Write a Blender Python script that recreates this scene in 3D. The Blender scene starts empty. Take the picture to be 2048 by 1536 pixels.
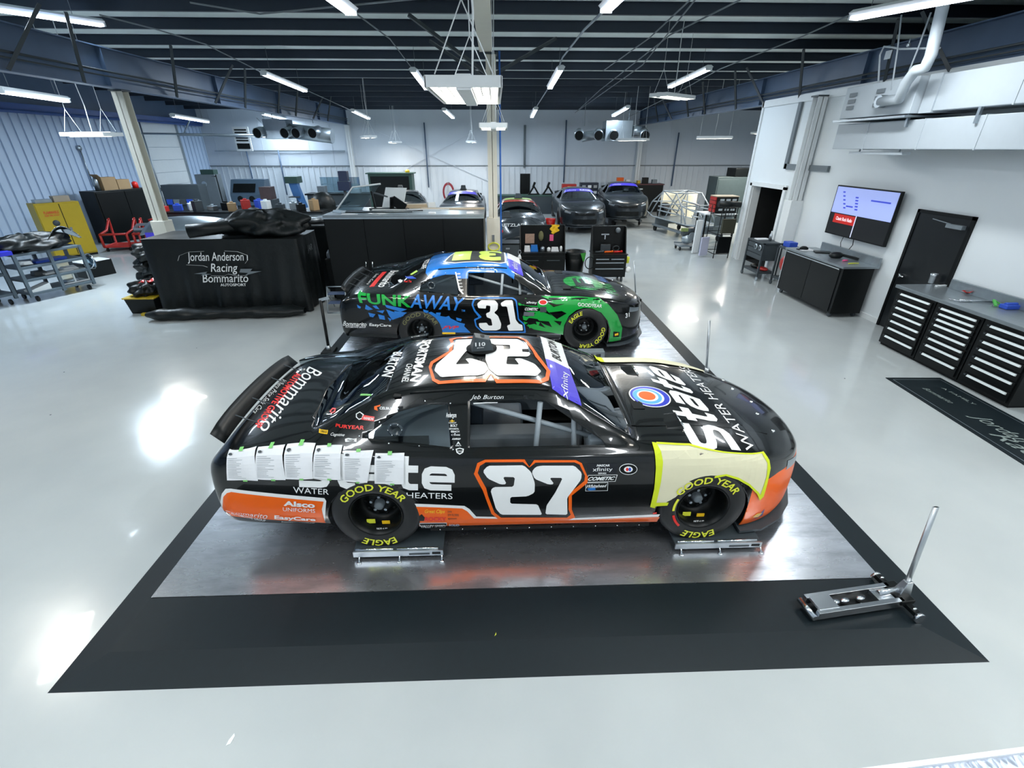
import bpy, bmesh, math, random
from math import pi, sin, cos, radians as R
from mathutils import Vector as V, Matrix as M
from mathutils.bvhtree import BVHTree
random.seed(7)
S = bpy.context.scene
COL = S.collection

# ------------------------------------------------------------------ camera
FPX, PITCH, YAW, CH = 936.0, R(26.76), R(1.87), 3.10
cam = bpy.data.cameras.new('camera')
cam.sensor_fit = 'HORIZONTAL'; cam.sensor_width = 36.0
cam.lens = 36.0*FPX/2048.0
cam.clip_start = 0.05; cam.clip_end = 200
camo = bpy.data.objects.new('camera', cam); COL.objects.link(camo)
camo.location = (0, 0, CH)
camo.rotation_euler = (pi/2-PITCH, 0, -YAW)
S.camera = camo
FW = V((sin(YAW)*cos(PITCH), cos(YAW)*cos(PITCH), -sin(PITCH)))
RT = V((cos(YAW), -sin(YAW), 0)); UP = RT.cross(FW); CO = V((0, 0, CH))
def ray(u, v): return (FW + RT*((u-1024)/FPX) - UP*((v-768)/FPX)).normalized()
def at(u, v, x=None, y=None, z=None):
    """where the line of sight of a photo pixel meets the plane x=, y= or z="""
    r = ray(u, v)
    t = (x/r.x) if x is not None else (y/r.y) if y is not None else (z-CH)/r.z
    return CO + r*t

# ------------------------------------------------------------------ world, view
w = bpy.data.worlds.new('world'); S.world = w; w.use_nodes = True
bg = w.node_tree.nodes['Background']
bg.inputs[0].default_value = (0.42, 0.66, 1.0, 1); bg.inputs[1].default_value = 0.16
S.view_settings.view_transform = 'Standard'; S.view_settings.look = 'None'
S.view_settings.gamma = 1.0; S.view_settings.use_curve_mapping = False
S.view_settings.exposure = 0.25

# ------------------------------------------------------------------ materials
def srgb(c):
    if isinstance(c, str):
        c = [int(c[i:i+2], 16)/255 for i in (0, 2, 4)]
    return tuple((x/12.92 if x <= .04045 else ((x+.055)/1.055)**2.4) for x in c) + (1,)
MATS = {}
def mat(name, col, rough=.5, metal=0, emit=None, es=0, coat=0, noise=0, nscale=8, spec=None, bump=0, bscale=60, rvar=0):
    if name in MATS: return MATS[name]
    m = bpy.data.materials.new(name); m.use_nodes = True; MATS[name] = m
    nt = m.node_tree; b = nt.nodes['Principled BSDF']
    c = srgb(col)
    b.inputs['Base Color'].default_value = c
    b.inputs['Roughness'].default_value = rough; b.inputs['Metallic'].default_value = metal
    if coat: b.inputs['Coat Weight'].default_value = coat; b.inputs['Coat Roughness'].default_value = .04
    if spec is not None: b.inputs['Specular IOR Level'].default_value = spec
    if emit is not None:
        b.inputs['Emission Color'].default_value = srgb(emit); b.inputs['Emission Strength'].default_value = es
    if noise or bump or rvar:
        tc = nt.nodes.new('ShaderNodeTexCoord')
        n = nt.nodes.new('ShaderNodeTexNoise'); n.inputs['Scale'].default_value = nscale; n.inputs['Detail'].default_value = 5
        nt.links.new(tc.outputs['Object'], n.inputs['Vector'])
        if noise:
            mx = nt.nodes.new('ShaderNodeMix'); mx.data_type = 'RGBA'
            mx.inputs[6].default_value = tuple(max(0, x*(1-noise)) for x in c[:3])+(1,)
            mx.inputs[7].default_value = tuple(min(1, x*(1+noise)) for x in c[:3])+(1,)
            nt.links.new(n.outputs['Fac'], mx.inputs[0]); nt.links.new(mx.outputs[2], b.inputs['Base Color'])
        if rvar:
            mr = nt.nodes.new('ShaderNodeMapRange')
            mr.inputs[1].default_value = .3; mr.inputs[2].default_value = .7
            mr.inputs[3].default_value = max(0, rough-rvar); mr.inputs[4].default_value = rough+rvar
            nt.links.new(n.outputs['Fac'], mr.inputs[0]); nt.links.new(mr.outputs[0], b.inputs['Roughness'])
        if bump:
            n2 = nt.nodes.new('ShaderNodeTexNoise'); n2.inputs['Scale'].default_value = bscale
            nt.links.new(tc.outputs['Object'], n2.inputs['Vector'])
            bp = nt.nodes.new('ShaderNodeBump'); bp.inputs['Strength'].default_value = bump; bp.inputs['Distance'].default_value = .01
            nt.links.new(n2.outputs['Fac'], bp.inputs['Height']); nt.links.new(bp.outputs[0], b.inputs['Normal'])
    return m
def glass(name, tint, gl=.12, rough=.02):
    if name in MATS: return MATS[name]
    m = bpy.data.materials.new(name); m.use_nodes = True; MATS[name] = m
    nt = m.node_tree; nt.nodes.clear()
    o = nt.nodes.new('ShaderNodeOutputMaterial'); mx = nt.nodes.new('ShaderNodeMixShader')
    t = nt.nodes.new('ShaderNodeBsdfTransparent'); t.inputs[0].default_value = srgb(tint)
    g = nt.nodes.new('ShaderNodeBsdfGlossy'); g.inputs['Roughness'].default_value = rough
    g.inputs[0].default_value = (.9, .95, 1, 1)
    lw = nt.nodes.new('ShaderNodeFresnel'); lw.inputs[0].default_value = 1.5
    ad = nt.nodes.new('ShaderNodeMath'); ad.operation = 'ADD'; ad.inputs[1].default_value = gl; ad.use_clamp = True
    nt.links.new(lw.outputs[0], ad.inputs[0]); nt.links.new(ad.outputs[0], mx.inputs[0])
    nt.links.new(t.outputs[0], mx.inputs[1]); nt.links.new(g.outputs[0], mx.inputs[2]); nt.links.new(mx.outputs[0], o.inputs[0])
    return m
m_black = mat('black_paint', '090d0e', .4, noise=.2, spec=.25)
m_gloss = mat('gloss_black', '050708', .2, coat=.6, spec=.3)
m_blackmatte = mat('matte_black', '0c1011', .7, noise=.2, spec=.25)
m_rubber = mat('black_rubber', '08161c', .5, noise=.25, spec=.35, nscale=20)
m_tyre = mat('tyre_rubber', '17191a', .55, noise=.15)
m_steel = mat('bright_steel', 'c4c9ce', .25, 1.0, noise=.08, nscale=30)
m_chrome = mat('polished_chrome', 'dfe3e6', .1, 1.0, noise=.03)
m_alu = mat('aluminium', 'b5bbc0', .38, 1.0, noise=.08)
m_galv = mat('galvanised_sheet', 'a9b3ba', .35, .9, noise=.12)
m_white = mat('white_paint', 'dfe3e4', .45, noise=.04)
m_cream = mat('cream_fireproof_paint', 'd6d3c6', .6, noise=.05, nscale=4)
m_grey = mat('mid_grey_paint', '6d767c', .5, noise=.1)
m_dgrey = mat('dark_grey_paint', '363e43', .5, noise=.12)
m_beam = mat('blue_grey_steel_paint', '4a5e78', .45, noise=.12, nscale=3)
m_purlin = mat('dark_purlin_paint', '242f3d', .5, noise=.15, nscale=3)
m_red = mat('red_paint', 'a8251f', .4, noise=.06)
m_orange = mat('orange_vinyl', 'e8600a', .35, coat=.25, spec=.3, noise=.02)
m_wht = mat('white_vinyl', 'e4e6e6', .3, coat=.4, noise=.02)
m_yel = mat('yellow_print', 'd8dc3c', .5, noise=.05)
m_gold = mat('yellow_vinyl', 'f0c020', .4, noise=.04)
m_blue = mat('blue_vinyl', '1f6fc0', .3, coat=.5, noise=.02)
m_green = mat('green_vinyl', '16a038', .3, coat=.5, noise=.02)
m_lime = mat('lime_vinyl', 'b6dc4a', .35, coat=.3, noise=.02)
m_purple = mat('violet_vinyl', '4a3fc4', .35, coat=.3, noise=.02)
m_redv = mat('red_vinyl', 'd8241c', .35, noise=.03)
m_yellow = mat('safety_yellow', 'b59a1c', .45, noise=.06)
m_paper = mat('white_paper', 'dddfe2', .8, noise=.02)
m_mask = mat('cream_masking_paper', 'd3cfb2', .8, spec=.2, noise=.05, nscale=5, bump=.3, bscale=9)
m_tape = mat('lime_masking_tape', 'c8d62c', .65, noise=.03, spec=.2)
m_gtape = mat('green_tape', '79c06a', .6, noise=.03)
m_cloth = mat('black_vinyl_cloth', '0d1213', .42, spec=.35, noise=.25, bump=.5, bscale=14)
m_tube = mat('grey_cage_tube', '8d979e', .4, noise=.06)
m_primer = mat('satin_charcoal_body', '252b30', .25, coat=.35, noise=.08)
m_glass = glass('clear_window_plastic', 'd2dadd', .04)
m_dglass = glass('smoked_windscreen', '5d6a70', .10)
m_cardboard = mat('cardboard', '9a7f5c', .8, noise=.08)
m_wood = mat('pale_wood_board', 'b9a78c', .6, noise=.1)
m_pink = mat('pink_plastic', 'e85a8a', .5, noise=.03)
m_green_p = mat('green_plastic', '4fae4c', .5, noise=.05)
m_bluep = mat('blue_plastic', '2b4fb8', .4, noise=.05)
m_khaki = mat('olive_fabric', '6a6a48', .8, noise=.3, nscale=30)
m_top = mat('brushed_grey_worktop', '8c959a', .3, .6, noise=.15, nscale=12)
m_tubel = mat('lit_fluorescent_tube', 'ffffff', .4, emit='e4edff', es=14, noise=.01)
m_tubew = mat('lit_high_bay_tube', 'ffffff', .4, emit='fff6e6', es=14, noise=.01)
m_skin = None

# ------------------------------------------------------------------ mesh builder
class MB:
    def __init__(s): s.v = []; s.f = []; s.mi = []; s.sm = []; s.cur = 0; s.T = None
    def add(s, vs, fs, smooth=False):
        b = len(s.v)
        if s.T: vs = [s.T @ V(p) for p in vs]
        s.v += [tuple(p) for p in vs]; s.f += [tuple(b+i for i in f) for f in fs]
        s.mi += [s.cur]*len(fs); s.sm += [smooth]*len(fs); return s
    def box(s, x0, x1, y0, y1, z0, z1):
        x0, x1 = min(x0, x1), max(x0, x1); y0, y1 = min(y0, y1), max(y0, y1); z0, z1 = min(z0, z1), max(z0, z1)
        vs = [(x0,y0,z0),(x1,y0,z0),(x1,y1,z0),(x0,y1,z0),(x0,y0,z1),(x1,y0,z1),(x1,y1,z1),(x0,y1,z1)]
        return s.add(vs, [(0,3,2,1),(4,5,6,7),(0,1,5,4),(1,2,6,5),(2,3,7,6),(3,0,4,7)])
    def hexa(s, lo, hi):
        """two quads of corresponding corners"""
        return s.add(list(lo)+list(hi), [(0,3,2,1),(4,5,6,7),(0,1,5,4),(1,2,6,5),(2,3,7,6),(3,0,4,7)])
    def bar(s, p, q, w, h, up=(0,0,1)):
        p, q = V(p), V(q); d = (q-p).normalized(); u = V(up)
        if abs(d.dot(u)) > .98: u = V((0,1,0))
        a = d.cross(u).normalized()*w/2; b = a.cross(d).normalized()*h/2
        return s.hexa([p-a-b, p+a-b, p+a+b, p-a+b], [q-a-b, q+a-b, q+a+b, q-a+b])
    def tube(s, p, q, r, n=10, r2=None, cap=True):
        p, q = V(p), V(q); d = (q-p).normalized(); u = V((0,0,1)) if abs(d.z) < .95 else V((1,0,0))
        a = d.cross(u).normalized(); b = d.cross(a); r2 = r if r2 is None else r2
        vs = [p+(a*cos(2*pi*i/n)+b*sin(2*pi*i/n))*r for i in range(n)] + [q+(a*cos(2*pi*i/n)+b*sin(2*pi*i/n))*r2 for i in range(n)]
        s.add(vs, [(i, (i+1) % n, n+(i+1) % n, n+i) for i in range(n)], True)
        if cap: s.add(vs, [tuple(range(n-1, -1, -1)), tuple(range(n, 2*n))])
        return s
    def path(s, pts, r, n=8):
        pts = [V(p) for p in pts]; rings = []; pa = None
        for i, p in enumerate(pts):
            d = (pts[min(i+1, len(pts)-1)]-pts[max(i-1, 0)]).normalized()
            if pa is None:
                u = V((0,0,1)) if abs(d.z) < .9 else V((1,0,0)); a = d.cross(u).normalized()
            else: a = (pa - d*pa.dot(d)).normalized()
            pa = a; b = d.cross(a); rr = r[i] if isinstance(r, (list, tuple)) else r
            rings += [p+(a*cos(2*pi*k/n)+b*sin(2*pi*k/n))*rr for k in range(n)]
        m = len(pts)
        fs = [(j*n+k, j*n+(k+1) % n, (j+1)*n+(k+1) % n, (j+1)*n+k) for j in range(m-1) for k in range(n)]
        s.add(rings, fs, True); s.add(rings, [tuple(range(n-1, -1, -1)), tuple(range((m-1)*n, m*n))]); return s
    def lathe(s, prof, c=(0,0,0), axis='z', n=24, smooth=True):
        c = V(c); vs = []
        for (r, h) in prof:
            for k in range(n):
                a = 2*pi*k/n
                vs.append(c + (V((r*cos(a), r*sin(a), h)) if axis == 'z' else V((r*cos(a), h, r*sin(a))) if axis == 'y' else V((h, r*cos(a), r*sin(a)))))
        m = len(prof)
        return s.add(vs, [(j*n+k, j*n+(k+1) % n, (j+1)*n+(k+1) % n, (j+1)*n+k) for j in range(m-1) for k in range(n)], smooth)
    def prism(s, pts, a0, a1, axis='z'):
        """2D outline swept along an axis; z:(x,y) y:(x,z) x:(y,z)"""
        f = {'z': lambda p, h: (p[0], p[1], h), 'y': lambda p, h: (p[0], h, p[1]), 'x': lambda p, h: (h, p[0], p[1])}[axis]
        n = len(pts); vs = [f(p, a0) for p in pts]+[f(p, a1) for p in pts]
        return s.add(vs, [tuple(range(n-1, -1, -1)), tuple(range(n, 2*n))]+[(i, (i+1) % n, n+(i+1) % n, n+i) for i in range(n)])
    def grid(s, fn, nu, nv, smooth=True, closed=False):
        vs = [fn(i/nu, j/nv) for i in range(nu+1) for j in range(nv+1)]
        return s.add(vs, [(i*(nv+1)+j, (i+1)*(nv+1)+j, (i+1)*(nv+1)+j+1, i*(nv+1)+j+1) for i in range(nu) for j in range(nv)], smooth)
    def ball(s, c, r, n=10, sq=(1,1,1)):
        c = V(c); return s.grid(lambda a, b: c+V((r*sq[0]*sin(pi*b)*cos(2*pi*a), r*sq[1]*sin(pi*b)*sin(2*pi*a), r*sq[2]*cos(pi*b))), n, max(4, n//2))
def build(name, mb, mats, parent=None, bevel=0, solid=0, sub=0):
    me = bpy.data.meshes.new(name); me.from_pydata(mb.v, [], mb.f)
    if not isinstance(mats, (list, tuple)): mats = [mats]
    for m in mats: me.materials.append(m)
    for i, p in enumerate(me.polygons): p.material_index = mb.mi[i]; p.use_smooth = mb.sm[i]
    bm = bmesh.new(); bm.from_mesh(me); bmesh.ops.remove_doubles(bm, verts=bm.verts, dist=1e-5); bmesh.ops.recalc_face_normals(bm, faces=bm.faces); bm.to_mesh(me); bm.free()
    o = bpy.data.objects.new(name, me); COL.objects.link(o); o.parent = parent
    if solid: md = o.modifiers.new('solidify', 'SOLIDIFY'); md.thickness = solid; md.offset = 0
    if sub: md = o.modifiers.new('subsurf', 'SUBSURF'); md.levels = sub; md.render_levels = sub
    if bevel: md = o.modifiers.new('bevel', 'BEVEL'); md.width = bevel; md.segments = 2; md.limit_method = 'ANGLE'
    return o
def tag(o, label=None, cat=None, group=None, kind=None):
    if label: o['label'] = label
    if cat: o['category'] = cat
    if group: o['group'] = group
    if kind: o['kind'] = kind
    return o
def thing(name, label, cat, loc=(0,0,0), rz=0, group=None):
    o = bpy.data.objects.new(name, None); COL.objects.link(o); o.empty_display_size = .1
    o.location = loc; o.rotation_euler = (0, 0, rz); return tag(o, label, cat, group)
def solo(name, mb, m, label, cat, loc=(0,0,0), rz=0, group=None, **k):
    o = build(name, mb, m, None, **k); o.location = loc; o.rotation_euler = (0, 0, rz); return tag(o, label, cat, group)
def struct(name, mb, m, **k):
    o = build(name, mb, m, None, **k); o['kind'] = 'structure'; return o
def dup(o, loc=None, rz=None, label=None, parent=None):
    c = o.copy(); COL.objects.link(c); c.parent = parent
    for ch in list(o.children): dup(ch, parent=c)
    if loc is not None: c.location = loc
    if rz is not None: c.rotation_euler = (0, 0, rz)
    if label: c['label'] = label
    return c

# ------------------------------------------------------------------ flat shapes, lettering and their laying onto surfaces
def text_bm(s, bold=0., shear=0., res=3, space=1.0):
    cu = bpy.data.curves.new('t', 'FONT'); cu.body = s; cu.size = 1; cu.offset = bold; cu.shear = shear
    cu.resolution_u = res; cu.space_character = space; cu.space_line = .9; cu.align_x = 'CENTER'
    return _curve_bm(cu)
def shape_bm(loops, smooth=0, offset=0., rnd=.012):
    cu = bpy.data.curves.new('s', 'CURVE'); cu.dimensions = '2D'; cu.fill_mode = 'BOTH'; cu.offset = offset
    for lp in loops:
        lp = [tuple(p) for p in lp]
        for _ in range(smooth):
            q = []
            for i in range(len(lp)):
                a, b = V(lp[i]), V(lp[(i+1) % len(lp)]); L_ = (b-a).length or 1e-6; k = min(.28, rnd/L_)
                q += [tuple(a*(1-k)+b*k), tuple(a*k+b*(1-k))]
            lp = q
        sp = cu.splines.new('POLY'); sp.points.add(len(lp)-1)
        for i, p in enumerate(lp): sp.points[i].co = (p[0], p[1], 0, 1)
        sp.use_cyclic_u = True
    return _curve_bm(cu)
def _curve_bm(cu):
    o = bpy.data.objects.new('t', cu)
    me = bpy.data.meshes.new_from_object(o)
    bm = bmesh.new(); bm.from_mesh(me)
    bpy.data.objects.remove(o); bpy.data.meshes.remove(me); bpy.data.curves.remove(cu)
    return bm
def unitise(bm):
    xs = [v.co.x for v in bm.verts]; ys = [v.co.y for v in bm.verts]
    x0, y0 = min(xs), min(ys); sx, sy = (max(xs)-x0) or 1, (max(ys)-y0) or 1
    for v in bm.verts: v.co.x = (v.co.x-x0)/sx; v.co.y = (v.co.y-y0)/sy
    return bm
def gridcut(bm, su, sv, box=None):
    xs = [v.co.x for v in bm.verts]; ys = [v.co.y for v in bm.verts]
    for ax, lo, hi, st in ((0, min(xs), max(xs), su), (1, min(ys), max(ys), sv)):
        k = math.floor(lo/st)+1
        while k*st < hi-1e-6:
            co = V((k*st, 0, 0)) if ax == 0 else V((0, k*st, 0)); no = V((1,0,0)) if ax == 0 else V((0,1,0))
            bmesh.ops.bisect_plane(bm, geom=bm.verts[:]+bm.edges[:]+bm.faces[:], dist=1e-6, plane_co=co, plane_no=no)
            k += 1
    return bm
def from_bm(name, bm, m, parent):
    me = bpy.data.meshes.new(name); bm.to_mesh(me); bm.free(); me.materials.append(m)
    o = bpy.data.objects.new(name, me); COL.objects.link(o); o.parent = parent; return o
def flat_text(name, s, m, parent, O, U, W_, w, h, bold=0, shear=0, off=0.002):
    """lettering w by h on a flat face: O lower left, U reading direction, W_ letter-up direction"""
    bm = unitise(text_bm(s, bold, shear)); O, U, W_ = V(O), V(U).normalized(), V(W_).normalized(); N = U.cross(W_)
    for v in bm.verts: v.co = O+U*(v.co.x*w)+W_*(v.co.y*h)+N*off
    return from_bm(name, bm, m, parent)
def bil(q, s, t):
    return q[0]*(1-s)*(1-t)+q[1]*s*(1-t)+q[2]*s*t+q[3]*(1-s)*t

def strokes_bm(paths, w):
    """block letters from thick bent strokes"""
    bm = bmesh.new()
    for P in paths:
        P = [V(p) for p in P]; Lf = []; Rt = []
        for i, p in enumerate(P):
            d1 = (p-P[i-1]).normalized() if i else None; d2 = (P[i+1]-p).normalized() if i < len(P)-1 else None
            d1 = d1 or d2; d2 = d2 or d1
            n1 = V((-d1.y, d1.x)); n2 = V((-d2.y, d2.x)); n = (n1+n2).normalized(); k = w/2/max(.5, n.dot(n1))
            Lf.append(p+n*k); Rt.append(p-n*k)
        a = [bm.verts.new((p.x, p.y, 0)) for p in Lf]; b = [bm.verts.new((p.x, p.y, 0)) for p in Rt]
        for i in range(len(P)-1): bm.faces.new((b[i], b[i+1], a[i+1], a[i]))
    return bm
GL = {'s': (1.15, [[(1.05,.86),(.34,.86),(.2,.82),(.14,.72),(.14,.65),(.2,.57),(.34,.53),(.8,.47),(.94,.43),(1.0,.35),(1.0,.28),(.94,.18),(.8,.14),(.06,.14)]]),
      'S': (1.35, [[(1.2,1.2),(.36,1.2),(.2,1.14),(.14,1.0),(.14,.9),(.2,.78),(.36,.72),(.95,.62),(1.1,.56),(1.17,.44),(1.17,.34),(1.1,.2),(.95,.14),(.06,.14)]]),
      't': (.85, [[(.32,1.3),(.32,.36),(.38,.2),(.52,.14),(.8,.14)], [(0,.87),(.8,.87)]]),
      'a': (1.2, [[(.14,.86),(.82,.86),(.96,.8),(1.02,.66),(1.02,0)], [(1.0,.52),(.36,.52),(.2,.47),(.14,.38),(.14,.28),(.2,.18),(.36,.14),(1.0,.14)]]),
      'e': (1.2, [[(.14,.5),(1.04,.5),(1.04,.66),(.98,.8),(.84,.86),(.34,.86),(.2,.8),(.14,.66),(.14,.34),(.2,.2),(.34,.14),(1.06,.14)]])}
def block_bm(word, w=.27):
    x = 0; paths = []
    for ch in word:
        ww, ps = GL[ch]; paths += [[(p[0]+x, p[1]) for p in q] for q in ps]; x += ww+.08
    return strokes_bm(paths, w)
# ------------------------------------------------------------------ the building
def floor_mat():
    m = mat('grey_epoxy_floor', 'b4babb', .16, coat=.25, spec=.5)
    nt = m.node_tree; b = nt.nodes['Principled BSDF']
    tc = nt.nodes.new('ShaderNodeTexCoord')
    n = nt.nodes.new('ShaderNodeTexNoise'); n.inputs['Scale'].default_value = .35; n.inputs['Detail'].default_value = 6
    r = nt.nodes.new('ShaderNodeMapRange'); r.inputs[1].default_value = .35; r.inputs[2].default_value = .65; r.inputs[3].default_value = .12; r.inputs[4].default_value = .24
    n2 = nt.nodes.new('ShaderNodeTexNoise'); n2.inputs['Scale'].default_value = 1.3; n2.inputs['Detail'].default_value = 8
    mx = nt.nodes.new('ShaderNodeMix'); mx.data_type = 'RGBA'; mx.inputs[6].default_value = srgb('a9b0b2'); mx.inputs[7].default_value = srgb('bcc1c1')
    n3 = nt.nodes.new('ShaderNodeTexNoise'); n3.inputs['Scale'].default_value = 5
    bp = nt.nodes.new('ShaderNodeBump'); bp.inputs['Strength'].default_value = .06; bp.inputs['Distance'].default_value = .02
    for q in (n, n2, n3): nt.links.new(tc.outputs['Object'], q.inputs['Vector'])
    # scattered small dark scuffs
    vo = nt.nodes.new('ShaderNodeTexVoronoi'); vo.inputs['Scale'].default_value = 1.6
    nt.links.new(tc.outputs['Object'], vo.inputs['Vector'])
    lt = nt.nodes.new('ShaderNodeMath'); lt.operation = 'LESS_THAN'; lt.inputs[1].default_value = .018
    mx2 = nt.nodes.new('ShaderNodeMix'); mx2.data_type = 'RGBA'; mx2.inputs[7].default_value = srgb('4b5052')
    nt.links.new(vo.outputs['Distance'], lt.inputs[0]); nt.links.new(lt.outputs[0], mx2.inputs[0])
    nt.links.new(n.outputs['Fac'], r.inputs[0]); nt.links.new(r.outputs[0], b.inputs['Roughness'])
    nt.links.new(n2.outputs['Fac'], mx.inputs[0]); nt.links.new(mx.outputs[2], mx2.inputs[6]); nt.links.new(mx2.outputs[2], b.inputs['Base Color'])
    nt.links.new(n3.outputs['Fac'], bp.inputs['Height']); nt.links.new(bp.outputs[0], b.inputs['Normal'])
    return m
m_floor = floor_mat()
m_wall = mat('pale_grey_wall_sheet', 'c9d1da', .5, noise=.03, nscale=2)
m_wallr = mat('pale_blue_grey_ribbed_sheet', 'b9cbe2', .45, noise=.04, nscale=3)
m_office = mat('white_plaster', 'dfe5e8', .6, noise=.02, nscale=2)
m_ins = mat('pale_roof_insulation', 'dde6e4', .7, noise=.1, nscale=3, bump=.4, bscale=3)
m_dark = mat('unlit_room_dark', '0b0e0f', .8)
XL, XR, YB, YF = -15.2, 7.5, 28.0, -6.0
struct('floor', MB().box(-17, 16, YF-.2, 29, -.2, 0), m_floor)
# back wall: smooth upper sheet, ribbed lower sheet, seam rail
b = MB().box(-17, 16, YB, YB+.2, 2.24, 5.2); b.cur = 1; b.box(-17, 16, YB, YB+.2, 0, 2.24)
x = -15.2
while x < 15:
    b.box(x, x+.05, YB-.035, YB, 0, 2.22); x += .30
b.cur = 0
x = -14.6
while x < 15: b.box(x, x+.02, YB-.01, YB, 2.26, 5.2); x += 1.2
b.cur = 2; b.box(-15.2, 15, YB-.05, YB, 2.22, 2.27)
struct('wall_back', b, [m_wall, mat('pale_grey_back_sheet', 'ccd3da', .45, noise=.04, nscale=3), m_grey])
# left wall of ribbed sheet up to the eave
b = MB().box(XL-.2, XL, YF, YB, 0, 4.2); y = YF
b.cur = 1; b.box(XL-.2, XL, YF, YB, 4.2, 5.4); b.cur = 0
while y < YB:
    if not 22.9 < y < 25.8: b.box(XL, XL+.04, y, y+.07, 0, 4.2)
    y += .32
struct('wall_left', b, [m_wallr, m_beam])
b = MB().tube((XL+.36, YF+.1, 4.12), (XL+.36, 27.6, 4.12), .05); b.box(XL+.06, XL+.31, YF+.1, 27.8, 4.15, 4.35)
tag(build('eave_strut', b, mat('blue_eave_paint', '2e4f8f', .45, noise=.1)), 'blue eave rail along the top of the left ribbed wall', 'roof beam')
# front wall (behind the camera) and the far right wall
struct('wall_front', MB().box(-17, 16, YF-.2, YF, 0, 5.5), m_wall)
struct('wall_right', MB().box(15, 15.2, YF, YB, 0, 5.4), m_wallr)
# office block on the right: wall toward the shop with doorway and recess, end wall
OT = 4.22
b = MB()
b.box(7.5, 7.7, 14.6, 14.85, 0, OT)                                  # pier at far corner
b.box(7.5, 7.7, 12.86, 14.6, 2.13, OT)                               # above the open doorway
b.box(7.5, 7.7, 8.5, 12.86, 0, OT); b.box(7.5, 7.7, 7.45, 8.5, 2.1, OT)
b.box(7.5, 7.7, YF, 7.45, 0, OT)
b.box(7.7, 15, 14.65, 14.85, 0, OT)
struct('wall_office', b, m_office)
struct('ceiling_office', MB().box(7.5, 15, YF, 14.85, OT, OT+.05), m_office)
b = MB(); b.box(7.44, 7.5, 12.75, 12.86, 0, 2.2); b.box(7.44, 7.5, 14.5, 14.61, 0, 2.2); b.box(7.44, 7.5, 12.75, 14.61, 2.13, 2.24)
b.box(7.5, 7.72, 14.48, 14.6, 0, 2.13)
struct('trim_1', b, m_white)
b = MB().box(7.46, 7.5, -4, 14.9, OT-.12, OT+.03); b.box(7.46, 7.56, 14.8, 14.88, 0, OT+.03); b.box(7.5, 15, 14.82, 14.88, OT-.12, OT+.03)
struct('trim_2', b, m_white)
b = MB(); b.box(7.44, 7.5, 11.3, 13.05, 2.62, 2.74); b.box(7.44, 7.5, 12.95, 13.08, 2.62, OT-.12)
struct('trim_3', b, m_grey)
struct('baseboard_right', MB().box(7.47, 7.5, 8.55, 12.75, 0, .1), m_white)
b = MB().box(9.9, 10, 11, 16, 0, 3.2)
struct('wall_dark_lining', MB().box(10.2, 10.3, 12.4, 14.6, 0, OT).box(7.72, 10.3, 14.5, 14.62, 0, OT).box(7.72, 10.3, 12.3, 12.4, 0, OT).box(7.72, 10.3, 12.3, 14.6, .0, .01).box(7.72, 10.3, 12.3, 14.6, 2.6, 2.65), m_dark)  # near-black lining: shade of the unlit room is put into its colour
# black steel door with closer, lever and plate
d = tag(build('door_1', MB().box(7.47, 7.56, 7.47, 8.48, .01, 2.09), mat('black_door_paint', '14181b', .3, noise=.1), None, bevel=.004), kind='structure')
build('door_closer', MB().box(7.40, 7.47, 7.52, 7.82, 1.93, 1.99).bar((7.42, 7.75, 1.99), (7.40, 8.1, 2.03), .02, .012), m_grey, d)
b = MB().tube((7.47, 8.38, 1.0), (7.40, 8.38, 1.0), .03); b.tube((7.41, 8.38, 1.0), (7.41, 8.26, 1.0), .012)
build('door_handle', b, m_chrome, d)
struct('trim_4', MB().box(7.455, 7.5, 8.48, 8.53, 0, 2.14).box(7.455, 7.5, 7.42, 7.47, 0, 2.14).box(7.455, 7.5, 7.42, 8.53, 2.09, 2.14), m_black)
# narrow dark door in the back wall
o = at(1050, 378, y=YB)
struct('door_2', MB().box(o.x-.27, o.x+.27, YB-.07, YB-.04, .0, 1.85), m_black)
# overhead door in the left wall
b = MB()
for k in range(8):
    b.box(XL+.0, XL+.05, 22.9, 25.8, .02+k*.52, .02+k*.52+.51)
b.cur = 1
for yy in (23.3, 24.2, 25.1): b.box(XL+.05, XL+.06, yy, yy+.35, 1.35, 1.5)
struct('door_3', b, [m_white, m_black], bevel=.006)
b = MB().box(XL+.05, XL+.12, 22.82, 22.9, 0, 4.2).box(XL+.05, XL+.12, 25.8, 25.88, 0, 4.2)
struct('trim_5', b, m_galv)
b = MB()
b.tube((XL+.1, 23.0, 3.65), (-10.6, 26.6, 3.65), .04); b.tube((XL+.1, 25.7, 3.65), (-10.5, 27.2, 3.55), .03)
b.tube((XL+.15, 23.2, 4.1), (XL+.15, 23.2, .2), .03); b.tube((XL+1.4, 24, 3.65), (XL+1.8, 24.2, 4.3), .03)
b.tube((-10.8, 26.4, 3.65), (-11.2, 26.4, 4.5), .03); b.tube((-10.8, 26.4, 3.65), (-11.5, 26.4, 4.4), .02)
tag(build('door_track', b, m_galv), 'overhead door track rails hung beside the roller door at far left', 'door track')

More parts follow.
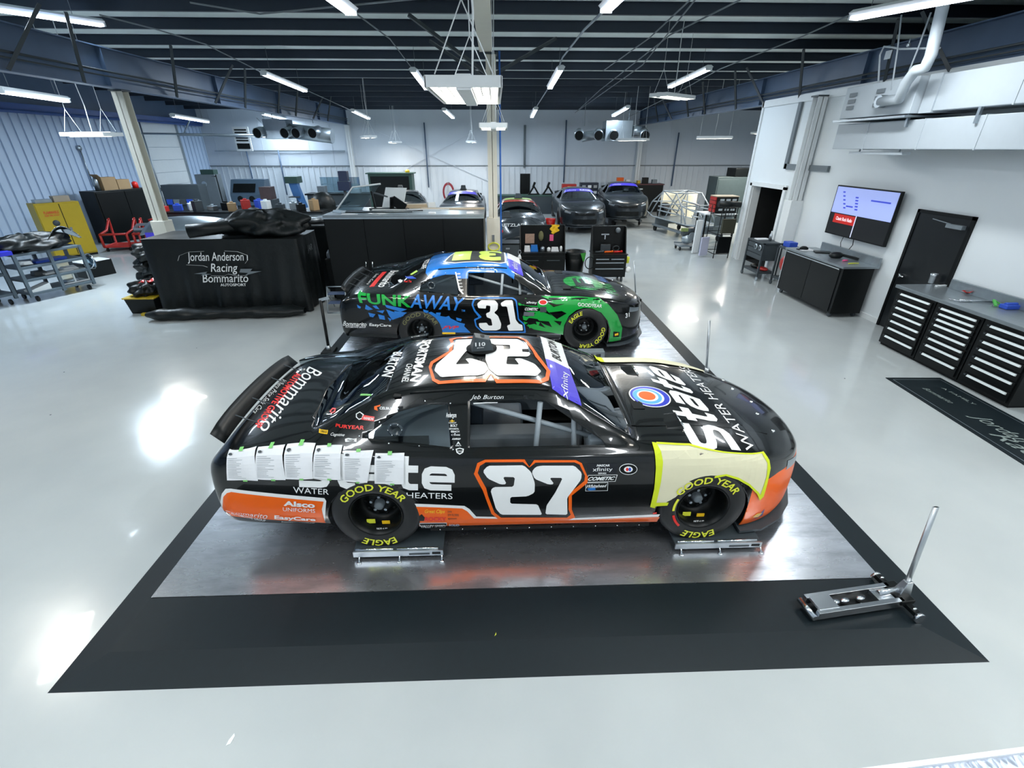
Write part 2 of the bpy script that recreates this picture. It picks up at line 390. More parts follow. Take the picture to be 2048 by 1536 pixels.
# ------------------------------------------------------------------ roof
def roofz(y): return 5.45-.045*abs(y-12.5)
b = MB()
b.hexa([(-17, YF, roofz(YF)+.19), (16, YF, roofz(YF)+.19), (16, YF, roofz(YF)+.4), (-17, YF, roofz(YF)+.4)], [(-17, 12.5, 5.64), (16, 12.5, 5.64), (16, 12.5, 5.85), (-17, 12.5, 5.85)])
b.hexa([(-17, 12.5, 5.64), (16, 12.5, 5.64), (16, 12.5, 5.85), (-17, 12.5, 5.85)], [(-17, 28.2, roofz(28.2)+.19), (16, 28.2, roofz(28.2)+.19), (16, 28.2, roofz(28.2)+.4), (-17, 28.2, roofz(28.2)+.4)])
struct('ceiling', b, m_ins)
pur = None
for i, y in enumerate([-4.2, -2.5, -.8, .9, 2.6, 4.3, 6.0, 7.7, 9.45, 11.15, 12.9, 14.3, 15.7, 17.1, 18.5, 19.9, 21.3, 22.7, 24.1, 25.5, 26.9]):
    if pur is None:
        b = MB().box(-15.1, 14.9, -.004, .004, .01, .20); b.box(-15.1, 14.9, -.004, .075, 0, .012); b.box(-15.1, 14.9, -.075, .004, .185, .195)
        for xx in range(-15, 15, 3): b.box(xx, xx+.08, .004, .08, .0, .15)
        pur = solo('roof_purlin', b, m_purlin, 'dark roof purlin running the width of the shop under the pale insulation', 'roof purlin', (0, y, roofz(y)), group='roof purlins')
    elif y < 11: dup(pur, (0, y, roofz(y)))
    else: dup(pur, (0, y, roofz(y)), label='dark roof purlin, number %s counted back from the top edge of the photo' % ['one','two','three','four','five','six','seven','eight','nine','ten','eleven','twelve'][i-9])
def i_beam(name, x, y0, y1, z0, z1, label, w=.22):
    b = MB().box(-w/2, w/2, y0, y1, z0, z0+.02).box(-w/2, w/2, y0, y1, z1-.02, z1).box(-.006, .006, y0, y1, z0+.02, z1-.02)
    y = y0+.6
    while y < y1: b.box(-w/2+.01, w/2-.01, y, y+.012, z0+.02, z1-.02); y += 4.1
    t = thing(name, label, 'roof beam', (x, 0, 0))
    build('web', b, m_beam, t)
    return t
for x, lab in ((-7.6, 'deep blue-grey steel roof beam carried by the left cream column'), (7.6, 'deep blue-grey steel roof beam above the white office wall')):
    t = i_beam('roof_beam', x, -5.9, 27.9, 4.16, 4.84, lab)
    sx = 1 if x < 0 else -1
    for y in (7.2, 8.9, 10.4, 13.2, 14.9, 16.6, 19.0, 20.6, 22.5, 24.4):
        build('flange_brace', MB().bar((sx*.1, y, 4.18), (sx*.55, y+(.5 if int(y*10) % 2 else -.5), 5.1), .05, .05), m_dgrey, t)
    # conduits along the beam
    build('conduit', MB().tube((sx*.14, 5, 4.42), (sx*.14, 27.5, 4.42), .02, 6).tube((sx*.14, 5, 4.34), (sx*.14, 27.5, 4.34), .015, 6), m_dgrey, t)
t = thing('roof_beam', 'pale centre roof beam ending at the top of the middle column', 'roof beam', (-.16, 0, 0))
build('web', MB().box(-.13, .13, -5.9, 11.65, 4.86, 4.89).box(.1, .125, -5.9, 11.65, 4.89, 5.2), [m_cream], t)
build('upper_web', MB().box(-.01, .01, -5.9, 11.65, 4.89, 5.1), m_beam, t)
# columns
def column(x, y, z1, label, sz=1.6, w=.21, mt=None, sleeve=True, bolt=True):
    t = thing('steel_column', label, 'column', (x, y, 0))
    b = MB().box(-w/2, w/2, -w/2, -w/2+.014, 0, z1).box(-w/2, w/2, w/2-.014, w/2, 0, z1).box(-.006, .006, -w/2, w/2, 0, z1)
    build('shaft', b, mt or m_cream, t)
    if sleeve: build('guard_sleeve', MB().box(-w/2-.05, w/2+.05, -w/2-.05, w/2+.05, 0, sz), mt or m_cream, t, bevel=.006)
    if bolt: build('cap_plate', MB().box(-w/2-.03, w/2+.03, -w/2-.03, w/2+.03, z1, z1+.03), m_dgrey, t)
    return t
column(-7.66, 11.5, 4.13, 'cream steel column on the left behind the draped tool chest', 1.62)
cc = column(-.06, 11.75, 4.82, 'cream steel column in the middle of the shop', 1.62, .21)
build('knee_brace', MB().bar((.1, 0, 4.5), (1.5, 1.4, 5.35), .06, .06), m_dgrey, cc)
build('knee_brace', MB().bar((-.1, 0, 4.5), (-1.5, -.9, 5.3), .06, .06), m_dgrey, cc)
build('knee_brace', MB().bar((-.1, .1, 4.4), (-1.4, 1.5, 5.3), .06, .06), m_dgrey, cc)
build('air_line', MB().tube((.18, .05, 0.4), (.18, .05, 4.9), .022), mat('blue_air_line', '2f6dc4', .4, noise=.05), cc)
build('wall_socket', MB().box(-.04, .02, -.19, -.16, 1.1, 1.25), m_alu, cc)
column(7.36, 12.1, 4.13, 'white steel column standing against the office wall beside the television', 1.95, .22, m_white)
for x, lab in ((-7.62, 'white column at the back wall left of the window door'), (7.75, 'white column at the back wall behind the two charcoal cars')):
    column(x, 27.85, 4.3, lab, 1.6, .22, m_white, sleeve=False, bolt=False)
lc = column(-7.62+.0, 27.45, .01, 'x', 1, .1) if False else None

# ------------------------------------------------------------------ lights
def sl(u, v, dz0):
    """photo pixel onto the plane of the strip lights that follows the roof slope"""
    r = ray(u, v); lo, hi = .5, 60
    f = lambda t: CH+r.z*t-(CH+dz0-.045*abs(r.y*t-12.5))
    for _ in range(50):
        m_ = (lo+hi)/2
        if f(m_) < 0: lo = m_
        else: hi = m_
    return CO+r*lo
LIGHTC = (.72, .87, 1.0)
PW = .32
def area(name, loc, sx, sy, power, col=LIGHTC, parent=None, rx=0, rz=0):
    l = bpy.data.lights.new(name, 'AREA'); l.shape = 'RECTANGLE'; l.size = sx; l.size_y = sy; l.energy = power*PW; l.color = col
    o = bpy.data.objects.new(name, l); COL.objects.link(o); o.location = loc; o.rotation_euler = (rx, 0, rz); o.parent = parent; return o
LIGHTN = (.93, .98, .99)
def strip_light(P, Q, label, power=95):
    P, Q = V(P), V(Q); c = (P+Q)/2; d = Q-P; L = d.length; rz = math.atan2(d.y, d.x)-pi/2
    t = thing('strip_light', label, 'ceiling light', c, rz, 'fluorescent strip lights')
    sl_ = math.atan2(d.z, math.hypot(d.x, d.y)); t.rotation_euler = (sl_, 0, rz)
    build('housing', MB().prism([(-.055, .0), (.055, .0), (.11, .05), (.05, .09), (-.05, .09), (-.11, .05)], -L/2, L/2, 'y'), m_white, t)
    for s in (-1, 1): build('tube', MB().tube((s*.045, -L/2+.02, -.012), (s*.045, L/2-.02, -.012), .019, 8), m_tubel, t)
    for s in (-1, 1):
        build('end_cap', MB().box(-.08, .08, s*L/2-.015, s*L/2+.015, -.03, .06), m_white, t)
        p_ = c+d*(s*.35); up_ = roofz(p_.y)+.16-p_.z
        build('hanger_rod', MB().tube((0, s*.35*L, .08), (0, s*.35*L+up_*math.sin(sl_), up_), .005, 5), m_grey, t)
    area('lamp', (0, 0, -.05), .16, L-.1, power, LIGHTN if c.y < 11 and c.x > -6 else LIGHTC, t)
    return t
DL = 1.85
def ext(p, q, L):  # keep far end q... near end computed
    d = (V(p)-V(q)).normalized(); return V(q)+d*L
rows = [(-7.0, 'leftmost row', (205, 50)), (-2.2, 'left-centre row', (702, 26)), (1.85, 'right-centre row', (1212, 21)), (5.9, 'right row', (1707, 36))]
for (x, nm, px), lab in zip(rows, ('large lit strip light in the top left corner', 'lit strip light at the top edge left of the centre beam', 'lit strip light at the top edge right of the centre beam', 'lit strip light above the white pipe in the top right corner')):
    Q = sl(px[0], px[1], DL if nm != 'leftmost row' else 2.12); P = Q+V((0, -2.6, -.045*2.6))
    if nm == 'leftmost row': P = Q+(sl(0, 20, 2.12)-Q).normalized()*3.0; P.z = Q.z-.12
    if nm == 'right row': P = sl(1955, -16, DL); P.z = Q.z-.1
    strip_light(P, Q, lab, 150 if P.x < 3 else 210)
for (a, q, lab) in (((527, 148), (610, 182), 'second lit strip light in the row left of the middle column'), ((826, 142), (853, 178), 'lit strip light just behind the big hanging fixture'),
                    ((1122, 138), (1100, 176), 'lit strip light hanging right of the middle column'), ((1418, 138), (1340, 174), 'lit strip light in the right row above the office wall'),
                    ((705, 222), (743, 240), 'small lit strip light near the back wall, left-centre row'), ((888, 220), (906, 236), 'small lit strip light near the back wall just left of the middle column'),
                    ((1072, 218), (1063, 236), 'small lit strip light near the back wall right of the middle column'), ((1256, 215), (1225, 233), 'small lit strip light above the right duct bank')):
    P, Q = sl(*a, DL), sl(*q, DL)
    if P.y > Q.y: P, Q = Q, P
    if (Q-P).length > 3.2: Q = P+(Q-P).normalized()*3.0
    strip_light(P, Q, lab, 290 if P.y > 19 else 200)
# strips in the left bay, lower, along the wall
for (a, q, lab) in (((0, 183), (133, 202), 'lit strip light at the left edge below the roof beam'), ((345, 232), (415, 244), 'lit strip light above the roller door rails'), ((525, 228), (580, 241), 'lit strip light below the left roof beam near the duct bank')):
    P, Q = at(*a, x=-10.8 if a[0] else -9.3), at(*q, x=-10.8 if a[0] else -9.3)
    if P.y > Q.y: P, Q = Q, P
    if (Q-P).length > 3.2: Q = P+(Q-P).normalized()*3.0
    strip_light(P, Q, lab, 680)
# hidden rows nearer than the frame, over and behind the camera: the shop's own lamps
for x in (-6.9, -2.2, 1.9, 5.9):
    for y in (1.2, -3.6): strip_light((x, y-1.25, roofz(y)-.3), (x, y+1.25, roofz(y)-.3), 'strip light over the near end of the shop', 165 if x < 3 else 160)

def high_bay(c, label, rz=0, power=70, halves=(1, 1), top=None):
    t = thing('hanging_light', label, 'hanging light', c, rz, 'hanging high-bay fixtures')
    b = MB()
    b.box(-.23, .23, -.61, -.595, .015, .08); b.box(-.23, .23, .595, .61, .015, .08)
    b.box(-.23, .23, -.61, .61, .08, .09); b.box(-.235, -.225, -.61, .61, .015, .085); b.box(.225, .235, -.61, .61, .015, .085)
    build('housing', b, m_white, t)
    build('ballast_channel', MB().box(-.045, .045, -.6, .6, .0, .1), m_white, t)
    for s, on in zip((-1, 1), halves):
        b = MB()
        for k in range(3): b.tube((s*(.075+.055*k), -.59, .045), (s*(.075+.055*k), .59, .045), .013, 8)
        build('tube', b, m_tubew if on else m_white, t)
        r_ = MB()
        for k in range(3):
            xx = s*(.075+.055*k)
            r_.prism([(xx-.026, .02), (xx-.012, .085), (xx+.012, .085), (xx+.026, .02), (xx+.024, .02), (xx+.010, .082), (xx-.010, .082), (xx-.024, .02)], -.59, .59, 'y')
        build('reflector', r_, m_white, t)
        if on: area('lamp', (s*.13, 0, .0), .18, 1.15, power/2, (1.0, .95, .86), t)
    zt = (top or roofz(c[1]))-c[2]+.16
    b = MB()
    for yy in (-.5, .5):
        for xx in (-.18, .18): b.tube((xx, yy, .11), (0, yy, .55), .004, 5)
        b.tube((0, yy, .55), (0, yy, zt), .004, 5)
    b.path([(.03, 0, .11), (.05, -.02, .6), (.02, 0, 1.2), (.04, .0, zt)], .008, 6)
    build('hanging_cord', b, m_white, t)
    return t
hbn = high_bay((-.275, 5.9, 3.57), 'large lit hanging fixture with two tube banks, nearest in the middle', 0, 110); hbn.scale = (1.5, 1.5, 1.25)
high_bay((-.02, 9.35, 3.38), 'small lit hanging fixture in front of the middle column', 0, 90)
def hb(u, v, y, lab, rz=0, hv=(1, 1)):
    p = at(u, v, y=y); high_bay(p, lab, rz, 170, hv); return p
p = at(185, 274, y=12.2); high_bay(p, 'lit hanging fixture in front of the left ribbed wall', R(75), 80)
hb(737, 277, 19.5, 'lit hanging fixture left of the middle column before the back wall', R(20))
hb(790, 287, 26.0, 'small lit hanging fixture low against the back wall', R(20))
hb(943, 286, 25.5, 'tiny lit hanging fixture just left of the middle column at the back')
hb(1265, 282, 21, 'lit hanging fixture below the right duct bank', R(50), (1, 0))
p = at(1428, 278, y=19); high_bay(p, 'lit hanging fixture just left of the office wall corner', R(70), 520, (1, 0))
high_bay((10.8, 21, 3.6), 'unseen fixture added behind the office block to brighten the back wall', 0, 900)  # added out of view to brighten the right part of the back wall
high_bay(at(1345, 198, y=12.6), 'lit fixture tucked under the right roof beam', R(-50), 200)
# unseen fixtures over the near end; near left one read from its floor reflection
high_bay((-6.9, 5.0, 3.95), 'hanging fixture over the near left corner', R(25), 150)
high_bay((-3.4, .3, 4.2), 'unseen hanging fixture over the camera side, left', 0, 110)
high_bay((3.4, .3, 4.2), 'unseen hanging fixture over the camera side, right', 0, 110)
high_bay((6.4, 1.0, 4.2), 'unseen fixture added to brighten the near office wall', 0, 180)  # extra lamp added out of view for the office wall

# ------------------------------------------------------------------ ducts, heater, conduits
b = MB().box(6.55, 7.35, 9.95, 9.97, 3.08, 3.55)
m_duct = mat('painted_duct_sheet', 'b4bdc4', .5, noise=.04)
t = thing('air_duct', 'large white rectangular lower air duct along the office wall', 'air duct', (0, 0, 0))
b = MB().box(6.6, 7.3, -3, 10.05, 3.08, 3.50)
build('duct', b, m_duct, t, bevel=.01)
b = MB()
for y in (9.2, 8.0, 7.0, 5.9, 4.8): build('flange', MB().box(6.592, 7.31, y, y+.02, 3.072, 3.508), m_duct, t)
for y in (8.34, 7.12): build('hanger', MB().box(6.56, 6.6, y-.02, y+.02, 3.4, 3.6), m_galv, t)
t = thing('air_duct', 'white rectangular upper air duct leading off to the right from the heater', 'air duct')
build('duct', MB().box(6.6, 7.3, -3, 7.95, 3.6, 4.07), m_duct, t, bevel=.01)
build('transition', MB().box(6.58, 7.31, 7.95, 8.18, 3.58, 4.09), m_duct, t)
for y in (6.7, 5.4): build('flange', MB().box(6.592, 7.31, y, y+.02, 3.592, 4.078), m_duct, t)
t = thing('unit_heater', 'white box heater with louvre slots on the end of the upper duct', 'heater')
build('casing', MB().box(6.45, 7.25, 8.2, 9.85, 3.58, 4.08), m_duct, t, bevel=.01)
b = MB()
for yy in (9.62, 8.95):
    for k in range(3): b.box(6.43, 6.45, yy-.09, yy+.09, 3.72+k*.1, 3.78+k*.1)
build('louvre', b, m_grey, t)
build('base_tray', MB().box(6.4, 7.3, 8.2, 9.95, 3.53, 3.56), m_galv, t)
t = thing('flue_pipe', 'white insulated flue pipe bending down into the heater', 'pipe')
pp = [at(1762, 203, x=6.38), at(1798, 198, x=6.3), at(1812, 165, x=6.25), at(1832, 140, x=6.2), at(1850, 135, x=6.2), at(1862, 110, x=6.2), at(1885, 15, x=6.2), at(1900, -60, x=6.2)]
build('pipe', MB().path(pp, .075, 12), m_duct, t)
build('collar', MB().tube(pp[0]+V((.06, 0, 0)), pp[0]+V((-.05, 0, 0)), .095), m_galv, t)
t = thing('gas_pipe', 'thin white gas pipe with a valve and tag above the heater', 'pipe')
b = MB().path([at(1756, 175, x=6.5), at(1760, 110, x=6.5), at(1768, 93, x=6.5), at(1785, 95, x=6.5), at(1800, 98, x=6.5), at(1880, 96, x=6.5)], .014, 8)
b.path([at(1783, 180, x=6.45), at(1795, 100, x=6.45), at(1803, 30, x=6.45)], .012, 6); b.path([at(1805, 175, x=6.45), at(1835, 100, x=6.45), at(1862, 25, x=6.45)], .012, 6)
build('pipe', b, m_duct, t)
p = at(1778, 104, x=6.48); build('tag', MB().box(p.x-.01, p.x, p.y-.07, p.y+.06, p.z-.1, p.z+.02), m_duct, t)
p = at(1817, 90, x=6.48); build('valve', MB().ball(p, .03).tube(p, p+V((0, 0, .09)), .008), m_galv, t)
t = thing('shelf_light', 'slim unlit white fixture hung beneath the lower duct', 'ceiling light')
build('housing', MB().box(6.65, 6.8, 8.32, 9.6, 3.0, 3.04), m_duct, t)
for y in (8.45, 9.4): build('hanger', MB().box(6.7, 6.72, y, y+.02, 3.03, 3.085), m_duct, t)
# ceiling conduits
def conduit(pts, label, r=.012, mt=None):
    tag(build('conduit', MB().path(pts, r, 6), mt or m_grey), label, 'conduit')
Zc = 1.98
conduit([sl(1390, 0, Zc), sl(1340, 62, Zc), sl(1285, 130, Zc), sl(1155, 222, Zc)], 'long grey conduit crossing the roof toward the back right of the middle column')
conduit([sl(1480, 0, Zc), sl(1340, 70, Zc), sl(1200, 180, Zc), sl(1150, 226, Zc)], 'long grey conduit second from the middle column')
conduit([sl(1700, 30, Zc), sl(1600, 75, Zc), sl(1440, 138, Zc), sl(1345, 190, Zc), sl(1255, 235, Zc)], 'pair conduit running to the strip lights of the right row')
conduit([sl(1380, 0, Zc+.02), sl(1300, 75, Zc+.02), sl(1206, 142, Zc+.02)], 'short grey conduit with a hook end right of the middle column')
conduit([sl(200, 30, Zc), sl(310, 58, Zc), sl(410, 88, Zc), sl(530, 148, Zc), sl(612, 180, Zc), sl(705, 222, Zc)], 'thin conduit linking the strip lights left of centre')
conduit([sl(705, 22, Zc), sl(780, 78, Zc), sl(828, 142, Zc)], 'thin conduit running to the strip light behind the big hanging fixture')
conduit([sl(1230, 0, Zc-.05), sl(1168, 60, Zc-.05), sl(1125, 115, Zc-.05), sl(1110, 155, Zc-.05), sl(1072, 215, Zc-.05)], 'bright flexible conduit running to the strip lights right of the middle column', .02, m_galv)
conduit([sl(860, -5, Zc), sl(520, 28, Zc), sl(380, 5, Zc)], 'thin cable slung across the roof at the upper left')
# spiral duct banks with round outlets on both sides of the back
def duct_bank(u0, u1, v, y, label, flip):
    P, Q = at(u0, v, y=y), at(u1, v+6, y=y); t = thing('duct_bank', label, 'duct', P)
    L = (Q-P).x
    if flip < 0:
        build('plenum', MB().box(0, 1.0, -.4, .4, -.42, .35), m_galv, t, bevel=.01)
        build('duct', MB().tube((1.0, 0, -.1), (L, -.1, -.3), .30, 16), m_galv, t)
    else:
        build('plenum', MB().box(L-1.9, L-.7, -.4, .4, -.42, .4), m_galv, t, bevel=.01)
        build('duct', MB().tube((.2, 0, -.25), (L-1.9, 0, -.1), .2, 16), m_galv, t); build('duct', MB().tube((L-.7, 0, 0), (L, 0, 0), .22, 16), m_galv, t)
    for hx in (.3, L-.8): build('hanger_rod', MB().tube((hx, 0, .2), (hx, 0, roofz(y)+.16-P.z), .012, 6), m_grey, t)
    for k, fx in enumerate((-.03, .38, .55, .8) if flip < 0 else (.02, .3, .52, .97)):
        b = MB().tube((L*fx, -.1, -.08), (L*fx-.1, -.75, -.2), .2, 16, cap=False)
        build('outlet', b, m_galv, t, solid=.01)
        build('outlet_mouth', MB().tube((L*fx-.09, -.7, -.19), (L*fx-.1, -.74, -.195), .18, 16), m_blackmatte, t)
    return t
duct_bank(535, 665, 257, 24, 'galvanised duct bank with round outlets under the left roof beam', -1)
duct_bank(1155, 1290, 262, 24, 'galvanised duct bank with round outlets at the back right', 1)
# white sign grid near the back left
p = at(485, 278, y=27.4); t = thing('wall_louvre', 'white framed louvre sign hanging high at the back left', 'wall louvre', p)
build('frame', MB().box(-.4, .4, -.03, .03, -.55, .55), m_white, t)
b = MB()
for k in range(5): b.box(-.3, .3, -.05, -.03, -.1+k*.12, -.04+k*.12)
b.box(-.32, .32, -.05, -.03, -.45, -.2)
build('slat', b, m_blackmatte, t)
# downpipes and rods on the back wall
for px, top, bot, mt, lab in ((1050, 250, 335, m_grey, 'grey downpipe on the upper back wall right of the middle column'), (1133, 240, 365, m_beam, 'thin blue pipe on the back wall above the left charcoal car'), (1358, 265, 372, m_beam, 'thin blue pipe on the back wall above the tool bench'), (848, 245, 375, m_beam, 'thin blue pipe on the back wall above the coiled red hose'), (492, 300, 385, m_beam, 'thin blue pipe on the back wall at far left'), (556, 300, 390, m_beam, 'thin blue pipe on the back wall above the drill press')):
    p, q = at(px, top, y=27.88), at(px, bot, y=27.88); q.x = p.x
    tag(build('wall_pipe', MB().tube(p, q, .035 if mt is m_beam else .06, 8), mt), lab, 'pipe')
b = MB().bar(at(430, 302, y=27.9), at(690, 302, y=27.9), .08, .06)
tag(build('wall_rail', b, m_galv), 'grey rail along the back wall left of the white column', 'rail')
b = MB().bar(at(725, 250, y=27.9), at(1000, 372, y=27.9), .04, .015).bar(at(970, 250, y=27.9), at(750, 372, y=27.9), .04, .015)
tag(build('cross_brace', b, m_wall), 'pale crossed bracing rods on the back wall left of the middle column', 'brace')
# ------------------------------------------------------------------ stock car body
def tab(pts):
    xs = [p[0] for p in pts]; ys = [p[1] for p in pts]; n = len(xs)
    d = [(ys[i+1]-ys[i])/(xs[i+1]-xs[i]) for i in range(n-1)]
    m = [d[0]]+[0 if d[i-1]*d[i] <= 0 else 2*d[i-1]*d[i]/(d[i-1]+d[i]) for i in range(1, n-1)]+[d[-1]]
    def f(x):
        if x <= xs[0]: return ys[0]
        if x >= xs[-1]: return ys[-1]
        i = max(k for k in range(n-1) if xs[k] <= x); h = xs[i+1]-xs[i]; t = (x-xs[i])/h
        return (2*t**3-3*t*t+1)*ys[i]+(t**3-2*t*t+t)*h*m[i]+(-2*t**3+3*t*t)*ys[i+1]+(t**3-t*t)*h*m[i+1]
    return f
T_yw = tab([(-1.30,.78),(-1.27,.88),(-1.15,.93),(-.8,.955),(-.35,.97),(0,.98),(.5,.97),(1.4,.968),(2.2,.972),(2.67,.98),(2.95,.965),(3.15,.925),(3.35,.84),(3.50,.73),(3.62,.60),(3.70,.46),(3.76,.28),(3.79,.08)])
T_zb = tab([(-1.30,.24),(-1.27,.20),(-1.2,.17),(-.4,.14),(.5,.085),(2.3,.085),(2.9,.04),(3.1,.0),(3.79,.0)])
T_zs = tab([(-1.30,.66),(-1.26,.72),(-1.15,.795),(-1.02,.845),(-.85,.865),(-.5,.87),(0,.845),(.4,.815),(1,.80),(1.6,.80),(2.0,.80),(2.35,.80),(2.7,.785),(3.0,.745),(3.2,.70),(3.4,.64),(3.58,.585),(3.70,.52),(3.79,.42)])
T_zc = tab([(-1.30,.68),(-1.24,.79),(-1.15,.868),(-1.0,.895),(-.9,.905),(-.5,.95),(-.2,1.085),(.12,1.22),(.4,1.265),(.8,1.285),(1.2,1.278),(1.42,1.25),(1.6,1.165),(1.8,1.055),(2.0,.942),(2.13,.875),(2.25,.868),(2.6,.86),(3.0,.815),(3.35,.745),(3.55,.69),(3.70,.62),(3.79,.47)])
T_yr = tab([(-1.30,.70),(-.8,.72),(-.5,.72),(-.2,.665),(.15,.61),(.6,.60),(1.2,.605),(1.45,.625),(1.75,.72),(2.03,.82),(2.3,.80),(3.0,.72),(3.4,.60),(3.65,.42),(3.79,.05)])
T_cr = tab([(-1.30,.01),(-.6,.02),(-.4,.035),(.1,.055),(1.4,.05),(2.0,.03),(2.2,.03),(3.73,.01)])
def section(x, sub=5):
    yw, zb, zs, zc, yr = T_yw(x), T_zb(x), T_zs(x), T_zc(x), min(T_yr(x), T_yw(x)*.86); cr = T_cr(x)
    H = zs-zb; yg = yw-.095*min(1, yw/.9)
    inh = 1 if -.55 < x < 2.06 else 0
    zr = max(zc-cr, zs+.02) if zc-zs > .1 else zs+(zc-zs)*.55
    P = [(yw-.05, zb), (yw-.012, zb+H*.13), (yw, zb+H*.42), (yw-.004, zb+H*.66), (yw-.02, zb+H*.86), (yw-.048, zs-.012), (yg, zs+.014 if zc > zs+.03 else zs+(zc-zs)*.3),
         (yr, zr), (yr*.72, zr+(zc-zr)*.6), (yr*.36, zr+(zc-zr)*.9), (0, zc)]
    Q = []
    for i in range(len(P)-1):
        for k in range(sub):
            t = k/sub; Q.append((P[i][0]*(1-t)+P[i+1][0]*t, P[i][1]*(1-t)+P[i+1][1]*t))
    Q.append(P[-1])
    for _ in range(3):
        Q = [Q[0]]+[((Q[i-1][0]+2*Q[i][0]+Q[i+1][0])/4, (Q[i-1][1]+2*Q[i][1]+Q[i+1][1])/4) for i in range(1, len(Q)-1)]+[(0, (Q[-2][1]+Q[-1][1])/2 if False else Q[-1][1])]
    return Q
def shell_bm(step=.045, sub=5):
    xs = []; x = -1.30
    while x < 3.789:
        xs.append(x); d = step if -1.1 < x < 3.3 else step*.45
        x += d
    xs.append(3.79)
    bm = bmesh.new(); rows_ = []
    for x in xs:
        q = section(x, sub)
        pts = [(x, -y, z) for y, z in q]+[(x, y, z) for y, z in reversed(q[:-1])]
        rows_.append([bm.verts.new(p) for p in pts])
    for a, b2 in zip(rows_, rows_[1:]):
        for j in range(len(a)-1): bm.faces.new((a[j], a[j+1], b2[j+1], b2[j]))
    bm.faces.new(rows_[0]); bm.faces.new(list(reversed(rows_[-1])))
    bmesh.ops.recalc_face_normals(bm, faces=bm.faces)
    for f in bm.faces: f.smooth = len(f.verts) <= 4
    return bm
def cut_poly(bm, poly, keep, ax=(0, 2)):
    """cut the outline of a convex polygon into the faces that pass keep(center); return the faces inside"""
    us = [p[0] for p in poly]; vs = [p[1] for p in poly]
    near = lambda c: keep(c) and min(us)-.12 < c[ax[0]] < max(us)+.12 and min(vs)-.12 < c[ax[1]] < max(vs)+.12
    area2 = sum(poly[i][0]*poly[(i+1) % len(poly)][1]-poly[(i+1) % len(poly)][0]*poly[i][1] for i in range(len(poly)))
    sg = 1 if area2 > 0 else -1
    for i in range(len(poly)):
        a, b2 = poly[i], poly[(i+1) % len(poly)]
        fs = [f for f in bm.faces if near(f.calc_center_median())]
        g = set(fs)
        for f in fs: g.update(f.edges); g.update(f.verts)
        n2 = (-(b2[1]-a[1]), b2[0]-a[0]); co = [0,0,0]; no = [0,0,0]
        co[ax[0]], co[ax[1]] = a; no[ax[0]], no[ax[1]] = n2
        bmesh.ops.bisect_plane(bm, geom=list(g), dist=1e-5, plane_co=V(co), plane_no=V(no))
    res = []
    for f in bm.faces:
        c = f.calc_center_median()
        if not keep(c): continue
        ok = True
        for i in range(len(poly)):
            a, b2 = poly[i], poly[(i+1) % len(poly)]
            if sg*((b2[0]-a[0])*(c[ax[1]]-a[1])-(b2[1]-a[1])*(c[ax[0]]-a[0])) < -1e-6: ok = False; break
        if ok: res.append(f)
    return res
def take(bm, faces, name, m, parent, off=0., solid=0):
    """move faces out of the shell into a part of their own"""
    if not faces: return None
    vm = {}; nb = bmesh.new()
    for f in faces:
        vv = []
        for v in f.verts:
            if v not in vm: vm[v] = nb.verts.new(v.co-v.normal*off)
            vv.append(vm[v])
        nf = nb.faces.new(vv); nf.smooth = f.smooth
    o = from_bm(name, nb, m, parent)
    bmesh.ops.delete(bm, geom=faces, context='FACES')
    if solid: md = o.modifiers.new('solidify', 'SOLIDIFY'); md.thickness = solid
    return o
ARCH = [(cos(a)*.395, .205+sin(a)*.395) for a in [pi*(k/18)*1.0 for k in range(19)]]
def arch_poly(x0): return [(x0+p[0], p[1]) for p in ARCH]+[(x0-.395, -.05), (x0+.395, -.05)]
QWIN = [(-.05, .925), (.62, .845), (.60, 1.115), (.42, 1.12), (.22, 1.075)]
DWIN = [(.77, .84), (1.83, .84), (1.80, .875), (1.36, 1.135), (1.2, 1.145), (.78, 1.14)]
def ws_poly(): return [(1.46, -.57), (1.46, .57), (2.01, .79), (2.09, .5), (2.125, 0), (2.09, -.5), (2.01, -.79)]
def rw_poly(): return [(.08, -.53), (.08, .53), (-.28, .64), (-.50, .64), (-.58, 0), (-.50, -.64), (-.28, -.64)]

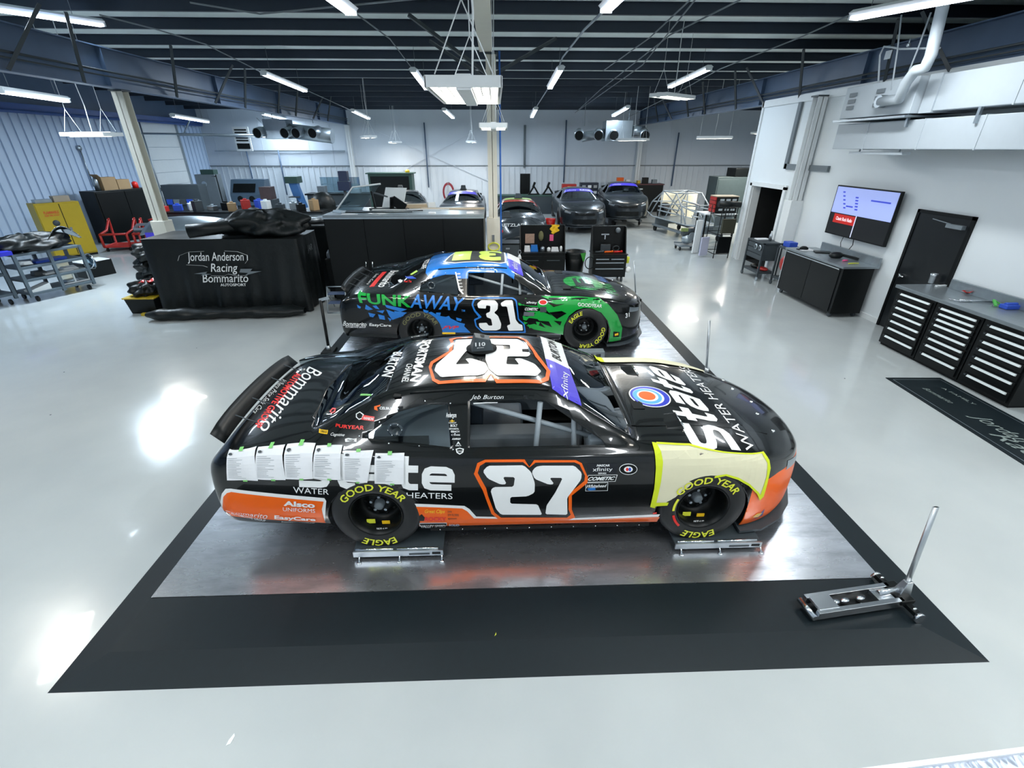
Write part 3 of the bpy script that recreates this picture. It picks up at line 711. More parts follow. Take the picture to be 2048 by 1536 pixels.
def wheel(parent, x, y, side, detail, name='wheel', rimm=None, txt=None, wob=0):
    """tyre, steel rim, hub and nuts; side -1 faces the camera"""
    t = bpy.data.objects.new(name, None); COL.objects.link(t); t.parent = parent; t.location = (x, y, .28); t.empty_display_size = .1
    s = side; w0 = .15
    prof = [(.205, -w0+.015), (.225, -w0), (.26, -w0-.006), (.325, -w0-.002), (.352, -w0+.018), (.366, -w0+.05), (.37, 0), (.366, w0-.05), (.352, w0-.018), (.325, w0+.002), (.26, w0+.006), (.225, w0), (.205, w0-.015)]
    build('tyre', MB().lathe([(r, h) for r, h in prof], (0,0,0), 'y', 48), m_tyre, t)
    rm = rimm or m_black
    f = lambda h: s*h
    rp = [(.205, .14), (.215, .152), (.205, .145), (.195, .10), (.185, .03), (.17, -.02), (.15, -.035), (.11, -.02), (.08, -.0), (.07, -.005), (.0, -.01)]
    build('rim', MB().lathe([(r, f(h)) for r, h in rp], (0,0,0), 'y', 40), rm, t)
    build('rim_back', MB().lathe([(.205, f(-.13)), (.17, f(-.10)), (.165, f(-.06)), (0, f(-.06))], (0,0,0), 'y', 24), m_blackmatte, t)
    if detail:
        build('hub', MB().lathe([(.0, f(.05)), (.03, f(.05)), (.04, f(.04)), (.045, f(-.01))], (0,0,0), 'y', 16), m_grey, t)
        for k in range(5):
            a = 2*pi*k/5+.3
            build('lug_nut', MB().lathe([(0, f(.018)), (.013, f(.018)), (.015, f(-.015))], (.072*cos(a), 0, .072*sin(a)), 'y', 6, smooth=False), m_galv, t)
        for k in range(10):
            a = 2*pi*k/10
            build('rim_hole', MB().lathe([(0, f(-.022)), (.014, f(-.022)), (.016, f(-.03))], (.13*cos(a), 0, .13*sin(a)), 'y', 10), m_blackmatte, t)
        for (s_, a0, span, r0, hh, m) in (txt or []):
            bm = gridcut(unitise(text_bm(s_, .02, .12, 2)), .02, 1)
            for v in bm.verts:
                a = a0-span*(v.co.x-.5); r = r0+hh*v.co.y
                v.co = V((r*cos(a), s*(w0+.0085), r*sin(a)))
            from_bm('tyre_lettering', bm, m, t)
    return t

class Decals:
    """lays vinyl and lettering on the body skin"""
    def __init__(s, bvh, root, loc): s.b = bvh; s.root = root; s.loc = V(loc); s.layer = 0
    def cast(s, u, v):
        r = ray(u, v); o = CO-s.loc
        h = s.b.ray_cast(o, r)
        return h[0] if h[0] else None
    def lay(s, name, bm, fn, direc, m, off=.002, parent=None):
        D = V(direc)
        for v in bm.verts:
            P = fn(v.co.x, v.co.y); h = s.b.ray_cast(P-D*1.5, D, 3.)
            if h[0] is None: h = s.b.find_nearest(P)
            n = h[1] if h[1].dot(D) < 0 else -h[1]
            v.co = h[0]+n*off
        return from_bm(name, bm, m, parent or s.root)
    def px(s, pts, plane):
        """photo pixels on the skin; plane: ('y',val) or ('z',val) as a fall-back"""
        out = []
        for p in pts:
            h = s.cast(*p)
            if h is None: h = at(p[0], p[1], **{plane[0]: plane[1]+s.loc[1 if plane[0] == 'y' else 2]})-s.loc
            out.append(h)
        return out
    def quad(s, name, text, q, m, side='y', bold=.015, shear=0., off=.002, res=3, cut=None, bm=None, parent=None, space=1.0):
        """text stretched over the patch whose corners lie at four photo pixels: LL, LR, UR, UL of the lettering"""
        P = s.px(q, ('y', -.97) if side == 'y' else ('z', 1.0))
        bm = unitise(bm or text_bm(text, bold, shear, res, space))
        w = (P[1]-P[0]).length; h = (P[3]-P[0]).length; c = .05
        gridcut(bm, c/max(w, .01), c/max(h, .01))
        return s.lay(name, bm, lambda a, b: bil(P, a, b), (0,1,0) if side == 'y' else (0,0,-1), m, off, parent)
    def poly(s, name, loops, m, side='y', off=.002, smooth=0, grow=0., coords='px', step=.05, parent=None):
        """outline given in photo pixels on the skin, or in body coordinates (x,z) / (x,y)"""
        k = 2 if side == 'y' else 1
        L = []
        for lp in loops:
            if coords == 'px': lp = [(p[0], p[k]) for p in s.px(lp, ('y', -.97) if side == 'y' else ('z', 1.0))]
            L.append(lp)
        bm = shape_bm(L, smooth, grow); gridcut(bm, step, step)
        f = (lambda a, b: V((a, -.97, b))) if side == 'y' else (lambda a, b: V((a, b, 1.0)))
        return s.lay(name, bm, f, (0,1,0) if side == 'y' else (0,0,-1), m, off, parent)

def stock_car(label, loc, rz=0, body=None, detail=2, paint=None, txt_f=None, txt_r=None, cat='race car', interior=True, roofm=None, name='race_car', glassm=None):
    root = thing(name, label, cat, loc, rz)
    bm = shell_bm(.045 if detail == 2 else .09, 5 if detail == 2 else 3)
    bm.normal_update()
    bvh = BVHTree.FromBMesh(bm)
    # paint zones cut into the skin, then openings
    mats = [body or m_gloss]+[m for m, _ in (paint or [])]
    for i, (m, spec) in enumerate(paint or []):
        poly, keep, ax = spec
        for f in cut_poly(bm, poly, keep, ax): f.material_index = i+1
    for sd in (-1, 1):
        kp = (lambda c, sd=sd: c.y*sd > .5 and c.z < .80)
        for x0 in (0, 2.667):
            fs = cut_poly(bm, arch_poly(x0), kp); bmesh.ops.delete(bm, geom=fs, context='FACES')
        kw = (lambda c, sd=sd: c.y*sd > .45 and c.z > .82 and abs(c.y) < .95)
        bm.normal_update()
        fs = cut_poly(bm, QWIN, kw); take(bm, fs, 'quarter_window', m_glass, root, .004)
        fs = cut_poly(bm, DWIN, kw); bmesh.ops.delete(bm, geom=fs, context='FACES')
    bm.normal_update()
    kt = lambda c: c.z > .9
    fs = cut_poly(bm, ws_poly(), kt, (0, 1)); take(bm, fs, 'windscreen', glassm or m_dglass, root, .002)
    fs = cut_poly(bm, rw_poly(), kt, (0, 1)); take(bm, fs, 'rear_window', glassm or m_dglass, root, .002)
    me = bpy.data.meshes.new('body_shell')
    bm.to_mesh(me); bm.free()
    for m in mats: me.materials.append(m)
    o = bpy.data.objects.new('body_shell', me); COL.objects.link(o); o.parent = root
    md = o.modifiers.new('solidify', 'SOLIDIFY'); md.thickness = .006; md.offset = -1
    # floor pan and dark structure
    b = MB(); b.box(-1.0, 3.35, -.62, .62, .12, .17); b.box(.42, 2.2, -.90, .90, .12, .17); b.box(-1.1, -.42, -.85, .85, .16, .2)
    b.box(2.12, 2.16, -.80, .80, .17, .84); b.box(-.44, -.40, -.86, .86, .17, .84); b.box(-1.05, -.45, -.60, .60, .80, .84)
    b.box(-.42, .42, -.66, -.62, .17, .80); b.box(-.42, .42, .62, .66, .17, .80); b.box(2.25, 3.1, -.66, -.62, .17, .68); b.box(2.25, 3.1, .62, .66, .17, .68)
    build('floor_pan', b, m_blackmatte, root)
    pts = [(3.05, -.95), (3.25, -.93), (3.47, -.81), (3.66, -.62), (3.80, -.36), (3.86, 0), (3.80, .36), (3.66, .62), (3.47, .81), (3.25, .93), (3.05, .95)]
    build('splitter', MB().prism(pts, -.035, -.012, 'z'), m_dgrey, root)
    # boot lid spoiler
    b = MB(); n = 12
    def sp(a, h):
        y = (a*2-1); return V((-1.15-.03*(1-y*y)-.085*h, y*.765, .855+.022*(1-y*y)+.115*h*(1-.2*abs(y)**6)))
    b.grid(sp, n, 2)
    build('spoiler', b, m_black, root, solid=.008)
    for y in (-.5, -.2, .2, .5): build('spoiler_brace', MB().tube((-1.02, y, .885), (-1.17, y, .955), .005, 6), m_dgrey, root)
    top = lambda x, y: bvh.ray_cast(V((x, y, 2)), V((0, 0, -1)))[0].z
    for y in (-.60, .56): build('roof_rail', MB().grid(lambda a, b_: V((.30+1.10*a, y, top(.30+1.10*a, y)-.004+.022*b_)), 14, 1), m_black, root, solid=.004)
    build('rear_window_fin', MB().grid(lambda a, b_: V((-1.1+1.40*a, .70-.10*a, top(-1.1+1.40*a, .70-.10*a)-.004+b_*(.07+.05*sin(pi*min(1, a*1.3))))), 26, 2), m_glass, root, solid=.003)
    if detail >= 1:
        for (p, q) in [((2.1, -.72, .5), (1.55, -.60, 1.13)), ((1.55, -.6, 1.13), (.70, -.56, 1.16)), ((.70, -.56, 1.16), (.66, -.60, .2)), ((1.55, .6, 1.13), (.70, .56, 1.16)),
                       ((.70, .56, 1.16), (.66, .60, .2)), ((2.1, .72, .5), (1.55, .60, 1.13)), ((.70, -.56, 1.16), (.70, .56, 1.16)), ((1.55, -.6, 1.13), (1.55, .6, 1.13)),
                       ((.68, -.58, 1.12), (1.75, -.70, .82)), ((1.33, -.66, 1.12), (1.28, -.78, .55)), ((.68, .58, .7), (-.35, .5, .7)), ((.68, -.56, 1.12), (-.35, -.5, .72)),
                       ((.68, .56, 1.12), (-.35, .5, .72)), ((1.62, -.74, .55), (1.60, -.66, 1.08)), ((1.72, -.5, .6), (1.68, -.5, 1.02)), ((.68, -.80, .62), (1.9, -.80, .62)), ((.68, -.82, .78), (1.9, -.82, .75)), ((.69, -.5, .4), (.69, .55, 1.1))]:
            build('cage_tube', MB().tube(p, q, .022, 8), m_tube, root)
        b = MB(); b.box(.72, 1.25, .10, .62, .2, .42); b.box(.70, .84, .10, .62, .4, 1.0); b.box(.74, 1.0, .06, .12, .75, 1.05); b.box(.74, 1.0, .60, .66, .75, 1.05)
        build('seat', b, mat('grey_blue_seat', '3c4854', .6, noise=.1), root, bevel=.03)
        build('dash', MB().box(1.72, 2.1, -.78, .78, .70, .84), mat('grey_dash_panel', '7a858d', .5, noise=.1), root, bevel=.02)
        m_tin = mat('grey_inner_tin', 'aab4bc', .5, noise=.08)
        build('interior_panel', MB().box(-.38, .62, -.80, .80, .70, .73), m_tin, root)
        build('door_tin', MB().box(.66, 2.1, .82, .84, .2, .80), m_tin, root)
        build('tunnel_tin', MB().box(.70, 2.1, -.22, .02, .17, .52), m_tin, root, bevel=.03)
        build('wheel_tub', MB().box(-.38, .38, .50, .80, .55, .86), m_tin, root, bevel=.06)
        t = MB().lathe([(.145, -.012), (.16, 0), (.145, .012), (.13, 0), (.145, -.012)], (1.52, .36, .86), 'x', 20); build('steering_wheel', t, m_blackmatte, root)
    m_w = m_black
    for x0 in (0, 2.667):
        wheel(root, x0, -.83, -1, detail == 2, txt=txt_f if x0 else txt_r, rimm=m_w)
        wheel(root, x0, .83, 1, False, rimm=m_w)
    # screws round the quarter window and air inlet
    if detail == 2:
        for (x, z) in [(-.08, .93), (.15, .885), (.38, .86), (.64, .83), (.655, .93), (.64, 1.03), (.62, 1.125), (.42, 1.14), (.21, 1.09), (.07, 1.01)]:
            h = bvh.ray_cast(V((x, -2, z)), V((0, 1, 0)))
            if h[0]: build('window_screw', MB().ball(h[0], .008, 6), m_chrome, root)
        h = bvh.ray_cast(V((.16, -2, .93)), V((0, 1, 0)))[0]
        b = MB().lathe([(.045, -.004), (.058, -.004), (.062, .004), (.042, .004), (.038, .05), (0, .05)], (.20, h.y-.004, .985), 'y', 20)
        build('air_inlet', b, mat('smoky_plastic', '3a444b', .2, noise=.05), root)
        for k in range(6): build('inlet_screw', MB().ball((.20+.052*cos(k*pi/3), h.y-.01, .985+.052*sin(k*pi/3)), .005, 6), m_chrome, root)
        build('rocker_trim', MB().box(.42, 2.25, -.955, -.94, .075, .10), m_blackmatte, root)
        for k in range(10):
            build('rivet', MB().ball((.5+k*.185, -.955, .09), .006, 6), m_chrome, root)
    return root, bvh
# ------------------------------------------------------------------ black and orange car, nearest
GY = [('GOOD YEAR', pi/2+.05, 2.25, .245, .062, m_yel), ('EAGLE', -pi/2, .95, .245, .062, m_yel)]
def tyre_txt(a1, a2):
    return [('GOOD YEAR', a1, 2.0, .255, .066, m_yel), ('EAGLE', a2, 1.0, .255, .066, m_yel)]
L1 = (-1.0, 3.90, .18)
nose_paint = [(m_orange, ([(3.06, -.1), (4.2, -.1), (4.2, .60), (3.6, .555), (3.3, .53), (3.06, .46)], lambda c: c.x > 3.0 and c.z < .7, (0, 2)))]
carA, bvA = stock_car('black and orange stock race car numbered 27, nearest, standing on scale pads', L1, body=m_gloss, paint=nose_paint, txt_f=tyre_txt(pi/2, -pi/2), txt_r=tyre_txt(pi/2, -pi/2))
D = Decals(bvA, carA, L1)
def two7():
    two = [(565,1030),(600,993),(845,990),(895,1035),(920,1110),(918,1175),(870,1200),(752,1205),(752,1250),(940,1255),(970,1326),(690,1325),(655,1285),(618,1160),(640,1137),(775,1135),(785,1070),(702,1068),(728,1117),(688,1120),(600,1080)]
    sev = [(898,1035),(925,1000),(965,992),(1190,992),(1240,1040),(1236,1085),(1140,1210),(1142,1326),(992,1322),(1000,1262),(1062,1170),(1110,1075),(1020,1074),(1052,1117),(1015,1120),(920,1082)]
    ring = [(505,1050),(528,975),(580,952),(850,950),(882,1000),(915,955),(1200,955),(1240,975),(1282,1070),(1278,1110),(1172,1195),(1172,1290),(1195,1345),(1150,1360),(680,1362),(625,1320),(580,1200),(565,1160),(505,1040)]
    inn = [(528,1050),(545,995),(585,970),(840,968),(882,1005),(925,972),(1190,970),(1225,985),(1262,1060),(1258,1095),(1150,1185),(1150,1290),(1165,1325),(1140,1345),(690,1345),(645,1310),(600,1195),(588,1145),(530,1040)]
    f = lambda L: [(800+p[0]/3.4133, 640+p[1]/3.4133) for p in L]
    return f(two), f(sev), f(ring), f(inn)
two, sev, ring, inn = two7()
# lower orange band with its white pinstripe
def c1(L): return [(400+p[0]/3.4133, 640+p[1]/3.4133) for p in L]
def c2(L): return [(800+p[0]/3.4133, 640+p[1]/3.4133) for p in L]
def c3(L): return [(1150+p[0]/3.268, 690+p[1]/3.268) for p in L]
rear_w = c1([(105,1290),(150,1185),(175,1152),(210,1150),(850,1215),(862,1235),(845,1405),(180,1372),(172,1358),(110,1340)])
rear_o = c1([(122,1325),(162,1205),(185,1180),(215,1172),(845,1238),(832,1290),(848,1405),(185,1372),(178,1355),(125,1345)])
D.poly('pinstripe', [rear_w], m_wht, off=.002); D.poly('orange_panel', [rear_o], m_orange, off=.004)
band_w = c2([(68,1252),(440,1268),(475,1290),(520,1340),(1165,1352),(1775,1325),(1762,1345),(1762,1398),(450,1425),(130,1430),(115,1340)])
band_o = c2([(80,1272),(425,1285),(460,1305),(505,1352),(1165,1364),(1772,1342),(1762,1398),(450,1425),(130,1430),(115,1340)])
D.poly('pinstripe', [band_w], m_wht, off=.002); D.poly('orange_panel', [band_o], m_orange, off=.0035)
D.poly('number_backing', [ring], m_gloss, off=.0045)
D.poly('number_outline', [ring, inn], m_orange, off=.006)
D.poly('door_number', [two], m_wht, off=.0065, smooth=1); D.poly('door_number', [sev], m_wht, off=.0065, smooth=1)
# the big lettering and the small marks on the flank
def tq(name, s, q, m, **k): return D.quad(name, s, q, m, **k)
tq('state_lettering', '', c1([(668,1138),(1738,1165),(1742,945),(675,890)]), m_wht, off=.004, bm=block_bm('state'))
tq('water_lettering', 'WATER', c1([(640,1180),(880,1192),(880,1155),(636,1138)]), m_wht, bold=.0)
tq('heaters_lettering', 'HEATERS', c1([(1410,1214),(1724,1222),(1724,1183),(1410,1177)]), m_wht, bold=.0)
tq('sponsor_lettering', 'Alsco', c1([(575,1262),(788,1278),(788,1240),(575,1228)]), m_wht, bold=.04, off=.011)
tq('sponsor_lettering', 'UNIFORMS', c1([(570,1297),(790,1310),(790,1285),(570,1272)]), m_wht, bold=.0, off=.011)
tq('sponsor_lettering', 'Bommarito', c1([(165,1328),(465,1352),(465,1312),(165,1290)]), m_wht, bold=.0, shear=.4, off=.011)
tq('sponsor_lettering', 'AUTOMOTIVE GROUP', c1([(195,1348),(452,1368),(452,1355),(195,1336)]), m_wht, bold=.01, off=.011)
tq('sponsor_lettering', 'EasyCare', c1([(512,1358),(792,1370),(792,1345),(512,1325)]), m_wht, bold=.03, off=.011)
tq('sponsor_lettering', 'Protecting What Moves You', c1([(560,1376),(778,1392),(778,1382),(560,1366)]), m_wht, bold=0, off=.011)
tq('sponsor_lettering', 'Great Clips', c1([(1535,1322),(1672,1322),(1672,1292),(1535,1290)]), m_gold, bold=.01, shear=.3, off=.006)
D.poly('sponsor_backing', [c1([(1495,1382),(1685,1380),(1683,1422),(1497,1427)])], m_wht, off=.005)
D.poly('sponsor_backing', [c1([(1500,1386),(1681,1384),(1679,1418),(1502,1422)])], m_black, off=.006)
tq('sponsor_lettering', 'VALLEY SPEED', c1([(1508,1414),(1675,1411),(1675,1392),(1508,1394)]), m_wht, shear=.2, off=.0075)
D.poly('sponsor_mark', [c1([(1490,1368),(1500,1330),(1515,1322),(1535,1345),(1530,1368)])], m_black, off=.006)
tq('sponsor_lettering', 'ROCKY', c1([(1535,1370),(1682,1370),(1682,1342),(1535,1342)]), m_redv, bold=.04, off=.006)
D.poly('sponsor_mark', [c1([(1705,1400),(1775,1400),(1768,1415),(1715,1415)])], mat('navy_vinyl', '1d3f8a', .3, noise=.02), off=.006)
tq('sponsor_lettering', 'SOLID', c1([(1700,1402),(1770,1402),(1770,1388),(1700,1388)]), m_wht, off=.0075)
for i, (a, b2) in enumerate(((1298, 1312), (1320, 1336), (1348, 1362))):
    tq('small_print', ['DANA', 'STP FILTERS', 'spoon'][i], c1([(1692,b2),(1692+[28,75,60][i],b2),(1692+[28,75,60][i],a),(1692,a)]), mat('brown_print', '7a3f22', .5, noise=.02), off=.006)
# marks in front of the number
D.poly('series_patch', [c2([(1280,978),(1485,978),(1480,1048),(1280,1050)])], mat('black_sticker', '0c0e18', .25, noise=.02), off=.002)
tq('series_lettering', 'xfinity', c2([(1315,1040),(1450,1035),(1450,1005),(1315,1005)]), m_wht, bold=.0, off=.004)
tq('series_lettering', 'NASCAR', c2([(1342,1000),(1430,998),(1430,984),(1342,984)]), m_wht, bold=.03, shear=.25, off=.004)
tq('series_lettering', 'SERIES', c2([(1352,1050),(1408,1049),(1408,1040),(1352,1040)]), m_wht, bold=.02, off=.004)
D.poly('sponsor_backing', [c2([(1285,1058),(1485,1055),(1470,1102),(1265,1108)])], m_wht, off=.002)
D.poly('sponsor_backing', [c2([(1288,1061),(1480,1058),(1467,1099),(1269,1104)])], m_black, off=.003)
tq('sponsor_lettering', 'COMETIC', c2([(1278,1096),(1460,1090),(1472,1066),(1290,1070)]), m_wht, bold=.04, shear=.2, off=.0045)
D.poly('sponsor_backing', [c2([(1268,1110),(1420,1107),(1418,1165),(1265,1168)])], m_wht, off=.002)
D.poly('sponsor_backing', [c2([(1271,1113),(1417,1110),(1415,1162),(1268,1165)])], m_black, off=.003)
tq('sponsor_lettering', 'Whitehead', c2([(1270,1146),(1412,1138),(1412,1118),(1280,1122)]), m_wht, shear=.4, off=.0045)
D.poly('sponsor_mark', [c2([(1275,1150),(1330,1135),(1335,1158),(1290,1162)])], m_blue, off=.004)
def disc(cx, cy, rx, ry, n=20): return [(cx+rx*cos(2*pi*k/n), cy+ry*sin(2*pi*k/n)) for k in range(n)]
D.poly('round_badge', [c2(disc(1558,1018,62,38))], m_wht, off=.002); D.poly('round_badge', [c2(disc(1558,1018,58,34))], m_black, off=.003)
D.poly('round_badge', [c2(disc(1558,1018,30,20))], m_wht, off=.004); D.poly('round_badge', [c2(disc(1550,1018,9,12))], m_redv, off=.005); D.poly('round_badge', [c2(disc(1568,1018,9,12))], m_bluep, off=.005)
# signature above the door and window-post stickers
tq('signature', 'Jeb Burton', c2([(478,550),(712,548),(705,512),(478,512)]), m_wht, bold=-.005, shear=.45)
D.poly('signature', [c2([(500,567),(585,562),(668,562),(666,567),(585,568),(502,574)])], m_wht)
for s_, x0, x1, a, b2, m in (('Anderson', 315, 385, 665, 632, m_wht), ('+', 340, 372, 700, 680, m_gold), ('CHEVROLET', 330, 385, 706, 698, m_wht), ('BOLT', 345, 392, 730, 712, m_wht), ('KENNAMETAL', 335, 402, 748, 738, m_wht), ('EIBACH', 348, 405, 768, 755, m_wht),
                             ('C WARE', 350, 410, 790, 780, m_wht), ('AMREP', 355, 415, 818, 806, m_wht), ('A', 385, 412, 850, 830, m_wht), ('AXALTA', 378, 418, 862, 852, m_wht)):
    tq('post_sticker', s_, c2([(x0,a),(x1,a),(x1,b2),(x0,b2)]), m, bold=.02, off=.003)
D.poly('post_sticker', [c2([(380,880),(408,872),(436,880),(432,905),(408,920),(386,906)])], m_wht, off=.003)
D.poly('post_sticker', [c2([(388,884),(408,878),(428,884),(425,902),(408,912),(392,902)])], m_black, off=.004)
tq('post_sticker', 'LUCAS', c2([(390,902),(426,902),(426,890),(390,890)]), m_wht, off=.005)
# rear quarter stickers
tq('sponsor_lettering', 'CELSIUS', c1([(1225,610),(1315,613),(1315,596),(1228,592)]), m_wht, bold=.03)
D.poly('sponsor_mark', [c1([(1190,590),(1232,578),(1230,590),(1208,595),(1215,620),(1190,612)])], m_orange)
D.poly('sponsor_mark', [c1([(1065,640),(1092,625),(1120,645),(1110,675),(1085,682),(1065,665)])], m_wht); D.poly('sponsor_mark', [c1([(1072,644),(1092,632),(1112,648),(1104,670),(1086,675),(1072,662)])], m_black, off=.003)
D.poly('sponsor_backing', [c1([(1118,648),(1192,660),(1188,692),(1100,680)])], m_redv); tq('sponsor_lettering', 'RAINBOW', c1([(1118,678),(1186,688),(1188,668),(1120,660)]), m_wht, off=.004)
tq('sponsor_lettering', 'PURYEAR', c1([(925,730),(1120,750),(1125,722),(930,706)]), m_redv, bold=.03)
D.poly('sponsor_mark', [c1([(815,742),(875,752),(870,780),(812,770)])], m_gold); tq('sponsor_lettering', 'CIRRUS', c1([(820,768),(866,774),(870,758),(822,750)]), m_black, off=.004)
tq('sponsor_lettering', 'Cognitive', c1([(890,795),(985,800),(990,775),(895,768)]), m_wht, shear=.4, bold=0)
D.poly('sponsor_mark', [c1([(990,812),(1012,806),(1050,812),(1070,808),(1068,832),(1040,828),(1010,832),(992,832)])], m_wht)
tq('sponsor_lettering', 'Hustler', c1([(1005,828),(1058,828),(1058,812),(1005,812)]), m_black, shear=.3, off=.004)
D.poly('tape_strip', [c1([(1100,505),(1172,508),(1172,520),(1092,518)])], m_gtape, side='z', off=.003)
D.poly('hood_pin_mark', [c1([(885,625),(905,600),(930,603),(925,628),(900,640)]), c1([(895,625),(908,610),(920,612),(916,624),(902,630)])], m_redv, off=.003)
D.poly('side_marker', [c2([(1726,1314),(1752,1310),(1752,1322),(1726,1324)])], m_redv, off=.003)
# boot lid
Z = dict(side='z')
tq('boot_lettering', 'Bommarito', c1([(640,325),(370,760),(490,770),(850,335)]), m_wht, shear=.35, bold=.02, **Z) if False else None
def top_text(name, s, x0, x1, y0, y1, m, direction, bold=.01, shear=0, off=.002, parent=None, space=1.0, bm0=None):
    """lettering on an upward face; direction 'rear': read from behind (x0 low, letters run -y); 'front': read from the nose; 'far': read from the far side"""
    q = {'rear': [(x0, y1), (x0, y0), (x1, y0), (x1, y1)], 'front': [(x1, y0), (x1, y1), (x0, y1), (x0, y0)], 'far': [(x1, y1), (x0, y1), (x0, y0), (x1, y0)]}[direction]
    P = [V((a, b_, 1.0)) for a, b_ in q]
    bm = unitise(bm0 or text_bm(s, bold, shear, 3, space)); w_ = (P[1]-P[0]).length; h_ = (P[3]-P[0]).length; gridcut(bm, .05/w_, .05/h_)
    return DD.lay(name, bm, lambda a, b_: bil(P, a, b_), (0,0,-1), m, off, parent)
DD = D
def top_poly(name, loops, m, off=.002, smooth=0): return DD.poly(name, loops, m, side='z', off=off, smooth=smooth, coords='body')
Z_ = dict(side='z')
tq('boot_lettering', 'Bommarito', c1([(745,318),(390,745),(480,775),(850,345)]), m_wht, shear=.35, bold=.0, **Z_)
tq('boot_lettering', 'AUTOMOTIVE GROUP', c1([(655,358),(365,728),(412,740),(700,372)]), m_redv, bold=.03, **Z_)
tq('boot_lettering', 'Where Price Sells Cars', c1([(562,405),(358,632),(385,645),(592,418)]), m_wht, bold=0, shear=.4, **Z_)
tq('window_name', 'BURTON', c1([(1322,222),(1240,385),(1310,395),(1385,222)]), m_wht, bold=.03, off=.004, **Z_)
tq('roof_lettering', 'SPORTSMAN', c1([(1518,140),(1432,418),(1500,428),(1585,135)]), m_wht, bold=.04, **Z_)
tq('roof_lettering', 'CHANNEL', c1([(1412,300),(1375,425),(1420,432),(1455,302)]), m_wht, bold=.01, **Z_)
# roof number, read from the far side
def numpts(L, x0, y0, sx, sy): return [(x0-sx*p[0], y0-sy*p[1]) for p in L]
RN = lambda L: [(1.36-(p[0]-560)/700*.92, -.50+(1345-p[1])/375*(-1)*-1*.98) for p in L]
def roofmap(L):   # L in the crop pixels of the door number
    return [(1.44-(p[0]-505)/778*1.03, .42-(1362-p[1])/412*.97) for p in L]
inv = lambda L: [((p[0]-800)*3.4133, (p[1]-640)*3.4133) for p in L]
top_poly('number_outline', [roofmap(inv(ring)), roofmap(inv(inn))], m_orange, .005)
top_poly('roof_number', [roofmap(inv(two))], m_wht, .005, 1); top_poly('roof_number', [roofmap(inv(sev))], m_wht, .005, 1)
# windscreen banner
top_poly('windscreen_banner', [[(1.43, -.585), (1.50, -.62), (1.66, -.665), (1.645, -.3), (1.64, -.10), (1.42, -.10)]], m_purple, .003)
top_poly('windscreen_banner', [[(1.42, -.10), (1.64, -.10), (1.645, .3), (1.66, .65), (1.50, .61), (1.43, .57)]], m_wht, .003)
tq('banner_lettering', 'xfinity', c2([(1158,562),(1155,362),(1098,352),(1098,515)]), m_wht, bold=0, off=.006, side='z')
top_text('banner_lettering', 'BURTON', 1.49, 1.58, -.02, .52, m_black, 'front', .03, .1, .005)
# bonnet
tq('bonnet_lettering', '', c3([(1090,700),(690,112),(400,105),(775,700)]), m_wht, off=.003, bm=block_bm('State'), side='z')
tq('bonnet_lettering', 'WATER HEATERS', c3([(1185,690),(735,150),(675,140),(1120,690)]), m_wht, bold=0, off=.003, side='z')
for (cx, cy, r, m, o_) in ((2.40, -.12, .205, m_wht, .003), (2.40, -.12, .192, mat('deep_blue_vinyl', '2434b8', .3, noise=.02), .004), (2.385, -.125, .155, m_wht, .005), (2.375, -.125, .143, mat('sky_blue_vinyl', '56a7dd', .3, noise=.02), .006), (2.38, -.12, .105, m_wht, .007), (2.375, -.12, .083, m_orange, .008)):
    top_poly('bonnet_roundel', [[(cx+r*.92*cos(2*pi*k/32), cy+r*sin(2*pi*k/32)) for k in range(32)]], m, o_)
# bonnet seams, vents, pins
for y in (-.62, .62): build('bonnet_seam', MB().path([bvA.ray_cast(V((x, y*(1-.06*(x-2.1)), 2)), V((0,0,-1)))[0]+V((0,0,.001)) for x in (2.1, 2.4, 2.7, 3.0, 3.3)], .004, 5), m_blackmatte, carA)
h = bvA.ray_cast(V((2.24, -.2, 2)), V((0,0,-1)))[0]; build('cowl_recess', MB().box(h.x-.05, h.x+.05, h.y-.15, h.y+.15, h.z-.01, h.z+.003), m_blackmatte, carA)
for (x, y) in ((2.47, -.54), (2.36, .46)):
    h = bvA.ray_cast(V((x, y, 2)), V((0,0,-1)))[0]
    build('bonnet_vent', MB().hexa([(h.x-.08,h.y-.13,h.z-.02),(h.x+.07,h.y-.13,h.z-.02),(h.x+.07,h.y+.13,h.z-.02),(h.x-.08,h.y+.13,h.z-.02)], [(h.x-.08,h.y-.11,h.z+.001),(h.x+.05,h.y-.11,h.z+.014),(h.x+.05,h.y+.11,h.z+.014),(h.x-.08,h.y+.11,h.z+.001)]), m_gloss, carA, bevel=.004)
    build('vent_lip', MB().tube((h.x+.06, h.y-.12, h.z+.012), (h.x+.06, h.y+.12, h.z+.012), .006, 6), m_chrome, carA)
for (x, y) in ((3.40, -.5), (3.40, .5), (3.45, 0), (3.38, -.25), (3.38, .25)):
    h = bvA.ray_cast(V((x, y, 2)), V((0,0,-1)))[0]; build('bonnet_pin', MB().lathe([(0, .012), (.014, .01), (.016, 0)], h, 'z', 12), m_chrome, carA)
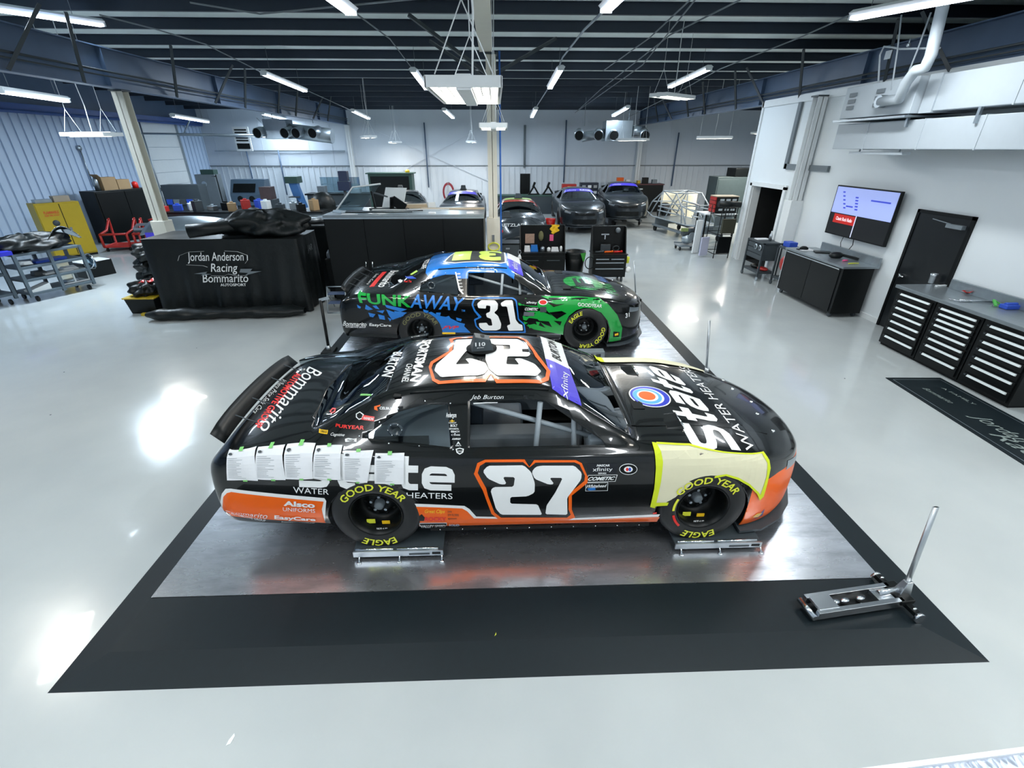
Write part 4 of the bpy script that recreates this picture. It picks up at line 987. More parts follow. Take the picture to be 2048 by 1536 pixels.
# head lamp sticker, grille and nose mark
def nose_decals(D, num=None, side_col=None):
    for s in (-1, 1):
        P = [V((3.40, s*.9, .50)), V((3.62, s*.9, .47)), V((3.64, s*.9, .54)), V((3.41, s*.9, .585))]
        bm = unitise(shape_bm([[(0, .1), (1, 0), (1, .7), (0, 1)]])); gridcut(bm, .1, .3)
        D.lay('headlamp_sticker', bm, lambda a, b_: bil(P, a, b_), (0, -s, 0), m_galv, .003)
    for (z0, z1, yy) in ((.40, .50, .42), (.08, .27, .50)):
        P = [V((3.76, -yy, z0)), V((3.76, yy, z0)), V((3.76, yy*.95, z1)), V((3.76, -yy*.95, z1))]
        bm = unitise(shape_bm([[(0, .2), (.05, 0), (.95, 0), (1, .2), (1, 1), (0, 1)]])); gridcut(bm, .06, .5)
        D.lay('grille', bm, lambda a, b_: bil(P, a, b_), (-1, 0, 0), m_blackmatte, .003)
nose_decals(D)
D.poly('sponsor_backing', [c3([(1170,1135),(1275,1120),(1265,1170),(1155,1188)])], mat('navy_vinyl', '1d3f8a', .3), off=.003)
D.poly('sponsor_mark', [c3([(1180,1155),(1215,1135),(1260,1145),(1225,1168)])], m_gold, off=.005); tq('sponsor_lettering', 'SUNOCO', c3([(1190,1158),(1250,1150),(1250,1143),(1190,1150)]), m_bluep, off=.0065)
# things lying on and taped to the car: setup sheets, masking paper, roof box
for i, (q, lab) in enumerate((
    ([(195,1085),(405,1090),(402,955),(395,865),(215,878),(190,975)], 'leftmost printed setup sheet taped to the rear flank of the near car'),
    ([(388,1080),(590,1088),(585,970),(590,852),(405,866),(392,975)], 'second printed setup sheet from the left, over a faint round logo'),
    ([(588,1080),(775,1080),(790,940),(798,842),(605,842),(590,960)], 'third printed setup sheet, hung slightly higher than its neighbours'),
    ([(775,1075),(965,1085),(985,960),(980,853),(800,855),(782,960)], 'fourth printed setup sheet from the left on the near car'),
    ([(985,1095),(1145,1105),(1180,990),(1190,890),(985,890),(978,1000)], 'fifth printed setup sheet with creased lower corner'),
    ([(1195,1110),(1395,1115),(1402,1000),(1400,908),(1198,908),(1190,1000)], 'rightmost printed setup sheet, beside the white lettering'))):
    P = D.px(c1([q[0], q[1], q[3], q[4]]), ('y', -.97))
    t = thing('paper_sheet', lab, 'paper', L1, 0, 'setup sheets taped to the car')
    D2 = Decals(bvA, t, L1)
    bm = unitise(shape_bm([[(0,0),(1,.01),(.99,1),(.01,.99)]])); gridcut(bm, .15, .12)
    rnd = random.random()*6
    sh = D2.lay('sheet', bm, lambda a, b_: bil(P, a, b_), (0,1,0), m_paper, .012)
    for v in sh.data.vertices: v.co.y -= .004*(1+sin(v.co.x*23+rnd)*cos(v.co.z*17+rnd))
    for k in range(13):
        yy = .80-k*.058; x1 = .35+.35*random.random()
        bm = unitise(shape_bm([[(0,0),(1,0),(1,1),(0,1)]])); gridcut(bm, .2, 2)
        a0, a1 = .07, x1
        D2.lay('printed_line', bm, lambda a, b_: bil(P, a0+(a1-a0)*a, yy+.010*b_), (0,1,0), m_grey, .0205)
    bm = unitise(shape_bm([disc(0, 0, 1, .5, 14)])); D2.lay('printed_badge', bm, lambda a, b_: bil(P, .08+.14*a, .88+.05*b_), (0,1,0), m_dgrey, .0205)
    for (cx, cy) in ((.5, .985), (.6, .01)):
        bm = unitise(shape_bm([[(0,0),(1,0),(1,1),(0,1)]])); D2.lay('tape_strip', bm, lambda a, b_: bil(P, cx-.07+.14*a, cy-.03+.06*b_), (0,1,0), m_gtape, .022)
t = thing('masking_paper', 'cream masking paper edged in lime tape over the near front fender', 'masking paper', L1)
D2 = Decals(bvA, t, L1)
mp = [(505,642),(740,655),(1225,705),(1258,760),(1262,800),(1225,960),(1205,1005),(1180,965),(1130,915),(1060,875),(980,850),(880,868),(790,905),(700,950),(640,1010),(610,1040),(525,1050),(490,1052),(520,930),(540,800)]
D2.poly('sheet', [c3(mp)], m_mask, off=.010)
D2.poly('tape_edge', [c3([(500,640),(530,645),(560,700),(572,760),(560,880),(520,1060),(488,1052),(515,930),(525,800),(520,720)])], m_tape, off=.013)
D2.poly('tape_edge', [c3([(530,640),(745,650),(1225,700),(1262,750),(1270,800),(1225,985),(1200,1010),(1182,965),(1188,950),(1205,975),(1245,850),(1250,770),(1215,712),(740,662),(530,652)])], m_tape, off=.013)
D2.poly('tape_edge', [c3([(610,1022),(600,1042),(505,1048),(510,1025)])], m_tape, off=.014)
D2.poly('tape_edge', [c3([(1180,965),(1130,915),(1060,875),(980,850),(905,865),(910,850),(985,838),(1065,862),(1135,902),(1190,955)])], m_tape, off=.014)
t = thing('masking_paper', 'strip of cream masking paper with a lime tape end on the far bonnet edge', 'masking paper', L1)
D2 = Decals(bvA, t, L1)
D2.poly('sheet', [[(2.08,.66),(2.7,.70),(3.25,.64),(3.3,.80),(3.0,.93),(2.5,.955),(2.1,.94)]], m_mask, side='z', off=.010, coords='body')
D2.poly('tape_edge', [[(2.04,.64),(2.14,.66),(2.15,.93),(2.05,.92)]], m_tape, side='z', off=.013, coords='body')
# wheel marks
for w_ in [c for c in carA.children if c.name.startswith('wheel') and c.location.y < 0]:
    b = MB().box(-.10, -.03, -.172, -.165, -.19, -.15); b.T = None
    build('wheel_sticker', MB().box(-.115, -.045, -.06, -.053, -.165, -.125), m_yel, w_)
    build('wheel_sticker', MB().box(.01, .075, -.06, -.053, -.175, -.145), m_gold, w_)
    flat_text('wheel_lettering', 'SET-UP', m_wht, w_, (-.03, -.10, -.195), (1,0,0), (0,0,1), .09, .017, .02)
    if w_.location.x > 1:
        for a0, a1, m in ((pi*.86, pi*1.02, m_yel), (pi*1.08, pi*1.25, m_redv)):
            b = MB().grid(lambda a, b_: V(((.24+.02*b_)*cos(a0+(a1-a0)*a), -.160, (.24+.02*b_)*sin(a0+(a1-a0)*a))), 8, 1); build('chalk_mark', b, m, w_)
# antenna-like roof box
p = D.px([(970, 700)], ('z', 1.28))[0]
t = thing('roof_box', 'black tapered box marked 110 standing on the roof of the near car', 'box', V(L1)+V((p.x-.03, p.y+.02, p.z+.008)), R(8))
b = MB().hexa([(-.10,-.08,0), (.10,-.08,0), (.10,.09,0), (-.10,.09,0)], [(-.06,-.06,.135), (.075,-.06,.10), (.075,.06,.10), (-.06,.06,.135)])
build('housing', b, m_dgrey, t, bevel=.006)
build('flange', MB().lathe([(0,.0),(.14,.0),(.14,.006),(0,.008)], (0,.0,0), 'z', 24), m_blackmatte, t)
build('top_opening', MB().lathe([(0,.0),(.03,.0)], (.0,0,.122), 'z', 16), m_blackmatte, t)
flat_text('lettering', '110', m_wht, t, (-.065, -.0785, .055), (1,0,0), (0,.13,1), .09, .035, .03, 0, .003)
flat_text('lettering', 'gasoline', m_wht, t, (-.05, -.081, .035), (1,0,0), (0,.13,1), .06, .012, .01, 0, .003)
# small roof hardware
for q in ([(975,640),(1060,645)],):
    pass
for (x, y) in ((.20, -.60), (1.25, .02)):
    h = bvA.ray_cast(V((x, y, 2)), V((0,0,-1)))[0]; build('roof_vent', MB().box(h.x-.03, h.x+.03, h.y-.03, h.y+.03, h.z-.004, h.z+.01), m_blackmatte, carA, bevel=.004)

# ------------------------------------------------------------------ setup platform
def plate_mat():
    m = mat('scuffed_steel_plate', 'c4c9cf', .30, .92)
    nt = m.node_tree; b = nt.nodes['Principled BSDF']; tc = nt.nodes.new('ShaderNodeTexCoord')
    n = nt.nodes.new('ShaderNodeTexNoise'); n.inputs['Scale'].default_value = 1.6; n.inputs['Detail'].default_value = 9; n.inputs['Roughness'].default_value = .65
    mp = nt.nodes.new('ShaderNodeMapping'); mp.inputs['Scale'].default_value = (.6, 2.2, 1)
    nt.links.new(tc.outputs['Object'], mp.inputs['Vector']); nt.links.new(mp.outputs[0], n.inputs['Vector'])
    cr = nt.nodes.new('ShaderNodeValToRGB'); cr.color_ramp.elements[0].color = srgb('9a9fa6'); cr.color_ramp.elements[1].color = srgb('dfe2e8')
    cr.color_ramp.elements[0].position = .35; cr.color_ramp.elements[1].position = .62
    r = nt.nodes.new('ShaderNodeMapRange'); r.inputs[1].default_value = .35; r.inputs[2].default_value = .65; r.inputs[3].default_value = .36; r.inputs[4].default_value = .2
    nt.links.new(n.outputs['Fac'], cr.inputs[0]); nt.links.new(cr.outputs[0], b.inputs['Base Color']); nt.links.new(n.outputs['Fac'], r.inputs[0]); nt.links.new(r.outputs[0], b.inputs['Roughness'])
    return m
m_plate = plate_mat()
PX0, PX1, PY0, PY1 = -2.67, 3.02, 2.54, 9.95
t = thing('setup_platform', 'low steel setup platform with black rubber ramp border under both race cars', 'platform')
b = MB()
ys = [PY0, 3.55, 5.0, 6.3, 7.6, 8.8, PY1]
for y0, y1 in zip(ys, ys[1:]): b.box(PX0, PX1, y0+.0015, y1-.0015, .0, .042)
build('steel_sheet', b, m_plate, t)
O = [(-2.90, 1.87), (3.29, 1.87), (3.29, 10.3), (-2.90, 10.3)]
zt = .038
b = MB()
I = [(PX0, 2.11), (PX1, 2.11), (PX1, PY1), (PX0, PY1)]
for i in range(4):
    a, c = O[i], O[(i+1) % 4]; p, q = I[i], I[(i+1) % 4]
    b.add([(a[0], a[1], .0), (c[0], c[1], .0), (q[0], q[1], zt), (p[0], p[1], zt), (p[0], p[1], 0), (q[0], q[1], 0)], [(0,1,2,3), (3,2,5,4), (0,3,4), (1,5,2), (0,4,5,1)])
build('ramp', b, m_rubber, t)
build('rubber_apron', MB().box(PX0, PX1, 2.11, PY0-.002, 0, .038), m_rubber, t)
# scale pads under the wheels
def scale_pad(x, y, label, flip=1):
    t = thing('scale_pad', label, 'wheel scale', (x, y, .042), 0, 'wheel scale pads')
    build('top_plate', MB().box(-.36, .38, -.20, .26, .065, .08), m_dgrey, t, bevel=.003)
    b = MB().box(-.36, .38, -.215, -.20, .03, .085); build('front_rail', b, m_alu, t, bevel=.002)
    build('readout_slot', MB().box(.10, .27, -.218, -.215, .045, .062), m_dgrey, t)
    build('label_plate', MB().box(.29, .36, -.218, -.215, .048, .070), m_black, t)
    for x0, x1 in ((-.34, -.03), (.0, .34)): build('roller', MB().tube((x0, -.19, .09), (x1, -.19, .09), .010, 8), m_chrome, t)
    for fx in (-.31, .02, .37):
        for fy in (-.25, .2):
            build('levelling_foot', MB().lathe([(0, .012), (.014, .012), (.02, .006), (.02, 0)], (fx, fy, 0), 'z', 12).tube((fx, fy, .01), (fx, fy+.05 if fy < 0 else fy, .05), .007, 6), m_chrome, t)
    return t
scale_pad(-.86, 3.07, 'silver wheel scale pad under the rear wheel of the near car')
scale_pad(1.83, 3.07, 'silver wheel scale pad under the front wheel of the near car')
scale_pad(-.86, 4.72, 'wheel scale pad under the far rear wheel of the near car')
scale_pad(1.83, 4.72, 'wheel scale pad under the far front wheel of the near car')

# ------------------------------------------------------------------ black, blue and green car 31
L2 = (-1.235, 8.14, .18)
m_greenp = mat('green_body_paint', '179a3c', .2, coat=.8, noise=.02)
m_bluer = mat('blue_body_paint', '1b6fc4', .2, coat=.8, noise=.02)
roofpoly = [(.02, -.80), (1.50, -.80), (1.44, 0), (1.50, .80), (.02, .80), (.12, 0)]
paint2 = [(m_bluer, ([(.10, 1.135), (.24, 1.0), (1.52, 1.0), (1.52, 1.135), (1.48, 1.5), (.10, 1.5)], lambda c: c.z > 1.06 and .05 < c.x < 1.6, (0, 2)))]
def tt2(): return [('EAGLE', pi*.72, .9, .255, .066, m_yel), ('GOOD YEAR', -pi*.28, 2.0, .255, .066, m_yel)]
carB, bvB = stock_car('black stock race car numbered 31 with blue roof and green front fender', L2, body=m_gloss, paint=paint2, txt_f=tt2(), txt_r=[('GOOD YEAR', pi/2, 2.3, .255, .066, m_khaki)])
D = DD = Decals(bvB, carB, L2)
def g(L): return [(640+p[0]/3.103, 480+p[1]/3.103) for p in L]
fend = [(1370,348),(1600,350),(1730,358),(1790,400),(1845,465),(1875,545),(1865,620),(1790,632),(1802,560),(1785,500),(1745,450),(1690,425),(1640,420),(1590,435),(1545,470),(1515,530),(1508,588),(1470,580),(1330,555),(1280,530),(1330,520),(1400,545),(1350,490),(1275,480),(1340,455),(1270,440),(1370,440),(1440,470),(1400,430),(1230,400),(1330,400),(1270,360),(1380,390),(1450,380)]
D.poly('green_flame_panel', [g(fend)], m_greenp, off=.003)
for tri in ([(1400,380),(1470,400),(1520,395),(1450,415)], [(1420,450),(1500,440),(1530,455),(1470,490)], [(1350,500),(1420,505),(1440,540),(1400,525)], [(1450,500),(1500,505),(1490,530)], [(1600,365),(1620,362),(1615,375)]):
    D.poly('black_shard', [g(tri)], m_gloss, off=.006)
for tri in ([(1230,388),(1250,396),(1248,408),(1232,404)], [(1258,470),(1300,480),(1280,500),(1262,495)], [(1290,520),(1318,540),(1300,548)], [(1340,505),(1365,510),(1350,545)], [(1262,505),(1290,512),(1270,525)]):
    D.poly('green_shard', [g(tri)], m_greenp, off=.005)
D.poly('rear_blue_panel', [g([(690,445),(740,470),(800,480),(880,520),(935,575),(760,572),(745,520),(715,480),(670,450)])], m_blue, off=.003)
for tri in ([(230,400),(255,415),(250,425),(235,420)], [(285,400),(330,430),(300,435),(280,428)], [(325,408),(350,405),(370,430),(345,425)], [(300,450),(345,460),(330,480),(310,475)], [(360,460),(400,470),(405,495),(370,490)],
            [(400,400),(540,430),(500,445),(415,420)], [(350,440),(400,435),(390,455)], [(410,430),(470,450),(520,470),(450,495),(430,470)], [(460,440),(540,450),(500,480),(470,460)], [(640,430),(675,440),(665,455),(645,450)], [(720,450),(750,450),(745,470),(722,462)], [(770,480),(800,470),(815,490),(790,500)], [(845,480),(880,490),(875,505),(848,498)], [(860,510),(900,520),(895,535)], [(420,480),(445,490),(435,505)]):
    D.poly('blue_shard', [g(tri)], m_blue, off=.005)
tq2 = lambda n, s_, q, m, **k: D.quad(n, s_, g(q), m, **k)
tq2('sponsor_lettering', 'FUNK', [(248,390),(568,420),(572,345),(250,312)], m_greenp, bold=.03, off=.007)
tq2('sponsor_lettering', 'AWAY', [(560,420),(870,440),(902,360),(572,335)], m_blue, bold=.015, off=.0075)
tq2('sponsor_lettering', 'TM', [(878,445),(900,445),(900,432),(878,432)], m_blue, off=.007)
n3 = [[(975,395),(1000,374),(1085,374),(1105,395),(1102,430),(1080,450),(1105,470),(1125,520),(1120,550),(1095,560),(1015,560),(990,540),(985,515),(1035,512),(1045,530),(1070,530),(1062,488),(1035,478),(1030,455),(1055,445),(1058,408),(1030,405),(1030,425),(982,422)],
      [(1120,392),(1150,374),(1195,374),(1215,495),(1235,520),(1255,525),(1260,560),(1170,562),(1160,530),(1182,522),(1160,412),(1128,412)]]
rg = [(940,400),(950,368),(985,358),(1200,358),(1222,375),(1235,490),(1270,520),(1278,575),(1150,575),(1005,572),(965,535),(955,490),(985,478),(955,440)]
rgi = [(950,402),(960,374),(990,365),(1195,365),(1214,380),(1228,494),(1262,524),(1268,568),(1150,568),(1010,566),(974,533),(966,497),(1005,478),(965,436)]
D.poly('number_outline', [g(rg), g(rgi)], m_blue, off=.008, smooth=1)
for p_ in n3: D.poly('door_number', [g(p_)], m_wht, off=.009, smooth=1)
tq2('sponsor_lettering', 'Bommarito', [(143,530),(290,535),(290,510),(145,500)], m_wht, shear=.35, off=.006)
tq2('sponsor_lettering', 'AUTOMOTIVE GROUP', [(158,542),(285,545),(285,537),(158,533)], m_wht, off=.006)
tq2('sponsor_lettering', 'EasyCare', [(306,538),(442,542),(442,522),(308,515)], m_wht, bold=.02, off=.006)
tq2('sponsor_lettering', 'FVP', [(758,552),(862,552),(862,532),(768,532)], m_redv, bold=.02, shear=.3, off=.006)
D.poly('yellow_strip', [g([(755,572),(840,572),(840,583),(755,583)])], m_gold, off=.006)
tq2('series_lettering', 'xfinity', [(1280,398),(1345,400),(1345,382),(1280,380)], m_wht, off=.008)
D.poly('series_patch', [g([(1268,365),(1350,365),(1350,408),(1268,405)])], m_black, off=.006)
D.poly('sponsor_backing', [g([(1268,414),(1356,416),(1352,442),(1264,440)])], m_black, off=.006)
tq2('sponsor_lettering', 'COMETIC', [(1270,436),(1350,438),(1354,421),(1273,419)], m_wht, bold=.03, shear=.2, off=.008)
D.poly('sponsor_backing', [g([(1266,446),(1330,448),(1328,472),(1262,470)])], m_galv, off=.006)
D.poly('round_badge', [g([(1384+28*cos(2*pi*k/16), 386+18*sin(2*pi*k/16)) for k in range(16)])], m_wht, off=.006)
D.poly('round_badge', [g([(1384+22*cos(2*pi*k/16), 386+13*sin(2*pi*k/16)) for k in range(16)])], m_redv, off=.008)
D.poly('sponsor_backing', [g([(1365,415),(1405,415),(1405,448),(1365,448)])], m_dgrey, off=.006)
tq2('fender_lettering', 'GOODYEAR', [(1600,410),(1748,420),(1752,400),(1600,388)], m_wht, bold=.01, off=.006)
D.poly('sponsor_backing', [g([(1820,568),(1858,570),(1855,600),(1818,602)])], m_black, off=.005); D.poly('sponsor_mark', [g([(1828,582),(1850,575),(1850,590),(1828,594)])], m_gold, off=.007)
tq2('nose_number', '31', [(1895,485),(1920,475),(1920,450),(1895,455)], m_wht, bold=.03, off=.004)
D.poly('purple_patch', [g([(530,222),(575,225),(600,240),(545,240)])], m_bluep, off=.004); D.poly('yellow_patch', [g([(560,214),(600,188),(608,196),(570,218)])], m_lime, off=.004)
D.poly('white_patch', [g([(484,250),(500,244),(514,250),(505,264),(488,262)])], m_wht, off=.004); tq2('small_script', 'Red Tie', [(522,262),(568,264),(568,250),(522,248)], m_redv, shear=.3, off=.004)
tq2('door_name', 'PARKER', [(905,177),(970,179),(970,169),(905,167)], m_wht, off=.003); tq2('door_name', 'R', [(976,181),(990,181),(990,164),(976,164)], m_wht, bold=.03, off=.003); tq2('door_name', 'RETZLAFF', [(998,180),(1082,181),(1082,170),(998,169)], m_wht, off=.003)
for k, s_ in enumerate(('RHEEM', 'CHEVROLET', 'BOLT', 'LUCAS', 'AXALTA', 'MAHLE')): tq2('post_sticker', s_, [(850+k*4,215+k*20),(870+k*4,215+k*20),(870+k*4,205+k*20),(850+k*4,205+k*20)], m_wht, off=.003)
D.poly('post_stripe', [g([(838,200),(846,200),(868,300),(893,335),(886,338),(862,312)])], m_wht, off=.004)
# roof number, boot, banner
top_poly('roof_number_border', [[(1.39,.60),(.42,.62),(.40,.50),(.50,.42),(.36,-.38),(.55,-.46),(.95,-.42),(1.30,-.48),(1.40,-.40)]], m_wht, .004, 1)
top_poly('roof_number_shadow', [[(1.37,.57),(.44,.59),(.42,.51),(.53,.43),(.39,-.35),(.56,-.43),(.95,-.39),(1.28,-.45),(1.37,-.38)]], m_black, .006, 1)
top_text('roof_number', '3', .93, 1.32, -.36, .52, m_lime, 'far', .05, 0, .009); top_text('roof_number', '1', .50, .80, -.33, .52, m_lime, 'far', .06, 0, .009)
top_text('boot_lettering', 'Bommarito', -.70, -.54, -.62, .50, m_wht, 'rear', .02, .35, .004)
top_poly('red_boot_band', [[(-.84,-.56),(-.76,-.56),(-.76,.45),(-.84,.45)]], m_redv, .003)
top_text('boot_lettering', 'Sells Cars', -.93, -.88, -.40, .35, m_wht, 'rear', 0, .3, .004)
top_text('window_name', 'RETZLAFF', .0, .09, -.48, .1, m_wht, 'rear', .02, 0, .004)
top_poly('windscreen_banner', [[(1.43, -.585), (1.50, -.62), (1.66, -.665), (1.645, -.3), (1.64, -.10), (1.42, -.10)]], m_purple, .003)
top_poly('windscreen_banner', [[(1.42, -.10), (1.64, -.10), (1.645, .3), (1.66, .65), (1.50, .61), (1.43, .57)]], m_wht, .003)
top_text('banner_lettering', 'xfinity', 1.48, 1.61, -.56, -.14, m_wht, 'front', 0, .1, .006)
# bonnet art: a green round with an F, blue and green words
top_poly('bonnet_green_oval', [[(2.72+.34*cos(2*pi*k/28), -.18+.42*sin(2*pi*k/28)) for k in range(28)]], m_greenp, .003)
top_text('bonnet_lettering', 'F', 2.56, 2.88, -.42, .05, m_black, 'front', .03, 0, .006)
for k in range(12): 
    a = k*1.3; top_poly('black_shard', [[(2.45+.05*k, -.50+.03*(k % 3)), (2.50+.05*k, -.44+.02*(k % 4)), (2.52+.05*k, -.53)]], m_gloss, .006)
top_text('bonnet_lettering', 'FUNK', 3.05, 3.24, -.62, .0, m_greenp, 'front', .02, 0, .004); top_text('bonnet_lettering', 'AWAY', 3.05, 3.24, .04, .64, m_blue, 'front', .02, 0, .004)
nose_decals(D)
for (x, y) in ((2.38, -.52), (2.38, .56)):
    h = bvB.ray_cast(V((x, y, 2)), V((0,0,-1)))[0]
    build('bonnet_vent', MB().box(h.x-.06, h.x+.07, h.y-.10, h.y+.10, h.z-.005, h.z+.008), m_blackmatte, carB, bevel=.004)
for (x, y) in ((3.40, -.5), (3.40, .5), (3.45, 0)):
    h = bvB.ray_cast(V((x, y, 2)), V((0,0,-1)))[0]; build('bonnet_pin', MB().lathe([(0, .012), (.014, .01), (.016, 0)], h, 'z', 12), m_chrome, carB)
# stands under car 31
def stand(x, y, label):
    t = thing('wheel_stand', label, 'stand', (x, y, .042), 0, 'wheel stands')
    build('deck', MB().box(-.17, .2, -.16, .28, .03, .052), m_dgrey, t, bevel=.002)
    build('foot', MB().box(-.17, -.12, -.16, .28, .0, .03), m_alu, t); build('foot', MB().box(.15, .2, -.16, .28, .0, .03), m_alu, t)
stand(1.43, 7.27, 'grey wheel stand under the front wheel of the green and blue car'); stand(-1.235, 7.27, 'grey wheel stand under the rear wheel of the green and blue car')
stand(1.43, 8.97, 'grey wheel stand at the far front wheel of the green and blue car'); stand(-1.235, 8.97, 'grey wheel stand at the far rear wheel of the green and blue car')
t = thing('step_block', 'open grey metal block stand below the front wheel of the green car', 'stand', tuple(at(1180, 722, z=.042)))
for p in ((-.2,-.16,-.12,.04,.0,.17), (.14,.2,-.12,.04,.0,.17)): build('leg', MB().box(p[0], p[1], p[2], p[3], p[4], p[5]), m_grey, t)
build('top', MB().box(-.2, .2, -.12, .04, .17, .2), m_grey, t)

# ------------------------------------------------------------------ floor jack near right
def floor_jack(P, rz, label, handle=((.0,0,0),(0,0,1)), r=.018, mt=None, hl=None):
    t = thing('floor_jack', label, 'floor jack', P, rz)
    mt = mt or m_steel
    b = MB().box(-.68, .02, -.145, -.085, .035, .10); build('side_rail', b, mt, t, bevel=.004)
    build('side_rail', MB().box(-.68, .02, .085, .145, .035, .10), mt, t, bevel=.004)
    build('nose_bar', MB().tube((-.70, -.14, .05), (-.70, .14, .05), .022, 12), mt, t)
    build('lift_pad', MB().box(-.66, -.50, -.10, .10, .08, .105), mt, t, bevel=.005)
    for x in (-.48, -.40, -.27): build('roller', MB().lathe([(0,.0),(.03,.0),(.035,.012),(.03,.03),(0,.03)], (x, 0, .06), 'z', 14), m_chrome, t)
    build('inner_tray', MB().box(-.5, -.02, -.09, .09, .035, .05), m_black, t)
    build('power_unit', MB().box(-.16, -.03, -.08, .08, .05, .09).tube((-.14, 0, .10), (.02, 0, .11), .035, 12), mt, t)
    build('rear_axle', MB().box(.02, .07, -.30, .30, .04, .075), m_black, t, bevel=.004)
    build('cross_plate', MB().box(-.02, .10, -.16, .16, .06, .10), m_black, t, bevel=.01)
    for y in (-.32, .32): build('caster_wheel', MB().tube((.05, y-.02, .04), (.05, y+.02, .04), .04, 16), mt, t)
    for y in (-.24, -.12, .12, .24): build('bolt', MB().lathe([(0,.012),(.014,.01),(.016,0)], (.045, y, .075), 'z', 8), m_chrome, t)
    build('handle_yoke', MB().hexa([(.02,-.06,.08),(.12,-.06,.08),(.12,.06,.08),(.02,.06,.08)], [(.06,-.035,.20),(.11,-.035,.20),(.11,.035,.20),(.06,.035,.20)]), mt, t, bevel=.006)
    a, d = V(handle[0]), V(handle[1])
    build('handle', MB().tube(a, d, r, 14), m_alu, t)
    build('handle_bore', MB().tube(d+(d-a).normalized()*.0005, d+(d-a).normalized()*.001, r*.7, 12), m_blackmatte, t)
    return t
P0 = V((2.93, 2.33, .04)); rz = R(7)
top = at(1872, 1014, y=P0.y+.10)
lt = M.Rotation(-rz, 3, 'Z') @ (top-P0); lt.y /= .58
jk = floor_jack(tuple(P0), rz, 'chrome floor jack with a grey pole handle on the near right corner of the platform', ((.085, 0, .15), tuple(lt)), .023); jk.scale = (1, .58, 1)
# jack behind the near car and jack at the nose of the far car: only poles and heads show
def pole_jack(ub, vb, ut, vt, z, label, mt, head=True, r=.016, tbar=False):
    P = at(ub, vb, z=z); T = at(ut, vt, y=P.y)
    t = thing('jack_pole', label, 'jack handle', P)
    build('pole', MB().tube((0, 0, .05), tuple(T-P), r, 12), mt, t)
    build('base', MB().box(-.1, .1, -.14, .14, 0, .06), m_black, t, bevel=.01)
    if head: build('socket', MB().tube((0, 0, .03), (0, 0, .14), .035, 10), m_alu, t)
    if tbar:
        q = T-P; build('grip', MB().bar(q+V((-.02, 0, 0)), q+V((.14, .02, .03)), .04, .04), m_alu, t)
    return t
pole_jack(1411, 752, 1419, 641, .04, 'grey upright jack pole behind the bonnet of the near car', m_alu)
pole_jack(1271, 600, 1268, 522, .0, 'grey upright jack pole at the nose of the green and blue car', m_alu)
pole_jack(659, 706, 641, 600, .0, 'black upright jack pole with a grey grip left behind the near car', m_black, tbar=True, r=.024)
# ------------------------------------------------------------------ right side: drawer chests, bench, television
def lever(t, b): pass
t = thing('drawer_chest', 'black three-column drawer chest with white handles under a grey worktop', 'tool chest', (6.76, 0, 0))
m_hand = mat('white_drawer_handle', 'd4dcdc', .35, noise=.03)
y0 = 5.20; cw = .79
for ci, nd in enumerate((7, 8, 7)):
    ya, yb = y0+(2-ci)*cw, y0+(3-ci)*cw-.02
    build('carcass', MB().box(0, .62, ya, yb, .04, 1.0), m_black, t)
    z = .96
    hs = [.10]*3+[.13]*(nd-5)+[.17, .19] if nd == 8 else [.115]*3+[.125, .125, .15, .16]
    sc = .90/sum(hs)
    for h in hs:
        h *= sc; z -= h
        d_ = build('drawer', MB().box(-.022, 0, ya+.04, yb-.06, z+.006, z+h-.006), m_black, t, bevel=.003)
        build('handle', MB().prism([(-.05, z+h-.045), (-.022, z+h-.05), (-.022, z+h-.02), (-.035, z+h-.018)], ya+.07, yb-.13, 'y'), m_hand, d_)
        build('lock', MB().box(-.026, -.022, yb-.1, yb-.07, z+h-.045, z+h-.025), m_dgrey, d_)
build('plinth', MB().box(.03, .6, y0+.02, y0+3*cw-.04, 0, .04), m_blackmatte, t)
t = thing('worktop', 'grey metal worktop with upstand on the black drawer chest', 'worktop', (6.72, 0, 0))
build('top', MB().box(0, .72, y0-.03, y0+3*cw+.01, 1.0, 1.05), m_top, t, bevel=.004)
build('upstand', MB().box(.67, .72, y0-.03, y0+3*cw-.25, 1.05, 1.20), m_top, t, bevel=.004)
def on(u, v, z): return at(u, v, z=z)
def small(name, mb, m, label, cat, P, rz=0, **k): return solo(name, mb, m, label, cat, tuple(P), rz, **k)
ZT = 1.052
small('jug', MB().lathe([(.045,0),(.05,.12),(.055,.16),(.05,.16),(.04,.01),(0,.01)], n=16), m_alu, 'silver jug on the grey worktop nearest the black door', 'jug', on(1862, 566, ZT))
small('spray_can', MB().lathe([(.0,0),(.03,0),(.03,.15),(.015,.17),(.012,.20),(0,.20)], n=14), m_white, 'white spray can beside the silver jug', 'can', on(1856, 560, ZT)+V((.08, .12, 0)))
small('white_wrench', MB().bar((-.18,0,.01), (.12,.05,.01), .04, .02).bar((.1,.04,.012), (.22,-.03,.012), .03, .02), m_white, 'white bent tool lying against the worktop upstand', 'tool', on(1893, 573, ZT))
small('sunglasses', MB().ball((-.04,0,.03), .03, 8, (1,.4,1)).ball((.04,0,.03), .03, 8, (1,.4,1)).tube((-.01,0,.035),(.01,0,.035),.004), m_black, 'dark glasses on the worktop beside the white tool', 'glasses', on(1900, 571, ZT)+V((0,.03,0)))
small('red_rag', MB().grid(lambda a, b: V(((a-.5)*.22, (b-.5)*.14, .03*sin(a*7)*cos(b*5)+.035)), 10, 8), m_red, 'red cloth rag on the drawer chest worktop', 'cloth', on(1943, 588, ZT), solid=.004)
small('paper_wad', MB().grid(lambda a, b: V(((a-.5)*.22, (b-.5)*.16, .04*sin(a*5+1)*cos(b*6)+.045)), 10, 8), m_paper, 'crumpled white paper beside the red rag', 'paper', on(1975, 595, ZT), solid=.003)
